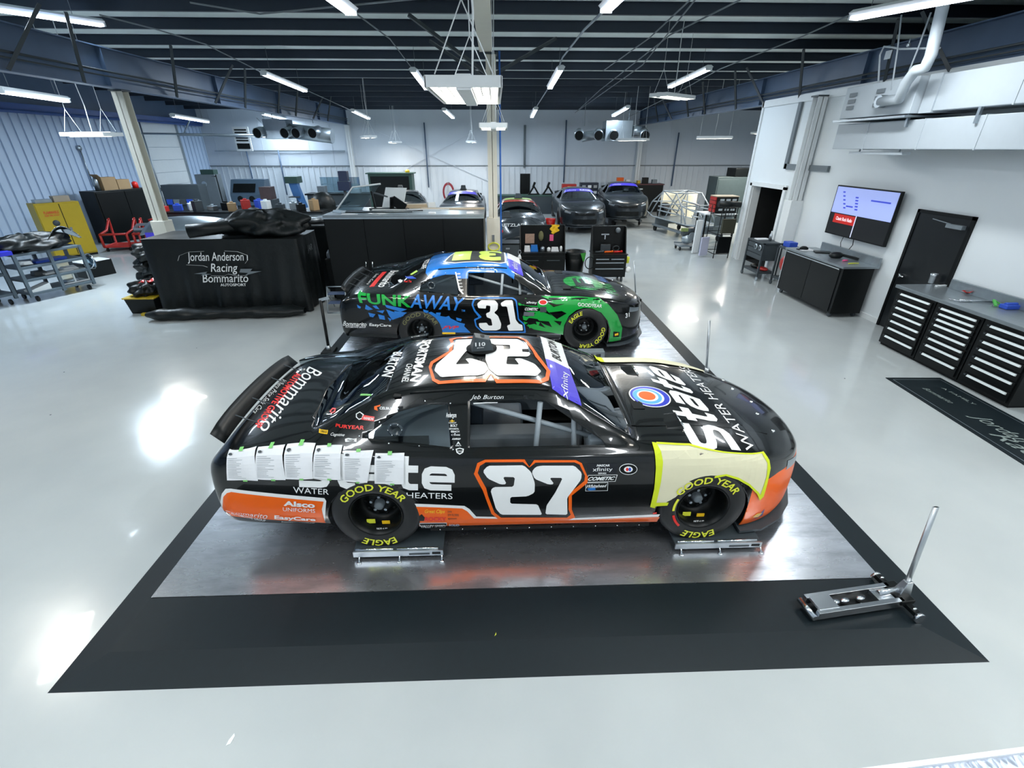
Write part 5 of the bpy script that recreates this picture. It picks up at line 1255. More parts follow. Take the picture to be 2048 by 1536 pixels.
small('torque_wrench', MB().tube((-.22,.08,.015),(.2,-.02,.015),.012,8).ball((.22,-.02,.016), .022, 8), m_steel, 'long steel wrench lying along the drawer chest worktop', 'wrench', on(1955, 605, ZT))
small('angle_wrench', MB().path([(-.1,.1,.012),(-.06,0,.012),(.12,-.05,.012)], .008), m_steel, 'small bent steel wrench near the red rag', 'wrench', on(1928, 603, ZT)+V((-.05,0,0)))
small('green_strap', MB().bar((-.1,-.05,.02), (.0,.1,.06), .03, .02).bar((0,.1,.06), (.06,.02,.01), .02, .02), m_green_p, 'green strap on the worktop at the right edge', 'strap', on(1997, 612, ZT))
small('blue_goggles', MB().box(-.12,.12,-.06,.06,0,.06).tube((-.1,0,.06),(.1,0,.06),.03), m_bluep, 'blue and grey goggles at the right end of the worktop', 'goggles', on(2020, 617, ZT), bevel=.01)
small('can_lids', MB().lathe([(.0,.0),(.04,0),(.04,.012),(0,.014)], n=16).lathe([(.0,.0),(.03,0),(.03,.012),(0,.014)], (.07,.03,0), n=16), m_galv, 'two pale lids on the worktop beside the jug', 'lid', on(1838, 573, ZT)) if False else None
small('black_tray', MB().box(-.18,.18,-.12,.12,0,.02), m_blackmatte, 'black tray under the silver jug', 'tray', on(1868, 572, ZT)+V((.05,-.05,0)), bevel=.004) if False else None
# black bench cabinet under the television
t = thing('bench_cabinet', 'black wheeled bench cabinet below the television', 'cabinet', (6.76, 8.93, 0))
build('body', MB().box(0, .62, 0, 1.98, .09, 1.0), m_black, t, bevel=.006)
build('door', MB().box(-.015, 0, .08, 1.0, .12, .95), m_black, t, bevel=.003); build('door', MB().box(-.015, 0, 1.01, 1.93, .12, .95), m_black, t, bevel=.003)
build('edge_strip', MB().box(-.02, .0, .1, 1.95, .955, .975), m_chrome, t); build('edge_strip', MB().box(-.01, .02, 1.98, 2.0, .1, 1.0), m_chrome, t)
for (a, b_) in ((.06,.1), (.06,1.9), (.56,.1), (.56,1.9)): build('caster', MB().tube((a-.02, b_, .045), (a+.02, b_, .045), .045, 14), m_dgrey, t)
t = thing('worktop', 'grey worktop with upstand on the bench cabinet below the television', 'worktop', (6.72, 8.9, 0))
build('top', MB().box(0, .72, 0, 2.03, 1.0, 1.04), m_top, t, bevel=.004); build('upstand', MB().box(.67, .72, 0, 1.8, 1.04, 1.2), m_top, t, bevel=.004)
ZB = 1.042
small('baseball_cap', MB().ball((0,0,.02), .09, 12, (1,1,.6)).box(-.14,-.06,-.06,.06,.0,.01), m_blackmatte, 'black cap at the far end of the bench below the television', 'cap', (6.98, 10.65, ZB))
small('laptop', MB().box(-.16,.16,-.11,.11,0,.02), m_black, 'flat black laptop on the bench below the television', 'laptop', on(1645, 505, ZB), R(-20), bevel=.003)
small('paper_pad', MB().box(-.15,.15,-.11,.11,0,.006), m_paper, 'white sheet beside the laptop on the bench', 'paper', on(1622, 503, ZB)+V((.0,.18,0)))
small('black_bag', MB().ball((0,0,.05), .1, 12, (1.5,1.0,.7)).bar((.1,0,.06), (.28,-.3,.03), .05, .05), m_cloth, 'crumpled black bag against the bench upstand', 'bag', (7.12, 9.75, ZB))
small('pink_marker', MB().tube((-.05,0,.02),(.05,.01,.02),.018,8), m_pink, 'pink roll on the bench worktop', 'marker', on(1690, 523, ZB))
small('green_marker', MB().tube((-.06,0,.015),(.04,.02,.015),.015,8), m_green_p, 'green roll on the bench worktop', 'marker', on(1672, 514, ZB))
small('yellow_snips', MB().bar((-.08,0,.01),(.06,.03,.01),.03,.012).bar((.06,.03,.01),(.14,.02,.01),.012,.012), m_yel, 'yellow snips on the front corner of the bench', 'tool', on(1705, 528, ZB))
small('pry_bar', MB().tube((-.2,.06,.012),(.22,-.06,.012),.008,6).tube((-.15,.1,.012),(.25,.0,.012),.008,6), m_dgrey, 'two dark rods on the bench worktop', 'tool', on(1715, 517, ZB)) if False else None
# television
P = (7.35, 9.77, 1.905)
t = thing('television', 'wall-hung television with blue bracket chart, red radio tile and dark tiles', 'television', P)
build('casing', MB().box(0, .06, -.885, .885, -.49, .49), m_black, t, bevel=.004)
build('wall_bracket', MB().box(.06, .14, -.3, .3, -.2, .2), m_dgrey, t)
def scr(n, a0, a1, b0, b1, col, es, x=-.002): # a: 0 left(far) .. 1 right(near), b: 0 bottom 1 top
    W_, H_ = .86, .465
    return build(n, MB().box(x, x+.0015, W_-a1*2*W_, W_-a0*2*W_, -H_+b0*2*H_, -H_+b1*2*H_), mat('screen_'+col, col, .3, emit=col, es=es, noise=.02), t)
scr('screen_chart', 0, 1, .45, 1, 'a0aee8', .42); scr('screen_tile_dark', 0, .46, 0, .44, '16181c', .15); scr('screen_tile_dark', .475, 1, 0, .44, '15171a', .15)
scr('screen_divider', .46, .475, 0, .45, 'c8cce8', .6); scr('screen_radio_tile', .08, .46, .24, .43, 'a8221c', .6, -.004)
for k in range(5): scr('chart_mark', .12+.02*k, .16+.02*k, .88-.08*k, .91-.08*k, '3a49c0', .5, -.004) ; scr('chart_mark', .36+.01*k, .41+.01*k, .80-.06*k, .83-.06*k, '3a49c0', .5, -.004)
scr('chart_mark', .24, .36, .60, .63, '3a49c0', .5, -.004); scr('chart_mark', .62, .92, .78, .81, '3a49c0', .5, -.004)
flat_text('screen_lettering', 'Classic Rock Radio', mat('screen_white_text', 'e8e8f0', .4, emit='e8e8f0', es=.7, noise=.01), t, (-.005, .86-.13*1.72, -.465+.30*.93), (0,-1,0), (0,0,1), .50, .07, .01)
build('cable', MB().path([(.04,.3,-.49),(.03,.32,-.62),(.06,.3,-.75)], .006).path([(.05,-.0,-.49),(.03,-.05,-.6),(.05,.05,-.72)], .008), m_blackmatte, t)
# floor mat with border and script
t = thing('floor_mat', 'long black rubber floor mat with pale border and script beside the drawer chest', 'mat')
A, B_, C_, D_ = V((5.84, 6.16, 0)), V((6.66, 6.13, 0)), V((6.60, 3.3, 0)), V((5.70, 3.3, 0))
b = MB().hexa([D_, C_, B_, A], [p+V((0,0,.008)) for p in (D_, C_, B_, A)]); build('mat', b, m_rubber, t)
b = MB(); c = (A+B_+C_+D_)/4; Q = [c+(p-c)*.955 for p in (A, B_, C_, D_)]
Q = [p+V((.03 if i in (0, 3) else -.03, 0, .010))-V((.0, 0, 0)) for i, p in enumerate([A+V((.03,-.07,0)), B_+V((-.03,-.07,0)), C_+V((-.03,.07,0)), D_+V((.03,.07,0))])]
for i in range(4): b.bar(Q[i], Q[(i+1) % 4], .012, .001)
build('border_line', b, m_galv, t)
for s_, O_, w_, h_, sh in (('Jordan Anderson', (6.02, 5.02, .0095), 1.55, .26, .4), ('Racing', (5.86, 4.6, .0095), .9, .26, .4), ('Bommarito', (6.1, 5.8, .0095), .45, .08, .4), ('A FAMILY', (6.38, 5.8, .0095), .5, .05, 0)):
    flat_text('mat_lettering', s_, mat('pale_mat_print', '7f8b88', .7, noise=.1), t, O_, (.03,-1,0), (1,.03,0), w_, h_, 0, sh, .001)
# wheeled tool carts beside the doorway
def utility_cart(x0, x1, y0, y1, h, label, drawers=True, redtop=False):
    t = thing('tool_cart', label, 'tool cart', ((x0+x1)/2, (y0+y1)/2, 0)); a, b_ = (x1-x0)/2, (y1-y0)/2
    for sx in (-1, 1):
        for sy in (-1, 1):
            build('post', MB().box(sx*a-.02, sx*a+.02, sy*b_-.02, sy*b_+.02, .1, h), m_dgrey, t)
            build('caster', MB().tube((sx*a-.015, sy*b_, .05), (sx*a+.015, sy*b_, .05), .05, 14), m_galv if sy < 0 else m_dgrey, t)
    build('lower_shelf', MB().box(-a, a, -b_, b_, .17, .22), m_dgrey, t)
    build('top_tray', MB().box(-a-.02, a+.02, -b_-.02, b_+.02, h-.04, h), m_dgrey, t, bevel=.004)
    if drawers:
        build('drawer_box', MB().box(-a+.02, a-.02, -b_+.02, b_-.02, h-.45, h-.04), m_dgrey, t)
        for k in range(3): build('drawer', MB().box(-a-.005, -a+.02, -b_+.03, b_-.03, h-.43+k*.13, h-.32+k*.13), m_grey if False else m_dgrey, t, bevel=.004)
    return t
utility_cart(6.78, 7.25, 11.95, 12.75, .95, 'dark grey wheeled drawer cart standing before the open doorway')
utility_cart(6.98, 7.35, 11.18, 11.62, .95, 'dark wheeled side cart holding a red bag beside the bench', False)
for (u, v, z, nm, lab, mt) in ((1520, 465, .955, 'spray_bottle', 'tall clear spray bottle on the grey wheeled cart', m_alu),):
    small(nm, MB().lathe([(0,0),(.04,0),(.04,.14),(.015,.19),(.012,.24),(0,.24)], n=14), mt, lab, 'bottle', (7.1, 12.3, .952))
small('paper_towel', MB().box(-.16,.16,-.1,.1,0,.02), m_paper, 'white papers lying on the grey wheeled cart', 'paper', (7.0, 12.5, .952))
for k, yy in enumerate((12.25, 12.05)):
    t_ = thing('gauge', ('left' if k == 0 else 'right')+' round silver gauge hung on the front of the grey cart', 'gauge', (6.745, yy, .82)); build('dial', MB().lathe([(0,-.02),(.065,-.02),(.07,0),(.065,.01),(0,.01)], axis='x', n=18), m_galv, t_); build('face', MB().lathe([(0,-.022),(.045,-.022)], axis='x', n=18), m_dgrey, t_)
small('red_bag', MB().ball((0,0,0), .15, 12, (.5,1.0,1.2)), m_red, 'red bag hanging on the side cart', 'bag', (6.9, 11.12, .62))
small('blue_case', MB().box(-.1,.1,-.14,.14,0,.12), m_bluep, 'blue case on the side cart beside the bench', 'case', (7.14, 11.45, .952), bevel=.01)
small('red_tool_roll', MB().ball((0,0,.05), .12, 10, (1,1.6,.4)), m_red, 'red tool roll on the lower shelf of the grey cart', 'tool roll', (7.0, 12.15, .215))
small('black_tool_bag', MB().ball((0,0,.05), .13, 10, (1,1.5,.45)), m_cloth, 'black cloth bundle on the lower shelf of the grey cart', 'bag', (7.0, 12.5, .213))
# rack holding dark panels at the far office corner
t = thing('panel_rack', 'black steel rack with dark panels slotted into it at the office corner', 'rack', (7.03, 14.98, 0))
for (x, y) in ((-.22,-.25), (.24,-.25), (-.22,.5), (.24,.5)): build('post', MB().tube((x, y, 0), (x+.02, y, 1.50), .014, 8), m_black, t)
for z in (.13, .72, 1.25):
    for y in (-.25, .5): build('rail', MB().tube((-.22, y, z), (.25, y, z), .012, 8), m_black, t)
    build('rail', MB().tube((-.22, -.25, z), (-.22, .5, z), .012, 8), m_black, t)
for k in range(5): build('upright_bar', MB().tube((-.15+.08*k, -.25, 1.25), (-.15+.08*k, -.25, 1.5), .007, 6), m_black, t)
def board(x, y, w_, h_, z, lab, m, rz=0, th=.03, tilt=0):
    t = solo('panel_board', MB().hexa([(-w_/2,-th/2,0),(w_/2,-th/2,0),(w_/2,th/2,0),(-w_/2,th/2,0)], [(-w_/2,-th/2+tilt,h_),(w_/2,-th/2+tilt,h_),(w_/2,th/2+tilt,h_),(-w_/2,th/2+tilt,h_)]), m, lab, 'board', (x, y, z), rz, bevel=.006); return t
board(7.05, 14.68, .42, .50, .16, 'large black panel on the bottom tier of the rack', m_black, R(4), .06)
board(7.07, 14.67, .42, .42, .76, 'dark olive padded panel on the middle tier of the rack', mat('olive_panel', '3a3b2e', .7, noise=.1), R(4), .08)
board(6.58, 15.0, .30, .56, .04, 'pale lilac panel standing left of the black rack', mat('pale_lilac_panel', 'b8bad0', .5, noise=.04), R(20), .05)
board(6.52, 15.5, .24, 1.02, .02, 'tall white panel standing behind the lilac one', m_white, R(20), .05)
board(6.74, 15.75, .14, 1.15, .02, 'narrow grey panel edge beside the rack', m_galv, R(70), .05)
small('black_duffel', MB().tube((-.38,0,.09),(.3,0,.07),.085,14), m_cloth, 'black padded roll on top of the rack', 'bag', (7.08, 14.8, 1.50))
t = thing('hand_trolley', 'small grey trolley with red wheels carrying a machine left of the rack', 'trolley', (6.55, 16.2, 0))
build('deck', MB().box(-.4, .2, -.25, .25, .12, .16), m_grey, t, bevel=.01)
for (x, y) in ((-.35,-.2), (.18,-.2), (-.35,.2), (.18,.2)): build('wheel', MB().tube((x-.02, y, .06), (x+.02, y, .06), .06, 12), m_red if x > 0 and y < 0 else m_black, t)
build('handle', MB().path([(.2,-.2,.14),(.25,-.2,.95),(.2,-.2,1.05),(-.1,-.1,1.1)], .015), m_alu, t)
t = thing('grinder', 'grey and green bench machine standing on the small trolley', 'machine', (6.45, 16.15, .16))
build('body', MB().ball((0,0,.2), .2, 12, (1,.8,.9)), m_galv, t); build('motor', MB().tube((-.2,0,.42),(.15,0,.45),.13,14), m_dgrey, t); build('guard', MB().box(-.28,-.05,-.14,-.06,.45,.56), mat('olive_plate', '7c8a52', .5, noise=.1), t, bevel=.01)
build('disc', MB().tube((.1,-.15,.3),(.1,-.19,.3),.13,18), m_alu, t)
# red and black bin organiser on a small table
t = thing('small_table', 'black small table with white top holding the bin organiser', 'table', (7.35, 16.3, 0))
build('top', MB().box(-.5,.55,-.4,.4,1.15,1.18), m_white, t)
for (x, y) in ((-.46,-.36), (.5,-.36), (-.46,.36), (.5,.36)): build('leg', MB().box(x-.02,x+.02,y-.02,y+.02,0,1.15), m_black, t)
t = thing('parts_organiser', 'red-sided black parts organiser with wooden top on the small table', 'organiser', (7.5, 16.3, 1.18))
build('carcass', MB().box(-.30,.40,-.24,.24,0,.5), m_black, t); build('top_board', MB().box(-.32,.42,-.26,.26,.5,.525), m_wood, t)
for k in range(4): build('red_drawer', MB().box(-.34,-.30,-.22,.22,.03+k*.12,.13+k*.12), m_red, t, bevel=.004)
for k in range(3):
    for j in range(3): build('label_slot', MB().box(-.2+j*.2,-.06+j*.2,-.255,-.24,.08+k*.15,.14+k*.15), m_alu, t)
# big grey cabinet beyond the corner
t = thing('steel_locker', 'tall dark green-grey locker beyond the office corner', 'cabinet', (10.85, 22.9, 0))
build('body', MB().box(-.95,1.3,-.5,.5,0,1.95), mat('green_grey_locker', '3e4a4c', .45, noise=.15), t, bevel=.01); build('door', MB().box(-.9,0,-.52,-.5,.1,1.85), mat('green_grey_locker', '3e4a4c'), t, bevel=.005)
build('top_box', MB().box(-.2,1.3,-.5,.4,1.95,2.3), m_black, t, bevel=.02)

# ------------------------------------------------------------------ bare tube chassis
t = thing('bare_chassis', 'bare grey tube frame race chassis on a low cart', 'race chassis', (7.45, 19.0, .35), R(10))
N = dict(); cage = []
def cg(*p): build('frame_tube', MB().path(p, .024, 7), m_tube, t)
for s in (-.62, .62):
    cg((s, -2.0, .25), (s, -1.0, .2), (s, 1.6, .2), (s, 2.2, .35)); cg((s, -.7, .2), (s*.92, -.45, .8), (s*.85, .1, 1.2), (s*.85, 1.1, 1.22), (s*.9, 1.9, .75), (s*.9, 2.2, .4))
    cg((s, 1.1, .2), (s*.85, 1.1, 1.22)); cg((s*.92, -.45, .8), (s*.8, -1.6, .65), (s*.7, -2.0, .3)); cg((s, .6, .2), (s*.85, .1, 1.2)); cg((s*1.1, -.5, .5), (s*1.1, 1.1, .5)); cg((s*1.1, -.5, .65), (s*1.1, 1.1, .65))
    cg((s, -1.0, .2), (s*.92, -.45, .8)); cg((s*.85,1.1,1.22), (s,1.9,.2))
for y, z in ((-.45, .8), (.1, 1.2), (1.1, 1.22), (1.1, .7), (-1.6, .62), (-2.0, .28), (1.9, .75)): cg((-.56, y, z), (.56, y, z))
cg((-.52, 1.1, 1.22), (.55, 1.1, .3)); cg((-.52, .1, 1.2), (.52, 1.1, 1.22)); cg((.6, -2.0, .25), (-.6, -1.0, .2))
build('side_panel', MB().hexa([(-.15,-2.05,.0),(.75,-1.7,.0),(.75,-1.68,.0),(-.15,-2.03,.0)], [(-.15,-2.05,.62),(.75,-1.7,.66),(.75,-1.68,.66),(-.15,-2.03,.62)]), mat('grey_tin_panel', '6d7778', .4, .4, noise=.12), t)
build('floor_tin', MB().box(-.6,.6,-1,1.6,.18,.2), m_galv, t)
for (x, y) in ((-.55,-1.4), (.55,-1.4), (-.55,1.4), (.55,1.4)): build('cart_wheel', MB().tube((x-.03, y, -.24), (x+.03, y, -.24), .11, 14), m_black, t)
build('cart_frame', MB().box(-.6,-.5,-1.6,1.6,-.16,-.08), m_grey, t); build('cart_frame', MB().box(.5,.6,-1.6,1.6,-.16,-.08), m_grey, t)
for y in (-1.4, 1.4): build('cart_post', MB().box(-.58,.58,y-.03,y+.03,-.08,.2), m_grey, t)
solo('canvas_sheet', MB().grid(lambda a, b: V(((a-.5)*1.6, .15*sin(a*6), b*1.35)), 16, 8), mat('cream_sheet', 'd8d2ba', .6, noise=.05), 'cream sheet standing behind the bare chassis', 'sheet', (8.2, 22.2, .0), solid=.02)  # sheet in one cream tone, not emissive
# roll cabinet beside the right charcoal car
t = thing('roll_cabinet', 'dark roll cabinet with long white handles behind the bare chassis', 'tool chest', (7.6, 27.0, 0))
build('carcass', MB().box(-1.3,1.3,-.4,.4,.1,1.35), m_black, t); build('top', MB().box(-1.35,1.35,-.42,.42,1.35,1.4), mat('dark_red_top', '4a1f24', .5, noise=.1), t)
for k in range(5): build('handle', MB().box(-1.1,.2,-.45,-.4,.45+k*.17,.5+k*.17), m_hand, t)
build('plinth', MB().box(-1.2,1.2,-.35,.35,0,.1), m_blackmatte, t)
for i, (dx, m_, w_, h_) in enumerate(((-.95, m_orange, .35, .3), (-.55, m_white, .2, .2), (.05, m_yellow, .15, .15), (.4, m_black, .3, .3), (.9, m_grey, .25, .2))):
    small('parts_box', MB().box(-w_/2,w_/2,-.12,.12,0,h_), m_, ['orange open box on the red-topped roll cabinet', 'small white box on the red-topped roll cabinet', 'small yellow box on the red-topped roll cabinet', 'black machine on the red-topped roll cabinet', 'grey box on the red-topped roll cabinet'][i], 'box', (7.6+dx, 27.0, 1.4), bevel=.01)

# ------------------------------------------------------------------ far row of cars
def plain_car(label, loc, rz, body, name='race_car', banner=True, extra=None):
    r, bv = stock_car(label, loc, rz, body, 1, name=name)
    DDl = Decals(bv, r, loc)
    if banner:
        bm = shape_bm([[(1.43,-.585),(1.50,-.62),(1.64,-.665),(1.62,0),(1.64,.65),(1.50,.61),(1.43,.57)]]); gridcut(bm, .08, .08)
        DDl.lay('windscreen_banner', bm, lambda a, b: V((a, b, 1)), (0,0,-1), m_purple, .006)
        bm = unitise(text_bm('xfinity', 0)); gridcut(bm, .2, .5); P_ = [V((1.60,-.5,1)), V((1.60,-.1,1)), V((1.50,-.1,1)), V((1.50,-.5,1))]
        DDl.lay('banner_lettering', bm, lambda a, b: bil(P_, a, b), (0,0,-1), m_wht, .01)
    nose_decals(DDl)
    return r, DDl
def cart_under(x, y, label):
    t = thing('car_dolly', label, 'dolly', (x, y, 0))
    for sx in (-.55, .55):
        build('beam', MB().box(sx-.05, sx+.05, -1.6, 1.6, .16, .24), m_grey, t)
        for sy in (-1.4, 1.4): build('caster', MB().tube((sx-.03, sy, .08), (sx+.03, sy, .08), .08, 12), m_black, t)
    return t
# charcoal cars facing the camera: nose toward -y
def far_car(uL, uR, vb, yf, label, zb=.30, rz=-90):
    c = at((uL+uR)/2, vb, y=yf)
    return (c.x, yf+3.7, zb)
r1, D1 = plain_car('left charcoal bodied race car facing the camera in the back row', (3.62, 23.3, .28), R(-91), m_primer)
bm = unitise(text_bm('BURTON', .03)); gridcut(bm, .2, .5); P_ = [V((1.59,.05,1)), V((1.59,.5,1)), V((1.50,.5,1)), V((1.50,.05,1))]
D1.lay('banner_lettering', bm, lambda a, b: bil(P_, a, b), (0,0,-1), m_wht, .011)
cart_under(3.62, 22.0, 'grey dolly under the left charcoal car')
r2, D2_ = plain_car('right charcoal bodied race car facing the camera, set on a dolly', (6.05, 24.6, .42), R(-97), m_primer)
cart_under(5.9, 23.3, 'grey dolly under the right charcoal car')
r3, D3 = plain_car('grey and black race car facing the camera behind the long black cabinet', (-1.45, 23.8, .15), R(-90), m_primer)
r4, D4 = plain_car('dark race car with open front frame behind the long black cabinet', (-4.2, 23.6, .15), R(-80), m_primer, banner=False)
m_redbody = mat('red_body_paint', 'c8402a', .25, coat=.8, noise=.02)
r5, b5 = stock_car('red-roofed race car without a bonnet at the back, right of the middle column', (.85, 19.8, .12), R(-91), m_primer, 1,
    paint=[(m_redbody, ([(-.5, 1.0), (1.62, .96), (1.62, 1.5), (-.5, 1.5)], lambda c: c.z > .95 and c.x < 1.62 and c.x > -.45, (0, 2)))])
D5 = Decals(b5, r5, (0,0,0)); bm = shape_bm([[(.3,-.5),(1.2,-.5),(1.2,.5),(.3,.5)]]); gridcut(bm, .1, .1); D5.lay('roof_panel', bm, lambda a, b: V((a, b, 1)), (0,0,-1), m_lime, .008)
# charcoal rear of a car with the driver's name, right of the column
r6, b6 = stock_car('dark race car with a name on its windscreen, directly right of the middle column', (.5, 17.6, .10), R(-91), m_primer, 1) if False else (None, None)
t = thing('bonnet_shell', 'dark front body panel lettered across, right of the middle column', 'car panel', (.78, 14.9, .0))
build('skin', MB().grid(lambda a, b: V(((a-.5)*1.55, -.35*sin(pi*a)**.5*(1-.4*b)+.6*b*b, .55+.55*b+.12*sin(pi*a)-.1*(2*a-1)**2)), 20, 10), m_primer, t, solid=.01)
build('support', MB().box(-.6,.6,-.1,.3,0,.5), m_blackmatte, t)
flat_text('lettering', 'RETZLAFF', m_wht, t, (-.65, -.16, .98), (1,0,0), (0,.45,1), .78, .09, .02, 0, .012)
for sx in (-.62, .24): build('round_mark', MB().lathe([(0,0),(.05,0),(.045,.02),(0,.02)], (sx, -.26, .86), 'y', 12), m_redv, t)
build('white_brace', MB().bar((.38,-.30,.55), (.28,-.14,1.0), .06, .02), m_wht, t)
for (c_, P_, lab) in (((0,0,0), (3.62, 22.7, 1.56), ''),): pass
def roof_pod(P_, lab): 
    t = thing('roof_box', lab, 'box', P_); build('housing', MB().hexa([(-.12,-.1,0),(.12,-.1,0),(.12,.1,0),(-.12,.1,0)], [(-.09,-.06,.17),(.09,-.06,.17),(.09,.06,.17),(-.09,.06,.17)]), m_dgrey, t, bevel=.01); build('flange', MB().box(-.15,.15,-.13,.13,-.002,.01), m_blackmatte, t)
roof_pod((-1.45, 22.9, 1.44), 'black box on the roof of the grey and black car behind the long cabinet'); roof_pod((-4.25, 22.8, 1.45), 'black box on the roof of the dark car with open front'); roof_pod((.85, 18.9, 1.41), 'black box on the roof of the red-roofed car'); roof_pod((.32, 14.95, 1.22), 'black box on the dark lettered body panel')

# back wall things
t = thing('green_cabinet', 'dark open cabinet with green top against the back wall', 'cabinet', (-5.2, 25.9, 0))
m_gc = mat('dark_green_paint', '2f4b43', .5, noise=.1)
build('body', MB().box(-1.1,1.05,-.4,.4,0,1.95), m_gc, t, bevel=.01); build('inner', MB().box(-1.0,.9,-.42,-.4,.1,1.85), m_blackmatte, t); build('lid', MB().box(-1.2,1.15,-.45,.45,1.95,2.0), m_gc, t)
small('hard_hat', MB().ball((0,0,.05), .12, 12, (1,1,.8)), m_yellow, 'yellow hard hat on the green-topped cabinet', 'hat', (-4.4, 25.9, 2.0))
t = thing('hose_reel', 'coiled red air hose hanging on the back wall', 'hose', (-2.55, 27.5, .95))
for k in range(3): build('coil', MB().path([((.30-.03*k)*cos(a*pi/12), -.03*k, (.48-.04*k)*sin(a*pi/12)) for a in range(25)], .022, 6), mat('dark_red_hose', '8c2430', .5, noise=.05), t)
build('hook', MB().box(-.03,.03,-.05,.44,.42,.48), m_grey, t)
for (u0, u1, v0, y, nm, lab, m_, h_) in ((1124, 1152, 368, 26.3, 'notice_board', 'red sign board above the left charcoal car', m_red, .35), (1160, 1196, 365, 26.5, 'sticker_cabinet', 'dark cabinet covered with stickers behind the left charcoal car', mat('navy_cabinet', '1c2434', .4, noise=.1), 1.9)):
    a, c = at(u0, v0, y=y), at(u1, v0, y=y); h = a.z
    t = thing(nm, lab, 'cabinet', ((a.x+c.x)/2, y, 0)); W2 = (c.x-a.x)/2
    build('body', MB().box(-W2, W2, -.2, .2, 0 if h_ > 1 else 1.0, h), m_, t, bevel=.01)
    if h_ > 1:
        for k in range(9): build('sticker', MB().box(-W2*.8+.3*(k % 3), -W2*.8+.3*(k % 3)+.18, -.21, -.2, h-.25-.28*(k//3), h-.12-.28*(k//3)), m_wht if k % 2 else m_alu, t)
    else: build('pedestal', MB().box(-W2, W2, -.2, .2, 0, 1.0), m_black, t); build('badge', MB().box(-.1, .1, -.21, -.2, h-.25, h-.1), m_gold, t)
t = thing('workbench', 'long dark green workbench along the back wall', 'workbench', (1.9, 26.3, 0)); build('top', MB().box(-1.9,1.6,-.4,.4,.86,.92), m_gc, t); build('panel', MB().box(-1.85,1.55,-.38,.38,0,.86), m_dgrey, t)
for k, (x, lab) in enumerate(((2.0, 'left black tool stand on the green workbench'), (2.75, 'right black tool stand on the green workbench'))):
    small('tool_stand', MB().bar((-.25,0,.02),(.0,0,.4),.1,.08).bar((.25,0,.02),(0,0,.4),.1,.08).box(-.3,.3,-.1,.1,0,.05).bar((-.05,0,.35),(.05,0,.6),.2,.1), m_black, lab, 'stand', (x, 26.3, .92))
small('red_bucket', MB().lathe([(0,0),(.2,0),(.26,.45),(.24,.45),(.18,.02),(0,.02)], n=16), m_redv, 'red bucket beside the left charcoal car', 'bucket', (2.25, 20.6, 0))
b = MB().box(-1.3, 1.3, -.4, .4, 0, .9)
t = thing('workbench', 'cluttered bench behind the grey and black car', 'workbench', (.9, 26.6, 0)) if False else None
# left back machines
def mach(name, lab, cat, P_, parts): 
    t = thing(name, lab, cat, P_)
    for nm, mb, m_ in parts: build(nm, mb, m_, t, bevel=.01)
    return t
mach('welding_cart', 'tall grey welding cabinet with hoses at the far left', 'machine', (-13.6, 24.5, 0), [('cabinet', MB().box(-.35,.55,-.3,.3,.6,2.0), m_grey), ('base', MB().box(-.5,.7,-.4,.4,0,.6), m_dgrey), ('badge', MB().lathe([(0,-.31),(.12,-.31),(.12,-.30)], (0,0,1.6), 'y', 16), m_galv), ('frame', MB().box(.6,.64,-.3,-.26,.6,2.0).box(.4,.64,-.3,-.26,1.9,1.94), m_black), ('top_box', MB().box(-.1,.5,-.2,.2,2.0,2.2), m_gc)])
mach('blast_cabinet', 'blue-grey blasting cabinet with window and two glove holes', 'machine', (-11.9, 25.0, 0), [('hood', MB().prism([(-.4,.6),(.5,.6),(.5,1.75),(.0,1.75),(-.4,1.1)], -.85, .75, 'x'), mat('blue_grey_machine', '4e6274', .4, noise=.1)), ('window', MB().hexa([(-.7,-.14,1.55),(.35,-.14,1.55),(.35,-.12,1.57),(-.7,-.12,1.57)], [(-.7,-.4,1.2),(.35,-.4,1.2),(.35,-.38,1.22),(-.7,-.38,1.22)]), m_black), ('glove_port', MB().lathe([(0,-.42),(.14,-.42),(.14,-.40)], (-.4,0,.9), 'y', 16), m_blackmatte), ('glove_port', MB().lathe([(0,-.42),(.14,-.42),(.14,-.40)], (.15,0,.9), 'y', 16), m_blackmatte), ('base', MB().box(-.7,.6,-.3,.4,0,.6), m_dgrey)])
mach('drill_press', 'blue and green pillar drill before the back wall', 'machine', (-10.0, 25.6, 0), [('head', MB().box(-.3,.3,-.35,.35,1.55,1.85), m_gc), ('motor', MB().tube((0,.25,1.3),(0,.25,1.6),.16,14), m_dgrey), ('column', MB().tube((0,.1,0),(0,.1,1.6),.07,12), m_beam), ('table', MB().box(-.25,.25,-.4,.2,.9,.95), m_dgrey), ('body', MB().hexa([(-.1,-.2,1.0),(.45,-.2,.4),(.45,.1,.4),(-.1,.1,1.0)], [(-.2,-.2,1.55),(.2,-.2,1.55),(.2,.1,1.55),(-.2,.1,1.55)]), mat('machine_blue', '3f6ea6', .4, noise=.1))])
mach('lathe_machine', 'brown-red machine head between blasting cabinet and drill', 'machine', (-11.0, 24.6, 0), [('head', MB().box(-.2,.3,-.3,.3,.9,1.45), mat('brown_machine', '4b3a3a', .5, noise=.2)), ('body', MB().box(-.3,.4,-.3,.3,0,.9), m_dgrey)])
t = thing('work_bench', 'dark cluttered workbench under the clear panel at the back left', 'workbench', (-8.0, 26.4, 0)); build('top', MB().box(-1.7,1.6,-.5,.5,.95,1.02), m_black, t); build('drawers', MB().box(-1.6,1.5,-.45,.45,0,.95), m_dgrey, t)
solo('plastic_sheet', MB().box(-1.0,1.0,-.01,.01,0,.75), glass('clear_sheet', 'c5d5dc', .05), 'clear sheet standing on the back workbench', 'panel', (-8.0, 26.5, 1.02))
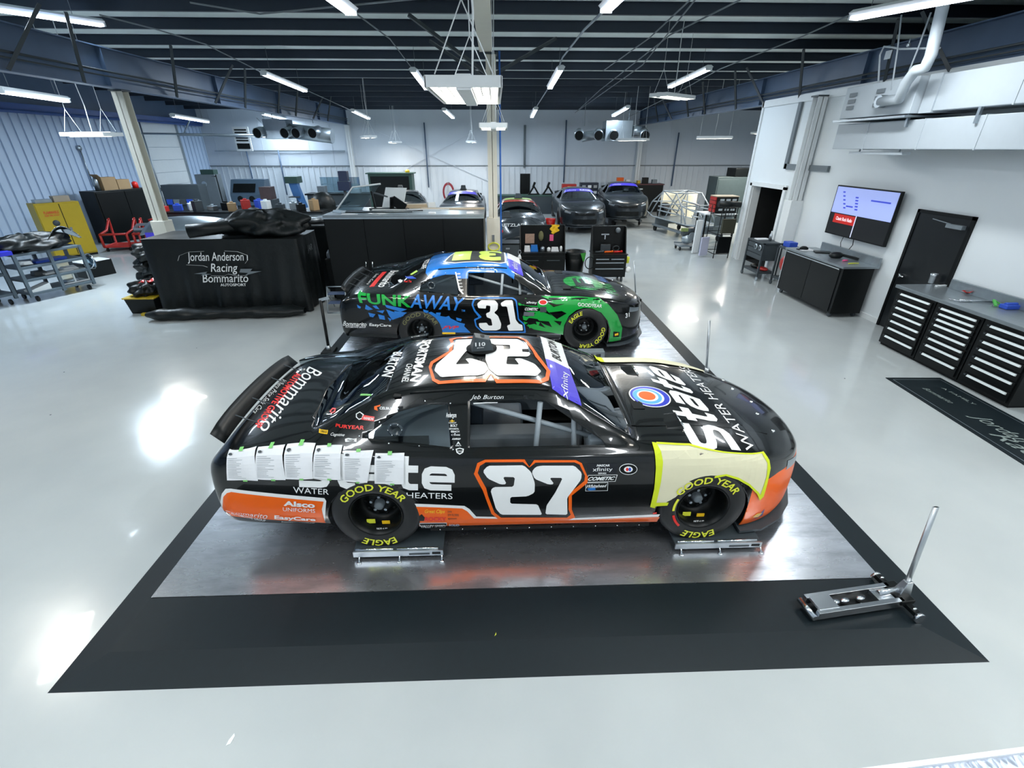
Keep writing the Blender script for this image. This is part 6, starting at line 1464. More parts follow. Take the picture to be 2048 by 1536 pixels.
mach('camera_mast', 'dark blue monitor stack on a mast at the back', 'machine', (-6.35, 21.5, 0), [('mast', MB().tube((0,0,0),(0,0,1.5),.06,10), m_dgrey), ('lower_unit', MB().box(-.22,.26,-.15,.15,1.5,1.85), mat('navy_machine', '202a44', .4, noise=.1)), ('upper_unit', MB().box(-.14,.22,-.15,.15,1.87,2.25), mat('navy_machine', '202a44')), ('base', MB().box(-.5,.5,-.3,.3,0,.9), m_dgrey)])
solo('black_bin_bag', MB().ball((0,0,.45), .5, 14, (1.0,.8,1)), m_cloth, 'black sack behind the round steel rim', 'bag', (-6.9, 20.2, .62)); solo('crate', MB().box(-.45,.45,-.4,.4,0,.62), m_dgrey, 'dark crate under the black sack', 'crate', (-6.9, 20.2, 0), bevel=.02)
for k in range(14):
    x = -12.3+k*.42; h = .15+.25*random.random(); m_ = [m_red, m_bluep, m_white, m_dgrey, m_galv, m_black, m_cardboard][k % 7]
    nm = ['red', 'blue', 'white', 'dark grey', 'silver', 'black', 'brown'][k % 7]
    small('parts_box', MB().box(-.14,.14,-.12,.12,0,h).box(-.06,.06,-.04,.04,h,h+.05), m_, '%s small parts box on the low dark bench, %s' % (nm, ('far left end' if k < 4 else 'left part' if k < 7 else 'middle part' if k < 10 else 'right end')), 'box', (x, 18.8+.2*(k % 3), 1.0), R(20*(k % 5)), group='clutter on the low dark bench', bevel=.01)
t = thing('low_bench', 'long low dark bench behind the draped chest', 'workbench', (-9.6, 19.0, 0)); build('top', MB().box(-2.9,3.2,-.5,.5,.95,1.0), m_black, t); build('panel', MB().box(-2.8,3.1,-.45,.45,0,.95), m_dgrey, t)
# chest with violet band behind the left column
t = thing('violet_car_panel', 'grey car nose with a violet band lying behind the left column', 'car panel', (-9.6, 15.4, 0))
build('skin', MB().grid(lambda a, b: V(((a-.5)*2.2, -.5+1.0*b, .85+.35*sin(pi*b*.6)-.1*(2*a-1)**2)), 14, 8), m_galv, t, solid=.01); build('violet_band', MB().box(-.9,.95,-.53,-.50,.62,.84), m_purple, t); build('support', MB().box(-.9,.9,-.45,.4,0,.6), m_dgrey, t)
flat_text('lettering', 'xfinity', m_wht, t, (-.1,-.535,.70), (1,0,0), (0,0,1), .5, .1, 0, .2)
t = thing('roll_cabinet', 'black roll cabinet with white handles behind the crumpled cloth', 'tool chest', (-6.2, 13.0, 0)); build('carcass', MB().box(-.8,.7,-.35,.35,.0,1.28), m_black, t)
for k in range(4): build('handle', MB().box(-.65,.0,-.38,-.35,.75+k*.14,.79+k*.14), m_hand, t)
# draped tool chest with script
X0, X1, Y0, Y1, HT = -6.98, -3.95, 9.68, 10.75, 1.50
t = thing('draped_chest', 'long tool chest under a black cloth with white script lettering', 'covered chest', ((X0+X1)/2, (Y0+Y1)/2, 0))
a_, b_ = (X1-X0)/2, (Y1-Y0)/2
def drape(u, v):
    # u round the perimeter, v from top edge down
    per = [(-a_, b_), (-a_, -b_), (a_, -b_), (a_, b_), (-a_, b_)]; L = [2*b_, 2*a_, 2*b_, 2*a_]; s = u*sum(L); k = 0
    while k < 3 and s > L[k]: s -= L[k]; k += 1
    f = s/L[k]; x = per[k][0]*(1-f)+per[k+1][0]*f; y = per[k][1]*(1-f)+per[k+1][1]*f
    n = [(-1,0), (0,-1), (1,0), (0,1)][k]; w = v*(.018*sin(u*90)+.022*sin(u*41+2)+.02*sin(u*170+v*3))
    fl = .03*v
    return V((x+n[0]*(w+fl), y+n[1]*(w+fl), HT*(1-v)+.03*v+(.01*sin(u*60) if v > .9 else 0)))
b = MB().grid(drape, 150, 14)
b.grid(lambda u, v: V((-a_+2*a_*u, -b_+2*b_*v, HT+.012*sin(u*14)*sin(v*6+1))), 30, 8)
ch = build('cloth', b, m_cloth, t)
build('chest', MB().box(-a_+.05,a_-.05,-b_+.05,b_-.05,.1,HT-.03), m_black, t)
for k, (s_, x0, z0, w_, h_, sh) in enumerate((('Jordan Anderson', -.68, 1.04, 1.12, .22, .35), ('Racing', -.28, .82, .55, .22, .35), ('Bommarito', -.50, .66, .92, .17, .3), ('AUTOSPORT', -.17, .58, .52, .055, 0))):
    flat_text('lettering', s_, m_wht, t, (x0, -b_-.062, z0), (1,0,0), (0,0,1), w_, h_, 0.005 if h_ > .1 else .02, sh, .003)
build('flash_mark', MB().prism([(.32,.93),(.55,.93),(.50,.88),(.72,.88),(.38,.80),(.45,.85),(.28,.86)], -b_-.068, -b_-.062, 'y'), m_grey, t)
build('flash_mark', MB().prism([(-.62,.84),(-.35,.88),(-.40,.84),(-.28,.83),(-.5,.80),(-.45,.83)], -b_-.068, -b_-.062, 'y'), m_grey, t)
flat_text('side_lettering', 'JAR', m_alu, t, (a_+.065, -.25, 1.15), (0,1,0), (0,0,1), .28, .16, .01, .3, .002)
# crumpled cloth on the chest
def crumple(cx, cy, cz, rx, ry, rz_, seed, nm='cloth_bundle', lab='', cat='cloth', m_=None, rot=0):
    rnd = random.Random(seed); ph = [rnd.random()*6 for _ in range(6)]
    def f(a, b):
        th, ph_ = a*2*pi, b*pi
        k = 1+.16*sin(3*th+ph[0])*sin(2*ph_)+.10*sin(7*th+5*ph_+ph[1])+.07*sin(13*th+ph[2])*sin(ph_)+.05*sin(9*ph_+ph[3])
        z = cos(ph_)*rz_*k
        return V((rx*k*sin(ph_)*cos(th), ry*k*sin(ph_)*sin(th), max(0, z+rz_*.55)))
    return solo(nm, MB().grid(f, 60, 30), m_ or m_cloth, lab, cat, (cx, cy, cz), rot)
crumple(-4.75, 10.2, HT+.015, .85, .42, .30, 3, lab='crumpled black vinyl sheet heaped on the draped chest')
solo('rolled_sheet', MB().path([(-.75,-.18,.13),(-.3,.0,.16),(.3,.25,.2),(.6,.3,.18)], [.13,.12,.13,.1], 16), m_cloth, 'rolled black sheet end hanging over the front of the draped chest', 'cloth', (-5.25, 9.85, HT+.02))
def lumps(P0_, P1_, r, seed, lab):
    rnd = random.Random(seed); P0_, P1_ = V(P0_), V(P1_); n = 40; ph = rnd.random()*5
    b = MB(); d = P1_-P0_
    def f(a, bb):
        th = bb*2*pi; c = P0_+d*a; e = min(1, .5+6*min(a, 1-a)); rr = r*e*(1+.08*sin(a*40+ph)+.08*sin(3*th+a*12)+.04*sin(9*th+a*60))
        return c+V((0, rr*1.35*cos(th), max(-c.z+.004, rr*.9*sin(th))))
    b.grid(f, 70, 20)
    return solo('rolled_cover', b, m_cloth, lab, 'rolled cover')
lumps((-7.0, 9.22, .12), (-3.95, 9.42, .12), .12, 2, 'long rolled black cover lying on the floor before the draped chest')
# box and bag at the left of the chest
t = thing('tote_box', 'black storage tote with yellow rim on the floor left of the draped chest', 'tote', (-7.42, 9.95, 0))
build('tub', MB().hexa([(-.22,-.28,0),(.3,-.28,0),(.3,.3,0),(-.22,.3,0)], [(-.26,-.32,.32),(.34,-.32,.32),(.34,.34,.32),(-.26,.34,.32)]), m_black, t, bevel=.01); build('rim', MB().box(-.28,.36,-.34,.36,.32,.345), m_yellow, t, bevel=.004)
crumple(-7.38, 9.95, .345, .30, .28, .18, 5, lab='crumpled dark fabric lying on the yellow-rimmed tote')
small('red_cloth', MB().grid(lambda a, b: V(((a-.5)*.26, (b-.5)*.2, .03+.04*sin(a*6)*sin(b*5)+.03*a)), 10, 8), m_redv, 'red cloth on top of the crumpled fabric', 'cloth', (-7.3, 9.95, .57), solid=.004)
small('yellow_level', MB().box(-.3,.3,-.04,.04,0,.05), m_yellow, 'yellow level on the floor by the tote', 'tool', (-7.05, 9.55, 0))
for k in range(3): crumple(-8.55+.03*k, 12.1, .33*k, .44-.03*k, .42, .24, 10+k, 'black_tyre_bag', ['lowest black bundle of the stack left of the draped chest', 'middle black bundle of the stack left of the draped chest', 'topmost black bundle of the stack left of the draped chest'][k], 'bundle')

# long black cabinet in the middle
t = thing('long_cabinet', 'long tall black cabinet left of the middle column', 'cabinet', (-1.92, 11.0, 0))
build('body', MB().box(-1.66,1.66,-.68,.75,.08,1.82), m_black, t, bevel=.008); build('plinth', MB().box(-1.6,1.6,-.6,.7,0,.08), m_blackmatte, t)
for k in range(4): d_ = build('door', MB().box(-1.64+k*.82,-.84+k*.82,-.70,-.68,.12,1.78), m_black, t, bevel=.004); build('handle', MB().tube((-.9+k*.82 if k % 2 == 0 else -1.58+k*.82,-.735,.78),(-.89+k*.82 if k % 2 == 0 else -1.57+k*.82,-.735,.92),.012,8), m_chrome, d_)
build('edge_trim', MB().box(-1.67,1.67,-.70,-.66,1.785,1.818), m_galv, t)
t = thing('counter_top', 'grey scuffed top of the long black cabinet', 'worktop', (-1.92, 11.0, 1.82)); build('top', MB().box(-1.67,1.67,-.66,.78,0.0,.04), m_top, t)
ZC = 1.862
small('foam_board', MB().box(-.72,.72,-.12,.12,0,.02), m_wood, 'long tan board lying near the column end of the long cabinet', 'board', (-.98, 11.35, ZC), R(2))
small('white_strip', MB().box(-.85,.85,-.03,.03,0,.015), m_white, 'long white strip lying along the middle of the long cabinet', 'strip', (-1.9, 11.2, ZC), R(3))
small('paper_sheet', MB().box(-.17,.17,-.08,.08,0,.008), m_paper, 'white sheet at the front left edge of the long cabinet', 'paper', (-3.05, 10.45, ZC))
small('clear_tube_sheet', MB().box(-.6,.5,-.05,.05,0,.01), m_galv, 'pale shiny strip along the front of the long cabinet', 'strip', (-2.35, 10.48, ZC))
for k in range(3): small('trim_rod', MB().tube((-.8,0,.012),(.8,.02,.012),.01,6), [m_black, m_galv, m_black][k], ['front thin black rod on the long cabinet', 'thin silver rod between two black rods on the long cabinet', 'rear thin black rod on the long cabinet'][k], 'rod', (-2.6+.1*k, 10.72+.09*k, ZC), R(2*k))
board(-2.38, 11.55, .55, .42, ZC, 'white square plate propped on the long cabinet', m_white, R(-20), .02, .25)
small('wood_offcut', MB().box(-.38,.38,-.13,.13,0,.05).box(-.35,.3,-.1,.12,.05,.08), m_wood, 'tan wooden boards behind the white plate', 'board', (-1.85, 11.62, ZC), R(15)); small('black_bracket', MB().bar((-.15,0,.02),(-.12,0,.26),.03,.2).bar((-.12,0,.2),(.16,0,.02),.03,.2).box(-.18,.22,-.1,.1,0,.02), m_black, 'black bracket in front of the white plate', 'bracket', (-2.2, 11.3, ZC), R(-10))
b = MB().hexa([(-.5,-.02,0),(.06,-.02,0),(.06,0,0),(-.5,0,0)], [(-.15,.25,.45),(.48,.25,.52),(.48,.27,.52),(-.15,.27,.45)])
t = thing('clear_window_panel', 'clear plastic window panel leaning on the left end of the long cabinet', 'panel', (-3.05, 11.2, ZC)); build('sheet', b, glass('clear_sheet', 'c5d5dc'), t)
build('edge', MB().path([(-.5,-.01,0),(-.15,.26,.45),(.48,.26,.52)], .02, 6), m_white, t)
t = thing('clamp_rig', 'black clamp rig standing on the long cabinet', 'tool', (-2.72, 11.35, ZC)); build('post', MB().bar((0,0,0),(-.05,0,.38),.04,.04), m_black, t); build('arm', MB().bar((-.05,0,.36),(.3,0,.26),.03,.03), m_dgrey, t); build('base', MB().box(-.12,.35,-.1,.1,0,.03), m_dgrey, t)
t = thing('steel_hoop', 'round steel ring standing tilted behind the draped chest', 'ring', (-4.35, 12.0, 1.5)); build('rim', MB().lathe([(.24,0),(.27,.02),(.27,.12),(.24,.14),(.22,.07),(.24,0)], n=28), m_alu, t); build('liner', MB().lathe([(0,.03),(.22,.03)], n=28), m_white, t)
solo('covered_stand', MB().box(-.42,.42,-.5,.5,0,1.5), m_cloth, 'black covered stand with a small script behind the draped chest', 'covered chest', (-4.25, 12.0, 0), bevel=.04)
# step stool
t = thing('step_stool', 'folding aluminium step stool with blue steps', 'step stool', (-3.36, 9.78, 0))
for sx in (-.19, .19): build('front_leg', MB().path([(sx,-.22,0),(sx,-.04,.52)], .012, 8), m_galv, t); build('rear_leg', MB().path([(sx,.24,0),(sx,-.02,.52)], .012, 8), m_galv, t)
build('top_bar', MB().tube((-.19,-.04,.52),(.19,-.04,.52),.012), m_galv, t); build('foot_bar', MB().tube((-.19,-.22,.012),(.19,-.22,.012),.012), m_galv, t)
for z, y in ((.18,-.15), (.36,-.08)): build('step', MB().box(-.18,.18,y,y+.18,z,z+.02), mat('blue_grey_step', '4e5f80', .4, noise=.1), t)
# dark side body behind stool (parked shrouded trolley)
t = thing('helmet_trolley', 'dark trolley holding grey shells between the draped chest and the long cabinet', 'trolley', (-3.72, 10.95, 0)); build('frame', MB().box(-.10,.08,-.3,.3,.12,.9), m_black, t, bevel=.02)
for z in (.95, .60): build('shell', MB().ball((0,-.1,z), .17, 12, (.55,1,.8)), mat('grey_shell', '6c7682', .35, noise=.1), t)
for y in (-.25, .25): build('caster', MB().tube((-.02,y,.06),(.02,y,.06),.06), m_black, t)

# ------------------------------------------------------------------ tool chests behind car 31
def chest(x, y, w_, label, items_red=False, open_shelf=True):
    t = thing('tool_station', label, 'tool chest', (x, y, 0)); h = .68
    build('carcass', MB().box(-w_/2,w_/2,-.25,.25,.12,h), m_black, t, bevel=.006)
    build('worktop', MB().box(-w_/2-.02,w_/2+.02,-.27,.27,h,h+.02), m_black, t)
    build('back_panel', MB().box(-w_/2,w_/2,.21,.25,h+.02,1.32), m_black, t, bevel=.004)
    for s in (-1, 1): build('side_wing', MB().prism([(-.1,h+.02),(.21,h+.02),(.21,1.32),(.12,1.32)], s*w_/2-.012, s*w_/2+.012, 'x'), m_black, t)
    for sx in (-1, 1): build('caster', MB().tube((sx*(w_/2-.08)-.02,-.2,.06),(sx*(w_/2-.08)+.02,-.2,.06),.06,12), m_dgrey, t); build('caster', MB().tube((sx*(w_/2-.08)-.02,.2,.06),(sx*(w_/2-.08)+.02,.2,.06),.06,12), m_dgrey, t)
    return t
T1 = chest(1.2, 12.45, 1.15, 'wide black tool station with peg panel hung with a yellow cloth')
for k in range(2): d_ = build('drawer', MB().box(-.54+.55*k,-.02+.55*k,-.265,-.25,.16,.62), m_black, T1, bevel=.004); build('handle', MB().box(-.45+.55*k,-.12+.55*k,-.285,-.265,.5,.52), m_dgrey, d_)
T2 = chest(2.88, 12.2, .86, 'black tool station with silver drawer handles right of the bin')
for k, z in enumerate((.57, .48, .33)):
    for j in range(2 if k == 0 else 1):
        w0, w1 = ((-.38,-.01) if j == 0 else (.01,.38)) if k == 0 else (-.38,.38)
        d_ = build('drawer', MB().box(w0,w1,-.265,-.25,z-.05,z+.04), m_black, T2, bevel=.003); build('handle', MB().box(w0+.02,w1-.02,-.285,-.265,z+.0,z+.022), m_galv, d_)
def hang(nm, mb, m_, lab, cat, P_): small(nm, mb, m_, lab, cat, P_)
yp = 12.65
hang('yellow_cloth', MB().grid(lambda a, b: V(((a-.5)*.2+.03*sin(b*9), -.02-.02*sin(a*8), -.24*b*(1-.5*abs(a-.3)))), 10, 8), m_gold, 'yellow cloth hanging on the wide tool station', 'cloth', (1.52, yp, 1.33))
hang('pink_tag', MB().box(-.05,.05,-.01,.01,-.16,0), m_pink, 'pink tag on the wide tool station panel', 'tag', (1.45, yp, 1.08)); hang('camouflage_cap', MB().ball((0,0,0), .1, 12, (.7,.6,1.3)), m_khaki, 'camouflage cap hung on the wide tool station', 'cap', (1.17, yp-.03, 1.05))
hang('picture_card', MB().box(-.12,.12,-.01,.01,-.12,.12), mat('tan_photo', 'a88a78', .6, noise=.4, nscale=25), 'tan picture card on the wide tool station', 'card', (.88, yp, .98))
for k, (x, m_, w_, h_, nm, lab) in enumerate(((.80, m_paper, .16, .14, 'tissue_box', 'white tissue box at the left of the wide tool station'), (.98, m_blue, .2, .16, 'blue_bag', 'bright blue bag on the wide tool station'), (1.2, m_galv, .12, .12, 'silver_tin', 'silver tin on the wide tool station'), (1.36, m_white, .1, .1, 'white_jar', 'white jar on the wide tool station'), (1.52, m_paper, .2, .1, 'label_box', 'white labelled box on the wide tool station'), (1.68, m_white, .07, .13, 'white_bottle', 'white bottle at the right of the wide tool station'))):
    small(nm, MB().lathe([(0,0),(w_/2,0),(w_/2.2,h_*.8),(w_/5,h_),(0,h_)], n=12) if k in (2, 3, 5) else MB().hexa([(-w_/2,-.06,0),(w_/2,-.06,0),(w_/2,.06,0),(-w_/2,.06,0)], [(-w_/2.4,-.05,h_),(w_/2.6,-.05,h_),(w_/2.4,.05,h_),(-w_/2.4,.05,h_)]), m_, lab, 'box' if k in (0, 4) else 'container', (x, 12.4, .702))
for k, (x, m_, lab) in enumerate(((2.62, m_dgrey, 'dark tool on the right tool station, left end'), (2.86, m_orange, 'orange tool in the middle of the right tool station'), (3.1, m_redv, 'red-orange driver at the right end of the right tool station'))):
    small('hand_tool', MB().tube((-.1,0,.03),(.1,.02,.03),.022,8).ball((.1,.02,.035), .032, 8), m_, lab, 'tool', (x, 12.1, .702))
t = thing('cordless_case', 'grey case leaning on the back of the right tool station', 'case', (2.82, 12.32, .702)); build('shell', MB().box(-.13,.13,-.03,.05,0,.18), m_dgrey, t, bevel=.01); build('handle', MB().tube((-.05,0,.19),(.05,0,.19),.01), m_black, t)
t = thing('cable_coil', 'coiled cable on the right tool station', 'cable', (3.1, 12.34, .78)); build('coil', MB().path([(.08*cos(a*pi/8),-.02,.06*sin(a*pi/8)) for a in range(17)], .012), m_dgrey, t)
small('wall_lamp', MB().ball((0,0,0), .07, 10), m_grey, 'round grey magnetic light on the right tool station', 'light', (3.12, 12.37, 1.22))
small('spray_gun', MB().bar((-.1,0,.0),(.1,0,.0),.03,.03).bar((0,0,0),(.0,0,-.12),.03,.03), m_alu, 'silver spray gun hung on the right tool station', 'tool', (2.8, 12.38, 1.12))
small('yellow_cup', MB().lathe([(0,-.09),(.04,-.09),(.05,.06),(0,.08)], n=12), m_yel, 'lime yellow cup hung beside the right tool station', 'cup', (3.36, 12.05, .55)); small('white_ball', MB().ball((0,0,0), .08, 12), m_white, 'white globe hung low beside the right tool station', 'globe', (3.38, 12.0, .30))
for k in range(3): small('air_hose', MB().path([((.12+.02*k)*cos(a*pi/8), .02*k, (.15)*sin(a*pi/8)) for a in range(17)], .012), m_blackmatte, 'coiled black hose on the left side of the right tool station, loop %s' % ['first', 'second', 'third'][k], 'hose', (2.36, 11.9+.03*k, .5)) if k == 0 else None
crumple(2.9, 12.0, .0, .2, .15, .12, 31, 'tool_bag', 'dark tool bag under the right tool station', 'bag') if False else None
t = thing('bin', 'black waste bin lined with black bag between the two tool stations', 'bin', (2.08, 12.55, 0)); build('tub', MB().lathe([(0,0),(.22,0),(.27,.66),(.25,.66),(.2,.02),(0,.02)], n=24), m_black, t); build('liner', MB().lathe([(.26,.5),(.285,.62),(.28,.68),(.25,.67),(.24,.5)], n=24), m_cloth, t); build('green_flap', MB().hexa([(.18,-.24,.45),(.22,-.22,.45),(.22,-.21,.45),(.18,-.23,.45)], [(.10,-.27,.66),(.26,-.17,.66),(.26,-.16,.66),(.10,-.26,.66)]), m_green_p, t)
t = thing('tool_cart', 'dark grey drawer cart right behind the middle column', 'tool cart', (.34, 12.4, 0)); build('body', MB().box(-.27,.24,-.25,.25,.12,.92), m_dgrey, t, bevel=.01); build('top', MB().box(-.29,.26,-.27,.27,.92,.95), m_black, t); build('label', MB().box(-.1,0,-.255,-.25,.8,.84), m_alu, t)
for s in (-1, 1): build('caster', MB().tube((s*.2-.02,-.2,.06),(s*.2+.02,-.2,.06),.06), m_black, t)
t = thing('fire_extinguisher', 'white bottle with a ring handle beside the wide tool station', 'bottle', (.58, 11.95, .45)); build('bottle', MB().lathe([(0,0),(.045,0),(.045,.2),(.02,.26),(0,.26)], n=14), m_white, t); build('ring', MB().path([(.035*cos(a*pi/8),0,.32+.045*sin(a*pi/8)) for a in range(17)], .007), m_alu, t)
build('bracket', MB().box(-.02,.05,.04,.3,.0,.02), m_grey, t)
t = thing('extension_cord', 'yellow cord looped round the foot of the middle column', 'cord', (-.06, 11.56, .98)); build('loop', MB().path([(.13*cos(pi*a/10),-.02,.09*sin(pi*a/10)) for a in range(21)], .016), m_yel, t)

# ------------------------------------------------------------------ left side
def flat_cart(P_, rz_, L_, W_, h_, label, m_, tiers):
    t = thing('shelf_cart', label, 'shelf cart', P_, rz_)
    for sx in (0, .5, 1):
        for sy in (0, 1): build('post', MB().box(sx*L_-.03, sx*L_+.03, sy*W_-.03, sy*W_+.03, .12, h_), m_, t)
    for z in tiers: build('shelf', MB().box(-.02, L_+.02, -.02, W_+.02, z, z+.05), m_, t, bevel=.005)
    for (x, y) in ((.1,.05), (L_-.1,.05), (.1,W_-.05), (L_-.1,W_-.05)): build('caster', MB().tube((x-.02,y,.06),(x+.02,y,.06),.06,12), m_black, t)
    return t
m_cart = mat('slate_grey_cart', '4d5a63', .5, noise=.15)
P_ = at(70, 605, z=0); Q_ = at(158, 585, z=0); rzc = math.atan2(Q_.y-P_.y, Q_.x-P_.x)
c1_ = flat_cart((P_.x, P_.y, 0), rzc, 1.25, .62, 1.05, 'slate grey three-tier cart on casters loaded with body parts at the left', m_cart, (.16, .45, .72, 1.0))
def cl(x, y, z): 
    v_ = M.Rotation(rzc, 3, 'Z') @ V((x, y, 0)); return (P_.x+v_.x, P_.y+v_.y, z)
small('white_frame_panel', MB().bar((-.3,0,.02),(.3,0,.02),.03,.03).bar((-.3,0,.28),(.3,0,.28),.03,.03).bar((-.3,0,.02),(-.3,0,.28),.03,.03).bar((.3,0,.02),(.3,0,.28),.03,.03).bar((0,0,.02),(0,0,.28),.03,.03), m_white, 'white open frame standing on the bottom tier of the slate cart', 'frame', cl(.95, .1, .21), rzc)
small('white_sheet_part', MB().box(-.28,.28,-.1,.1,0,.03), m_white, 'white sheet part on the second tier of the slate cart', 'panel', cl(.75, .25, .50), rzc)
small('white_wedge', MB().hexa([(-.2,-.12,0),(.2,-.12,0),(.2,.12,0),(-.2,.12,0)], [(-.2,-.12,.04),(.2,-.12,.14),(.2,.12,.14),(-.2,.12,.04)]), m_white, 'white wedge-shaped part at the low left corner of the slate cart', 'panel', cl(.22, .15, .21), rzc)
small('blue_folded_part', MB().box(-.3,.3,-.15,.15,0,.05), m_bluep, 'blue part on the third tier of the slate cart', 'panel', cl(.7, .3, .77), rzc)
t = thing('clear_visor_part', 'shiny clear curved windscreen part on top of the slate cart', 'panel', cl(1.05, .3, 1.05), rzc); build('sheet', MB().grid(lambda a, b: V(((a-.5)*.7+.2*b, (b-.5)*.5, .45*sin(pi*a*.8+.3)*(1-.5*b))), 14, 8), glass('tinted_visor', '6b7a96', .3), t, solid=.01)
crumple(*cl(.45, .3, 1.05), .75, .35, .22, 41, 'cloth_bundle', 'dark crumpled covers heaped on the slate cart', 'cloth', rot=rzc)
small('blue_box', MB().box(-.3,.3,-.15,.15,0,.08), mat('deep_blue_box', '2b30b0', .4, noise=.05), 'violet-blue flat box on the front edge of the left cart', 'box', tuple(V(cl(-.35, .0, 1.07))), rzc)
P2 = at(-80, 640, z=0)
c2_ = flat_cart((P2.x-.25, P2.y+.1, 0), rzc, 1.1, .6, 1.0, 'second slate grey shelf cart cut by the left edge', m_cart, (.2, .62, .95)) 
small('brown_carton', MB().box(-.25,.25,-.2,.2,0,.35), mat('mottled_brown_box', '4d4a38', .7, noise=.3), 'mottled brown carton on the bottom of the left-edge cart', 'carton', (-11.35, 10.25, .25), rzc, bevel=.01)
t = thing('round_window_ring', 'clear plastic dome with a wire ring hanging at the end of the slate cart', 'panel', cl(1.42, .2, .62), rzc)
build('ring', MB().path([(.0+.05*sin(a*pi/10),.20*cos(a*pi/10),.0+.17*sin(a*pi/10)) for a in range(21)], .012), m_chrome, t); build('dome', MB().ball((.03,0,-.03), .2, 14, (.35,1,.85)), glass('clear_sheet', 'c5d5dc'), t)
t = thing('low_crate', 'black crate with a white tray behind the slate cart', 'crate', (-10.9, 13.1, 0), rzc); build('box', MB().box(-.35,.35,-.25,.25,0,.4), m_black, t, bevel=.01); build('tray', MB().box(-.37,.3,-.27,.2,.4,.42), m_white, t)
# yellow safety cabinet
t = thing('safety_cabinet', 'yellow flammables safety cabinet against the left ribbed wall', 'cabinet', (-13.55, 15.75, 0), R(57))
build('body', MB().box(-.55,.55,-.25,.3,.06,1.62), m_yellow, t, bevel=.01); d_ = build('door', MB().box(-.53,.02,-.28,-.25,.1,1.58), m_yellow, t, bevel=.004); build('door', MB().box(.04,.53,-.28,-.25,.1,1.58), m_yellow, t, bevel=.004)
build('door_gap', MB().box(.02,.04,-.275,-.25,.1,1.58), m_blackmatte, t); build('handle', MB().box(.06,.12,-.31,-.28,.8,.9), m_chrome, t); build('base', MB().box(-.54,.54,-.24,.29,0,.06), m_blackmatte, t)
flat_text('lettering', 'FLAMMABLE', mat('orange_red_print', 'c8501c', .5, noise=.05), t, (-.40,-.283,1.32), (1,0,0), (0,0,1), .36, .08, .04); flat_text('lettering', 'KEEP FIRE AWAY', mat('orange_red_print', 'c8501c'), t, (-.40,-.283,1.25), (1,0,0), (0,0,1), .36, .05, .03)
build('round_sticker', MB().lathe([(0,-.283),(.09,-.283),(.09,-.28)], (-.2,0,1.05), 'y', 18), m_dgrey, t)
for k, (dx, m_, lab) in enumerate(((-.25, m_galv, 'grey box on the yellow safety cabinet, left'), (.2, mat('tan_lid_box', 'a89c8c', .6, noise=.1), 'tan box on the yellow safety cabinet, right'))): small('carton', MB().box(-.2,.2,-.14,.14,0,.1+.07*k), m_, lab, 'carton', (-13.55+dx*cos(R(57)), 15.75+dx*sin(R(57)), 1.62), R(57), bevel=.008)
# tall black cabinet behind
t = thing('tall_cabinet', 'tall black cabinet against the left wall carrying cardboard boxes', 'cabinet', (-13.9, 19.0, 0), R(72))
build('body', MB().box(-1.05,1.05,-.35,.35,0,1.75), m_black, t, bevel=.01); build('door', MB().box(-1.0,-.02,-.37,-.35,.08,1.7), m_black, t, bevel=.004); build('door', MB().box(.0,1.0,-.37,-.35,.08,1.7), m_black, t, bevel=.004)
for k, (dx, w_, h_, m_, lab) in enumerate(((-.62, .18, .42, m_galv, 'dark metal bottle-like can on the tall black cabinet'), (-.28, .5, .42, m_cardboard, 'large opened cardboard box on the tall black cabinet'), (.22, .45, .32, m_cardboard, 'smaller cardboard box on the tall black cabinet'), (.75, .2, .22, m_redv, 'red light box at the right end of the tall black cabinet'))):
    small('carton' if k else 'canister', MB().box(-w_/2,w_/2,-.18,.18,0,h_).hexa([(-w_/2,-.18,h_),(-w_/2+.02,-.18,h_),(-w_/2+.02,.18,h_),(-w_/2,.18,h_)], [(-w_/2-.1,-.18,h_+.1),(-w_/2-.08,-.18,h_+.1),(-w_/2-.08,.18,h_+.1),(-w_/2-.1,.18,h_+.1)]) if k in (1, 2) else MB().lathe([(0,0),(w_/2,0),(w_/2,h_*.8),(w_/5,h_),(0,h_)], n=14), m_, lab, 'box' if k else 'can', (-13.9+dx*cos(R(72)), 19.0+dx*sin(R(72)), 1.752), R(72))
small('wall_conduit', MB().tube((0,0,0),(0,0,2.4),.025,6).tube((0,0,0),(-.12,0,0),.02,6), m_galv, 'thin conduit with a round box on the left ribbed wall', 'conduit', (-15.08, 20.4, 1.8)) if False else None
t = thing('wall_conduit', 'thin conduit with a round box on the left ribbed wall', 'conduit', (-15.13, 19.6, 1.8)); build('pipe', MB().tube((0,0,0),(0,0,1.25),.025,6), m_galv, t); build('junction_box', MB().lathe([(0,.0),(.09,.0),(.09,.05),(0,.05)], (-.03,0,1.3), 'x', 14), m_galv, t)
# red dollies with parts
def red_dolly(P_, rz_, label):
    t = thing('red_dolly', label, 'dolly', P_, rz_)
    for sx in (-.38, .38): build('side_frame', MB().path([(sx,-.45,.16),(sx,.35,.16),(sx,.4,.95),(sx,.05,.62),(sx,-.45,.55),(sx,-.45,.16)], .04, 8), m_red, t)
    build('lower_deck', MB().box(-.38,.38,-.45,.35,.12,.17), m_red, t, bevel=.01); build('cross_bar', MB().tube((-.38,-.45,.55),(.38,-.45,.55),.035), m_red, t)
    for (x, y) in ((-.33,-.4), (.33,-.4), (-.33,.3), (.33,.3)): build('caster', MB().tube((x-.02,y,.06),(x+.02,y,.06),.06,12), m_black, t)
    return t
red_dolly((-11.75, 17.0, 0), R(12), 'red tubular dolly beside the yellow safety cabinet, right one'); red_dolly((-12.75, 16.9, 0), R(12), 'red tubular dolly beside the yellow safety cabinet, left one')
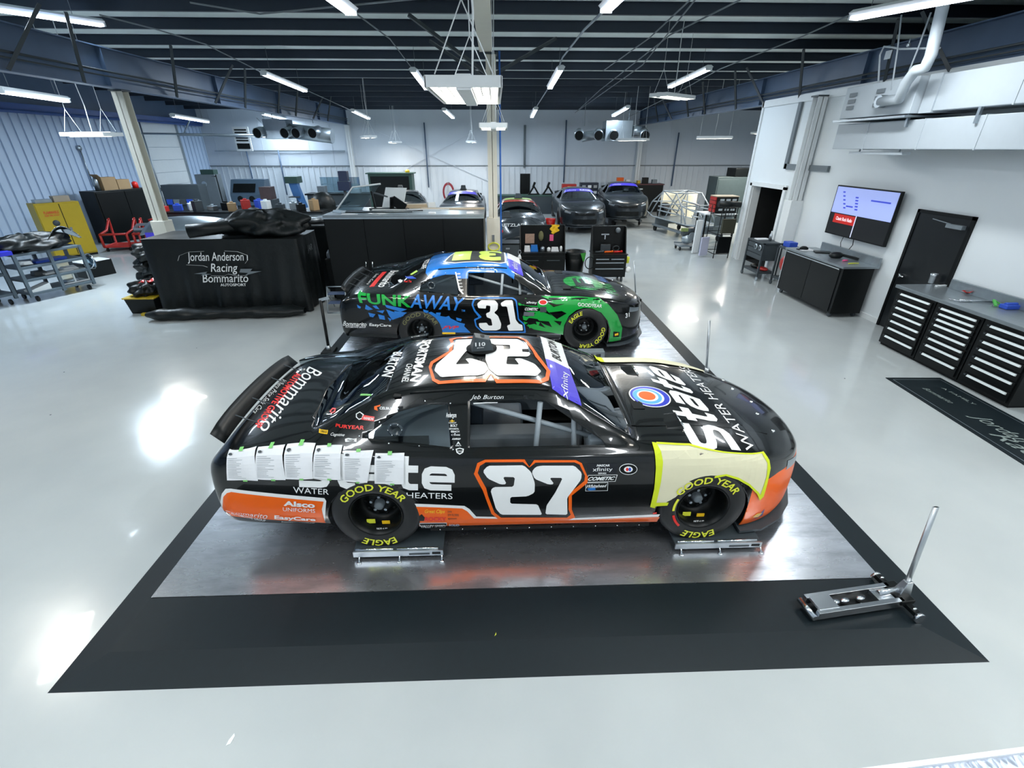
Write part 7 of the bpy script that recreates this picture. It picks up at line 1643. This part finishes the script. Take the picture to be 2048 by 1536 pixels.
t = thing('engine_bracket', 'pale grey bracket frame lying on the right red dolly', 'bracket', (-11.8, 16.9, .68), R(15)); build('frame', MB().bar((-.3,-.2,0),(.3,-.2,0),.06,.08).bar((-.3,.2,.1),(.3,.2,.1),.06,.08).bar((-.3,-.2,0),(-.3,.2,.1),.06,.08).bar((.3,-.2,0),(.3,.2,.1),.06,.08), m_alu, t)
build('foot', MB().box(-.34,.34,-.25,.25,-.09,-.03), m_dgrey, t)
small('red_crate', MB().hexa([(-.3,-.25,0),(.3,-.25,0),(.3,.25,0),(-.3,.25,0)], [(-.4,-.3,.5),(.4,-.3,.5),(.4,.3,.5),(-.4,.3,.5)]), m_red, 'red tub beside the tall black cabinet', 'tub', (-11.9, 18.1, .352)); small('dark_crate', MB().box(-.42,.42,-.35,.35,0,.35), m_dgrey, 'dark crate under the red tub', 'crate', (-11.9, 18.1, 0), bevel=.02)
crumple(-10.9, 17.9, 0, .45, .35, .5, 61, 'parts_heap', 'dark heap of machine parts behind the left column', 'heap', m_dgrey)
t = thing('shelf_unit', 'dark shelf unit filled with parts beside the left column', 'shelf', (-13.1, 21.5, 0)); build('body', MB().box(-.6,.9,-.3,.3,0,1.75), m_dgrey, t)
for k in range(5): build('bin', MB().box(-.5+.27*k,-.28+.27*k,-.36,-.3,1.0,1.2), [m_bluep, m_grey, m_alu, m_bluep, m_grey][k], t)
# diamond plate edge in the near right corner: the landing the photo is taken from
def dia_mat():
    m = mat('diamond_plate', 'b9c2d2', .3, .9); nt = m.node_tree; b_ = nt.nodes['Principled BSDF']; tc = nt.nodes.new('ShaderNodeTexCoord')
    mp = nt.nodes.new('ShaderNodeMapping'); mp.inputs['Rotation'].default_value = (0, 0, .78); mp.inputs['Scale'].default_value = (60, 22, 1)
    br = nt.nodes.new('ShaderNodeTexVoronoi'); br.inputs['Scale'].default_value = 1; bp = nt.nodes.new('ShaderNodeBump'); bp.inputs['Strength'].default_value = .8; bp.inputs['Distance'].default_value = .004
    nt.links.new(tc.outputs['Object'], mp.inputs[0]); nt.links.new(mp.outputs[0], br.inputs['Vector']); nt.links.new(br.outputs['Distance'], bp.inputs['Height']); nt.links.new(bp.outputs[0], b_.inputs['Normal']); return m
Z0 = 1.6
e0, e1 = at(1785, 1537, z=Z0), at(2049, 1502, z=Z0)
d = (e1-e0).normalized(); n_ = V((-d.y, d.x, 0)); p0, p1 = e0-d*1.2, e1+d*1.0
t = thing('landing', 'bright diamond plate landing corner at the bottom right', 'landing')
q = [p0-n_*1.5, p1-n_*1.5, p1, p0]
b = MB().hexa([v_-V((0,0,.03)) for v_ in q], q); build('tread', b, dia_mat(), t)
build('edge_rail', MB().bar(p0+V((0,0,.004)), p1+V((0,0,.004)), .012, .012), m_white, t)
for v_ in (p0, p1): build('post', MB().bar((v_.x, v_.y-.1, 0), (v_.x, v_.y-.1, Z0-.03), .06, .06), m_grey, t)
# small things on the floor and the mat
def fleck(u, v, z, mb, m_, lab): solo('paint_chip', mb, m_, lab, 'paint chip', tuple(at(u, v, z=z)))
fleck(461, 1480, .0015, MB().prism([(-.012,-.03),(.01,-.02),(.016,.02),(.005,.035),(-.01,.0)], 0, .002, 'z'), m_white, 'white paint chip on the floor at the bottom left')
fleck(991, 1269, .040, MB().prism([(-.006,-.012),(.006,.0),(.003,.014)], 0, .004, 'z'), m_yel, 'tiny pale chip on the rubber apron')

# ------------------------------------------------------------------ more of what stands about
b = MB()
for (pts, w_) in (([(-.86,1.10),(-.80,1.20),(-.60,1.27),(-.30,1.28)], .016), ([(.10,1.285),(.35,1.27),(.52,1.20),(.50,1.10),(.44,1.04)], .016), ([(-.72,1.02),(-.40,1.00),(-.32,.97)], .014), ([(-.30,.80),(-.05,.79),(.05,.83),(.22,.79),(.42,.80)], .014)):
    P3 = [V((p[0], -b_y, p[1])) for b_y in ((Y1-Y0)/2+.068,) for p in pts]
    b2 = MB()
    for p, q in zip(P3, P3[1:]): b2.bar(p, q, w_, .002)
    build('swash_line', b2, m_wht, [o for o in COL.objects if o.name == 'draped_chest'][0])
def tyre(P_, lab, lean=0, rz=0):
    t = thing('spare_tyre', lab, 'tyre', P_, rz); t.rotation_euler = (lean, 0, rz)
    build('tyre', MB().lathe([(.2,-.13),(.26,-.15),(.33,-.14),(.36,-.1),(.37,0),(.36,.1),(.33,.14),(.26,.15),(.2,.13),(.2,-.13)], (0,0,.37), 'x', 32), m_tyre, t)
    build('rim', MB().lathe([(.2,-.12),(.17,-.06),(.05,-.03),(0,-.03)], (0,0,.37), 'x', 24), m_black, t)
    return t
tp = at(1326, 436, y=21.2); tyre((tp.x, tp.y, .28), 'dark tyre mounted at the nose end of the bare chassis', 0, R(15)); small('tyre_stand', MB().box(-.2,.2,-.2,.2,0,.28), m_dgrey, 'low dark stand under the tyre at the bare chassis', 'stand', (tp.x, tp.y, 0))
t = thing('engine_hoist', 'bent grey tube hoist arm standing between the bare chassis and the rack', 'hoist', (6.95, 17.0, 0))
build('mast', MB().path([(.1,0,.05),(.12,0,1.2),(.08,0,1.32),(-.1,0,1.38),(-.55,0,1.5)], .028, 8), m_alu, t)
for y in (-.3, .3): build('base_leg', MB().bar((.2, 0, .05), (-.5, y, .05), .06, .05), m_grey, t)
for (x, w_, h_, m_, lab) in ((-12.9, .5, .55, m_dgrey, 'dark machine box left of the roller door bench'), (-8.9, .4, .35, m_grey, 'grey vice block on the dark back workbench'), (-7.2, .5, .25, m_white, 'white tray on the dark back workbench')):
    small('shop_box', MB().box(-w_/2,w_/2,-.2,.2,0,h_), m_, lab, 'box', (x, 26.3 if x > -10 else 23.4, 1.02 if x > -10 else 0), bevel=.02)
# clutter on the slate cart and under it
for k, (x, y, z, w_, d_, h_, m_, lab) in enumerate((
    (.25, .3, .77, .3, .2, .1, m_galv, 'silver part on the left of the third tier of the slate cart'),
    (1.05, .35, .50, .3, .3, .06, m_white, 'white plate on the right of the second tier of the slate cart'),
    (.45, .35, .50, .25, .2, .09, m_dgrey, 'dark part in the middle of the second tier of the slate cart'),
    (1.0, .42, .21, .3, .2, .05, m_galv, 'flat silver part behind the white frame on the slate cart'),
    (.35, .2, 1.05, .3, .1, .03, m_white, 'white strip at the front of the slate cart top'))):
    small('body_part', MB().hexa([(-w_/2,-d_/2,0),(w_/2,-d_/2,0),(w_/2,d_/2,0),(-w_/2,d_/2,0)], [(-w_/2.2,-d_/2.4,h_),(w_/2.5,-d_/2.6,h_*.8),(w_/2.2,d_/2.4,h_),(-w_/2.4,d_/2.4,h_)]), m_, lab, 'car part', cl(x, y, z), rzc+R(12*(k-2)), bevel=.006)
# papers and tools over the long cabinet
for k, (x, y, w_, d_, h_, m_, lab) in enumerate((
    (-3.35, 10.75, .28, .16, .05, m_galv, 'silver part at the left end of the long cabinet'),
    (-1.35, 10.55, .16, .09, .03, m_paper, 'left pale wrapper at the column end of the long cabinet'),
    (-.55, 10.55, .16, .09, .03, m_paper, 'right pale wrapper at the column end of the long cabinet'),
    (-1.5, 11.62, .2, .12, .12, m_white, 'small white box at the back of the long cabinet'))):
    small('loose_part', MB().hexa([(-w_/2,-d_/2,0),(w_/2,-d_/2,0),(w_/2,d_/2,0),(-w_/2,d_/2,0)], [(-w_/2.3,-d_/2.4,h_),(w_/2.4,-d_/2.4,h_),(w_/2.4,d_/2.3,h_*.8),(-w_/2.3,d_/2.4,h_)]), m_, lab, 'part', (x, y, ZC), R(20*k-30), bevel=.004)
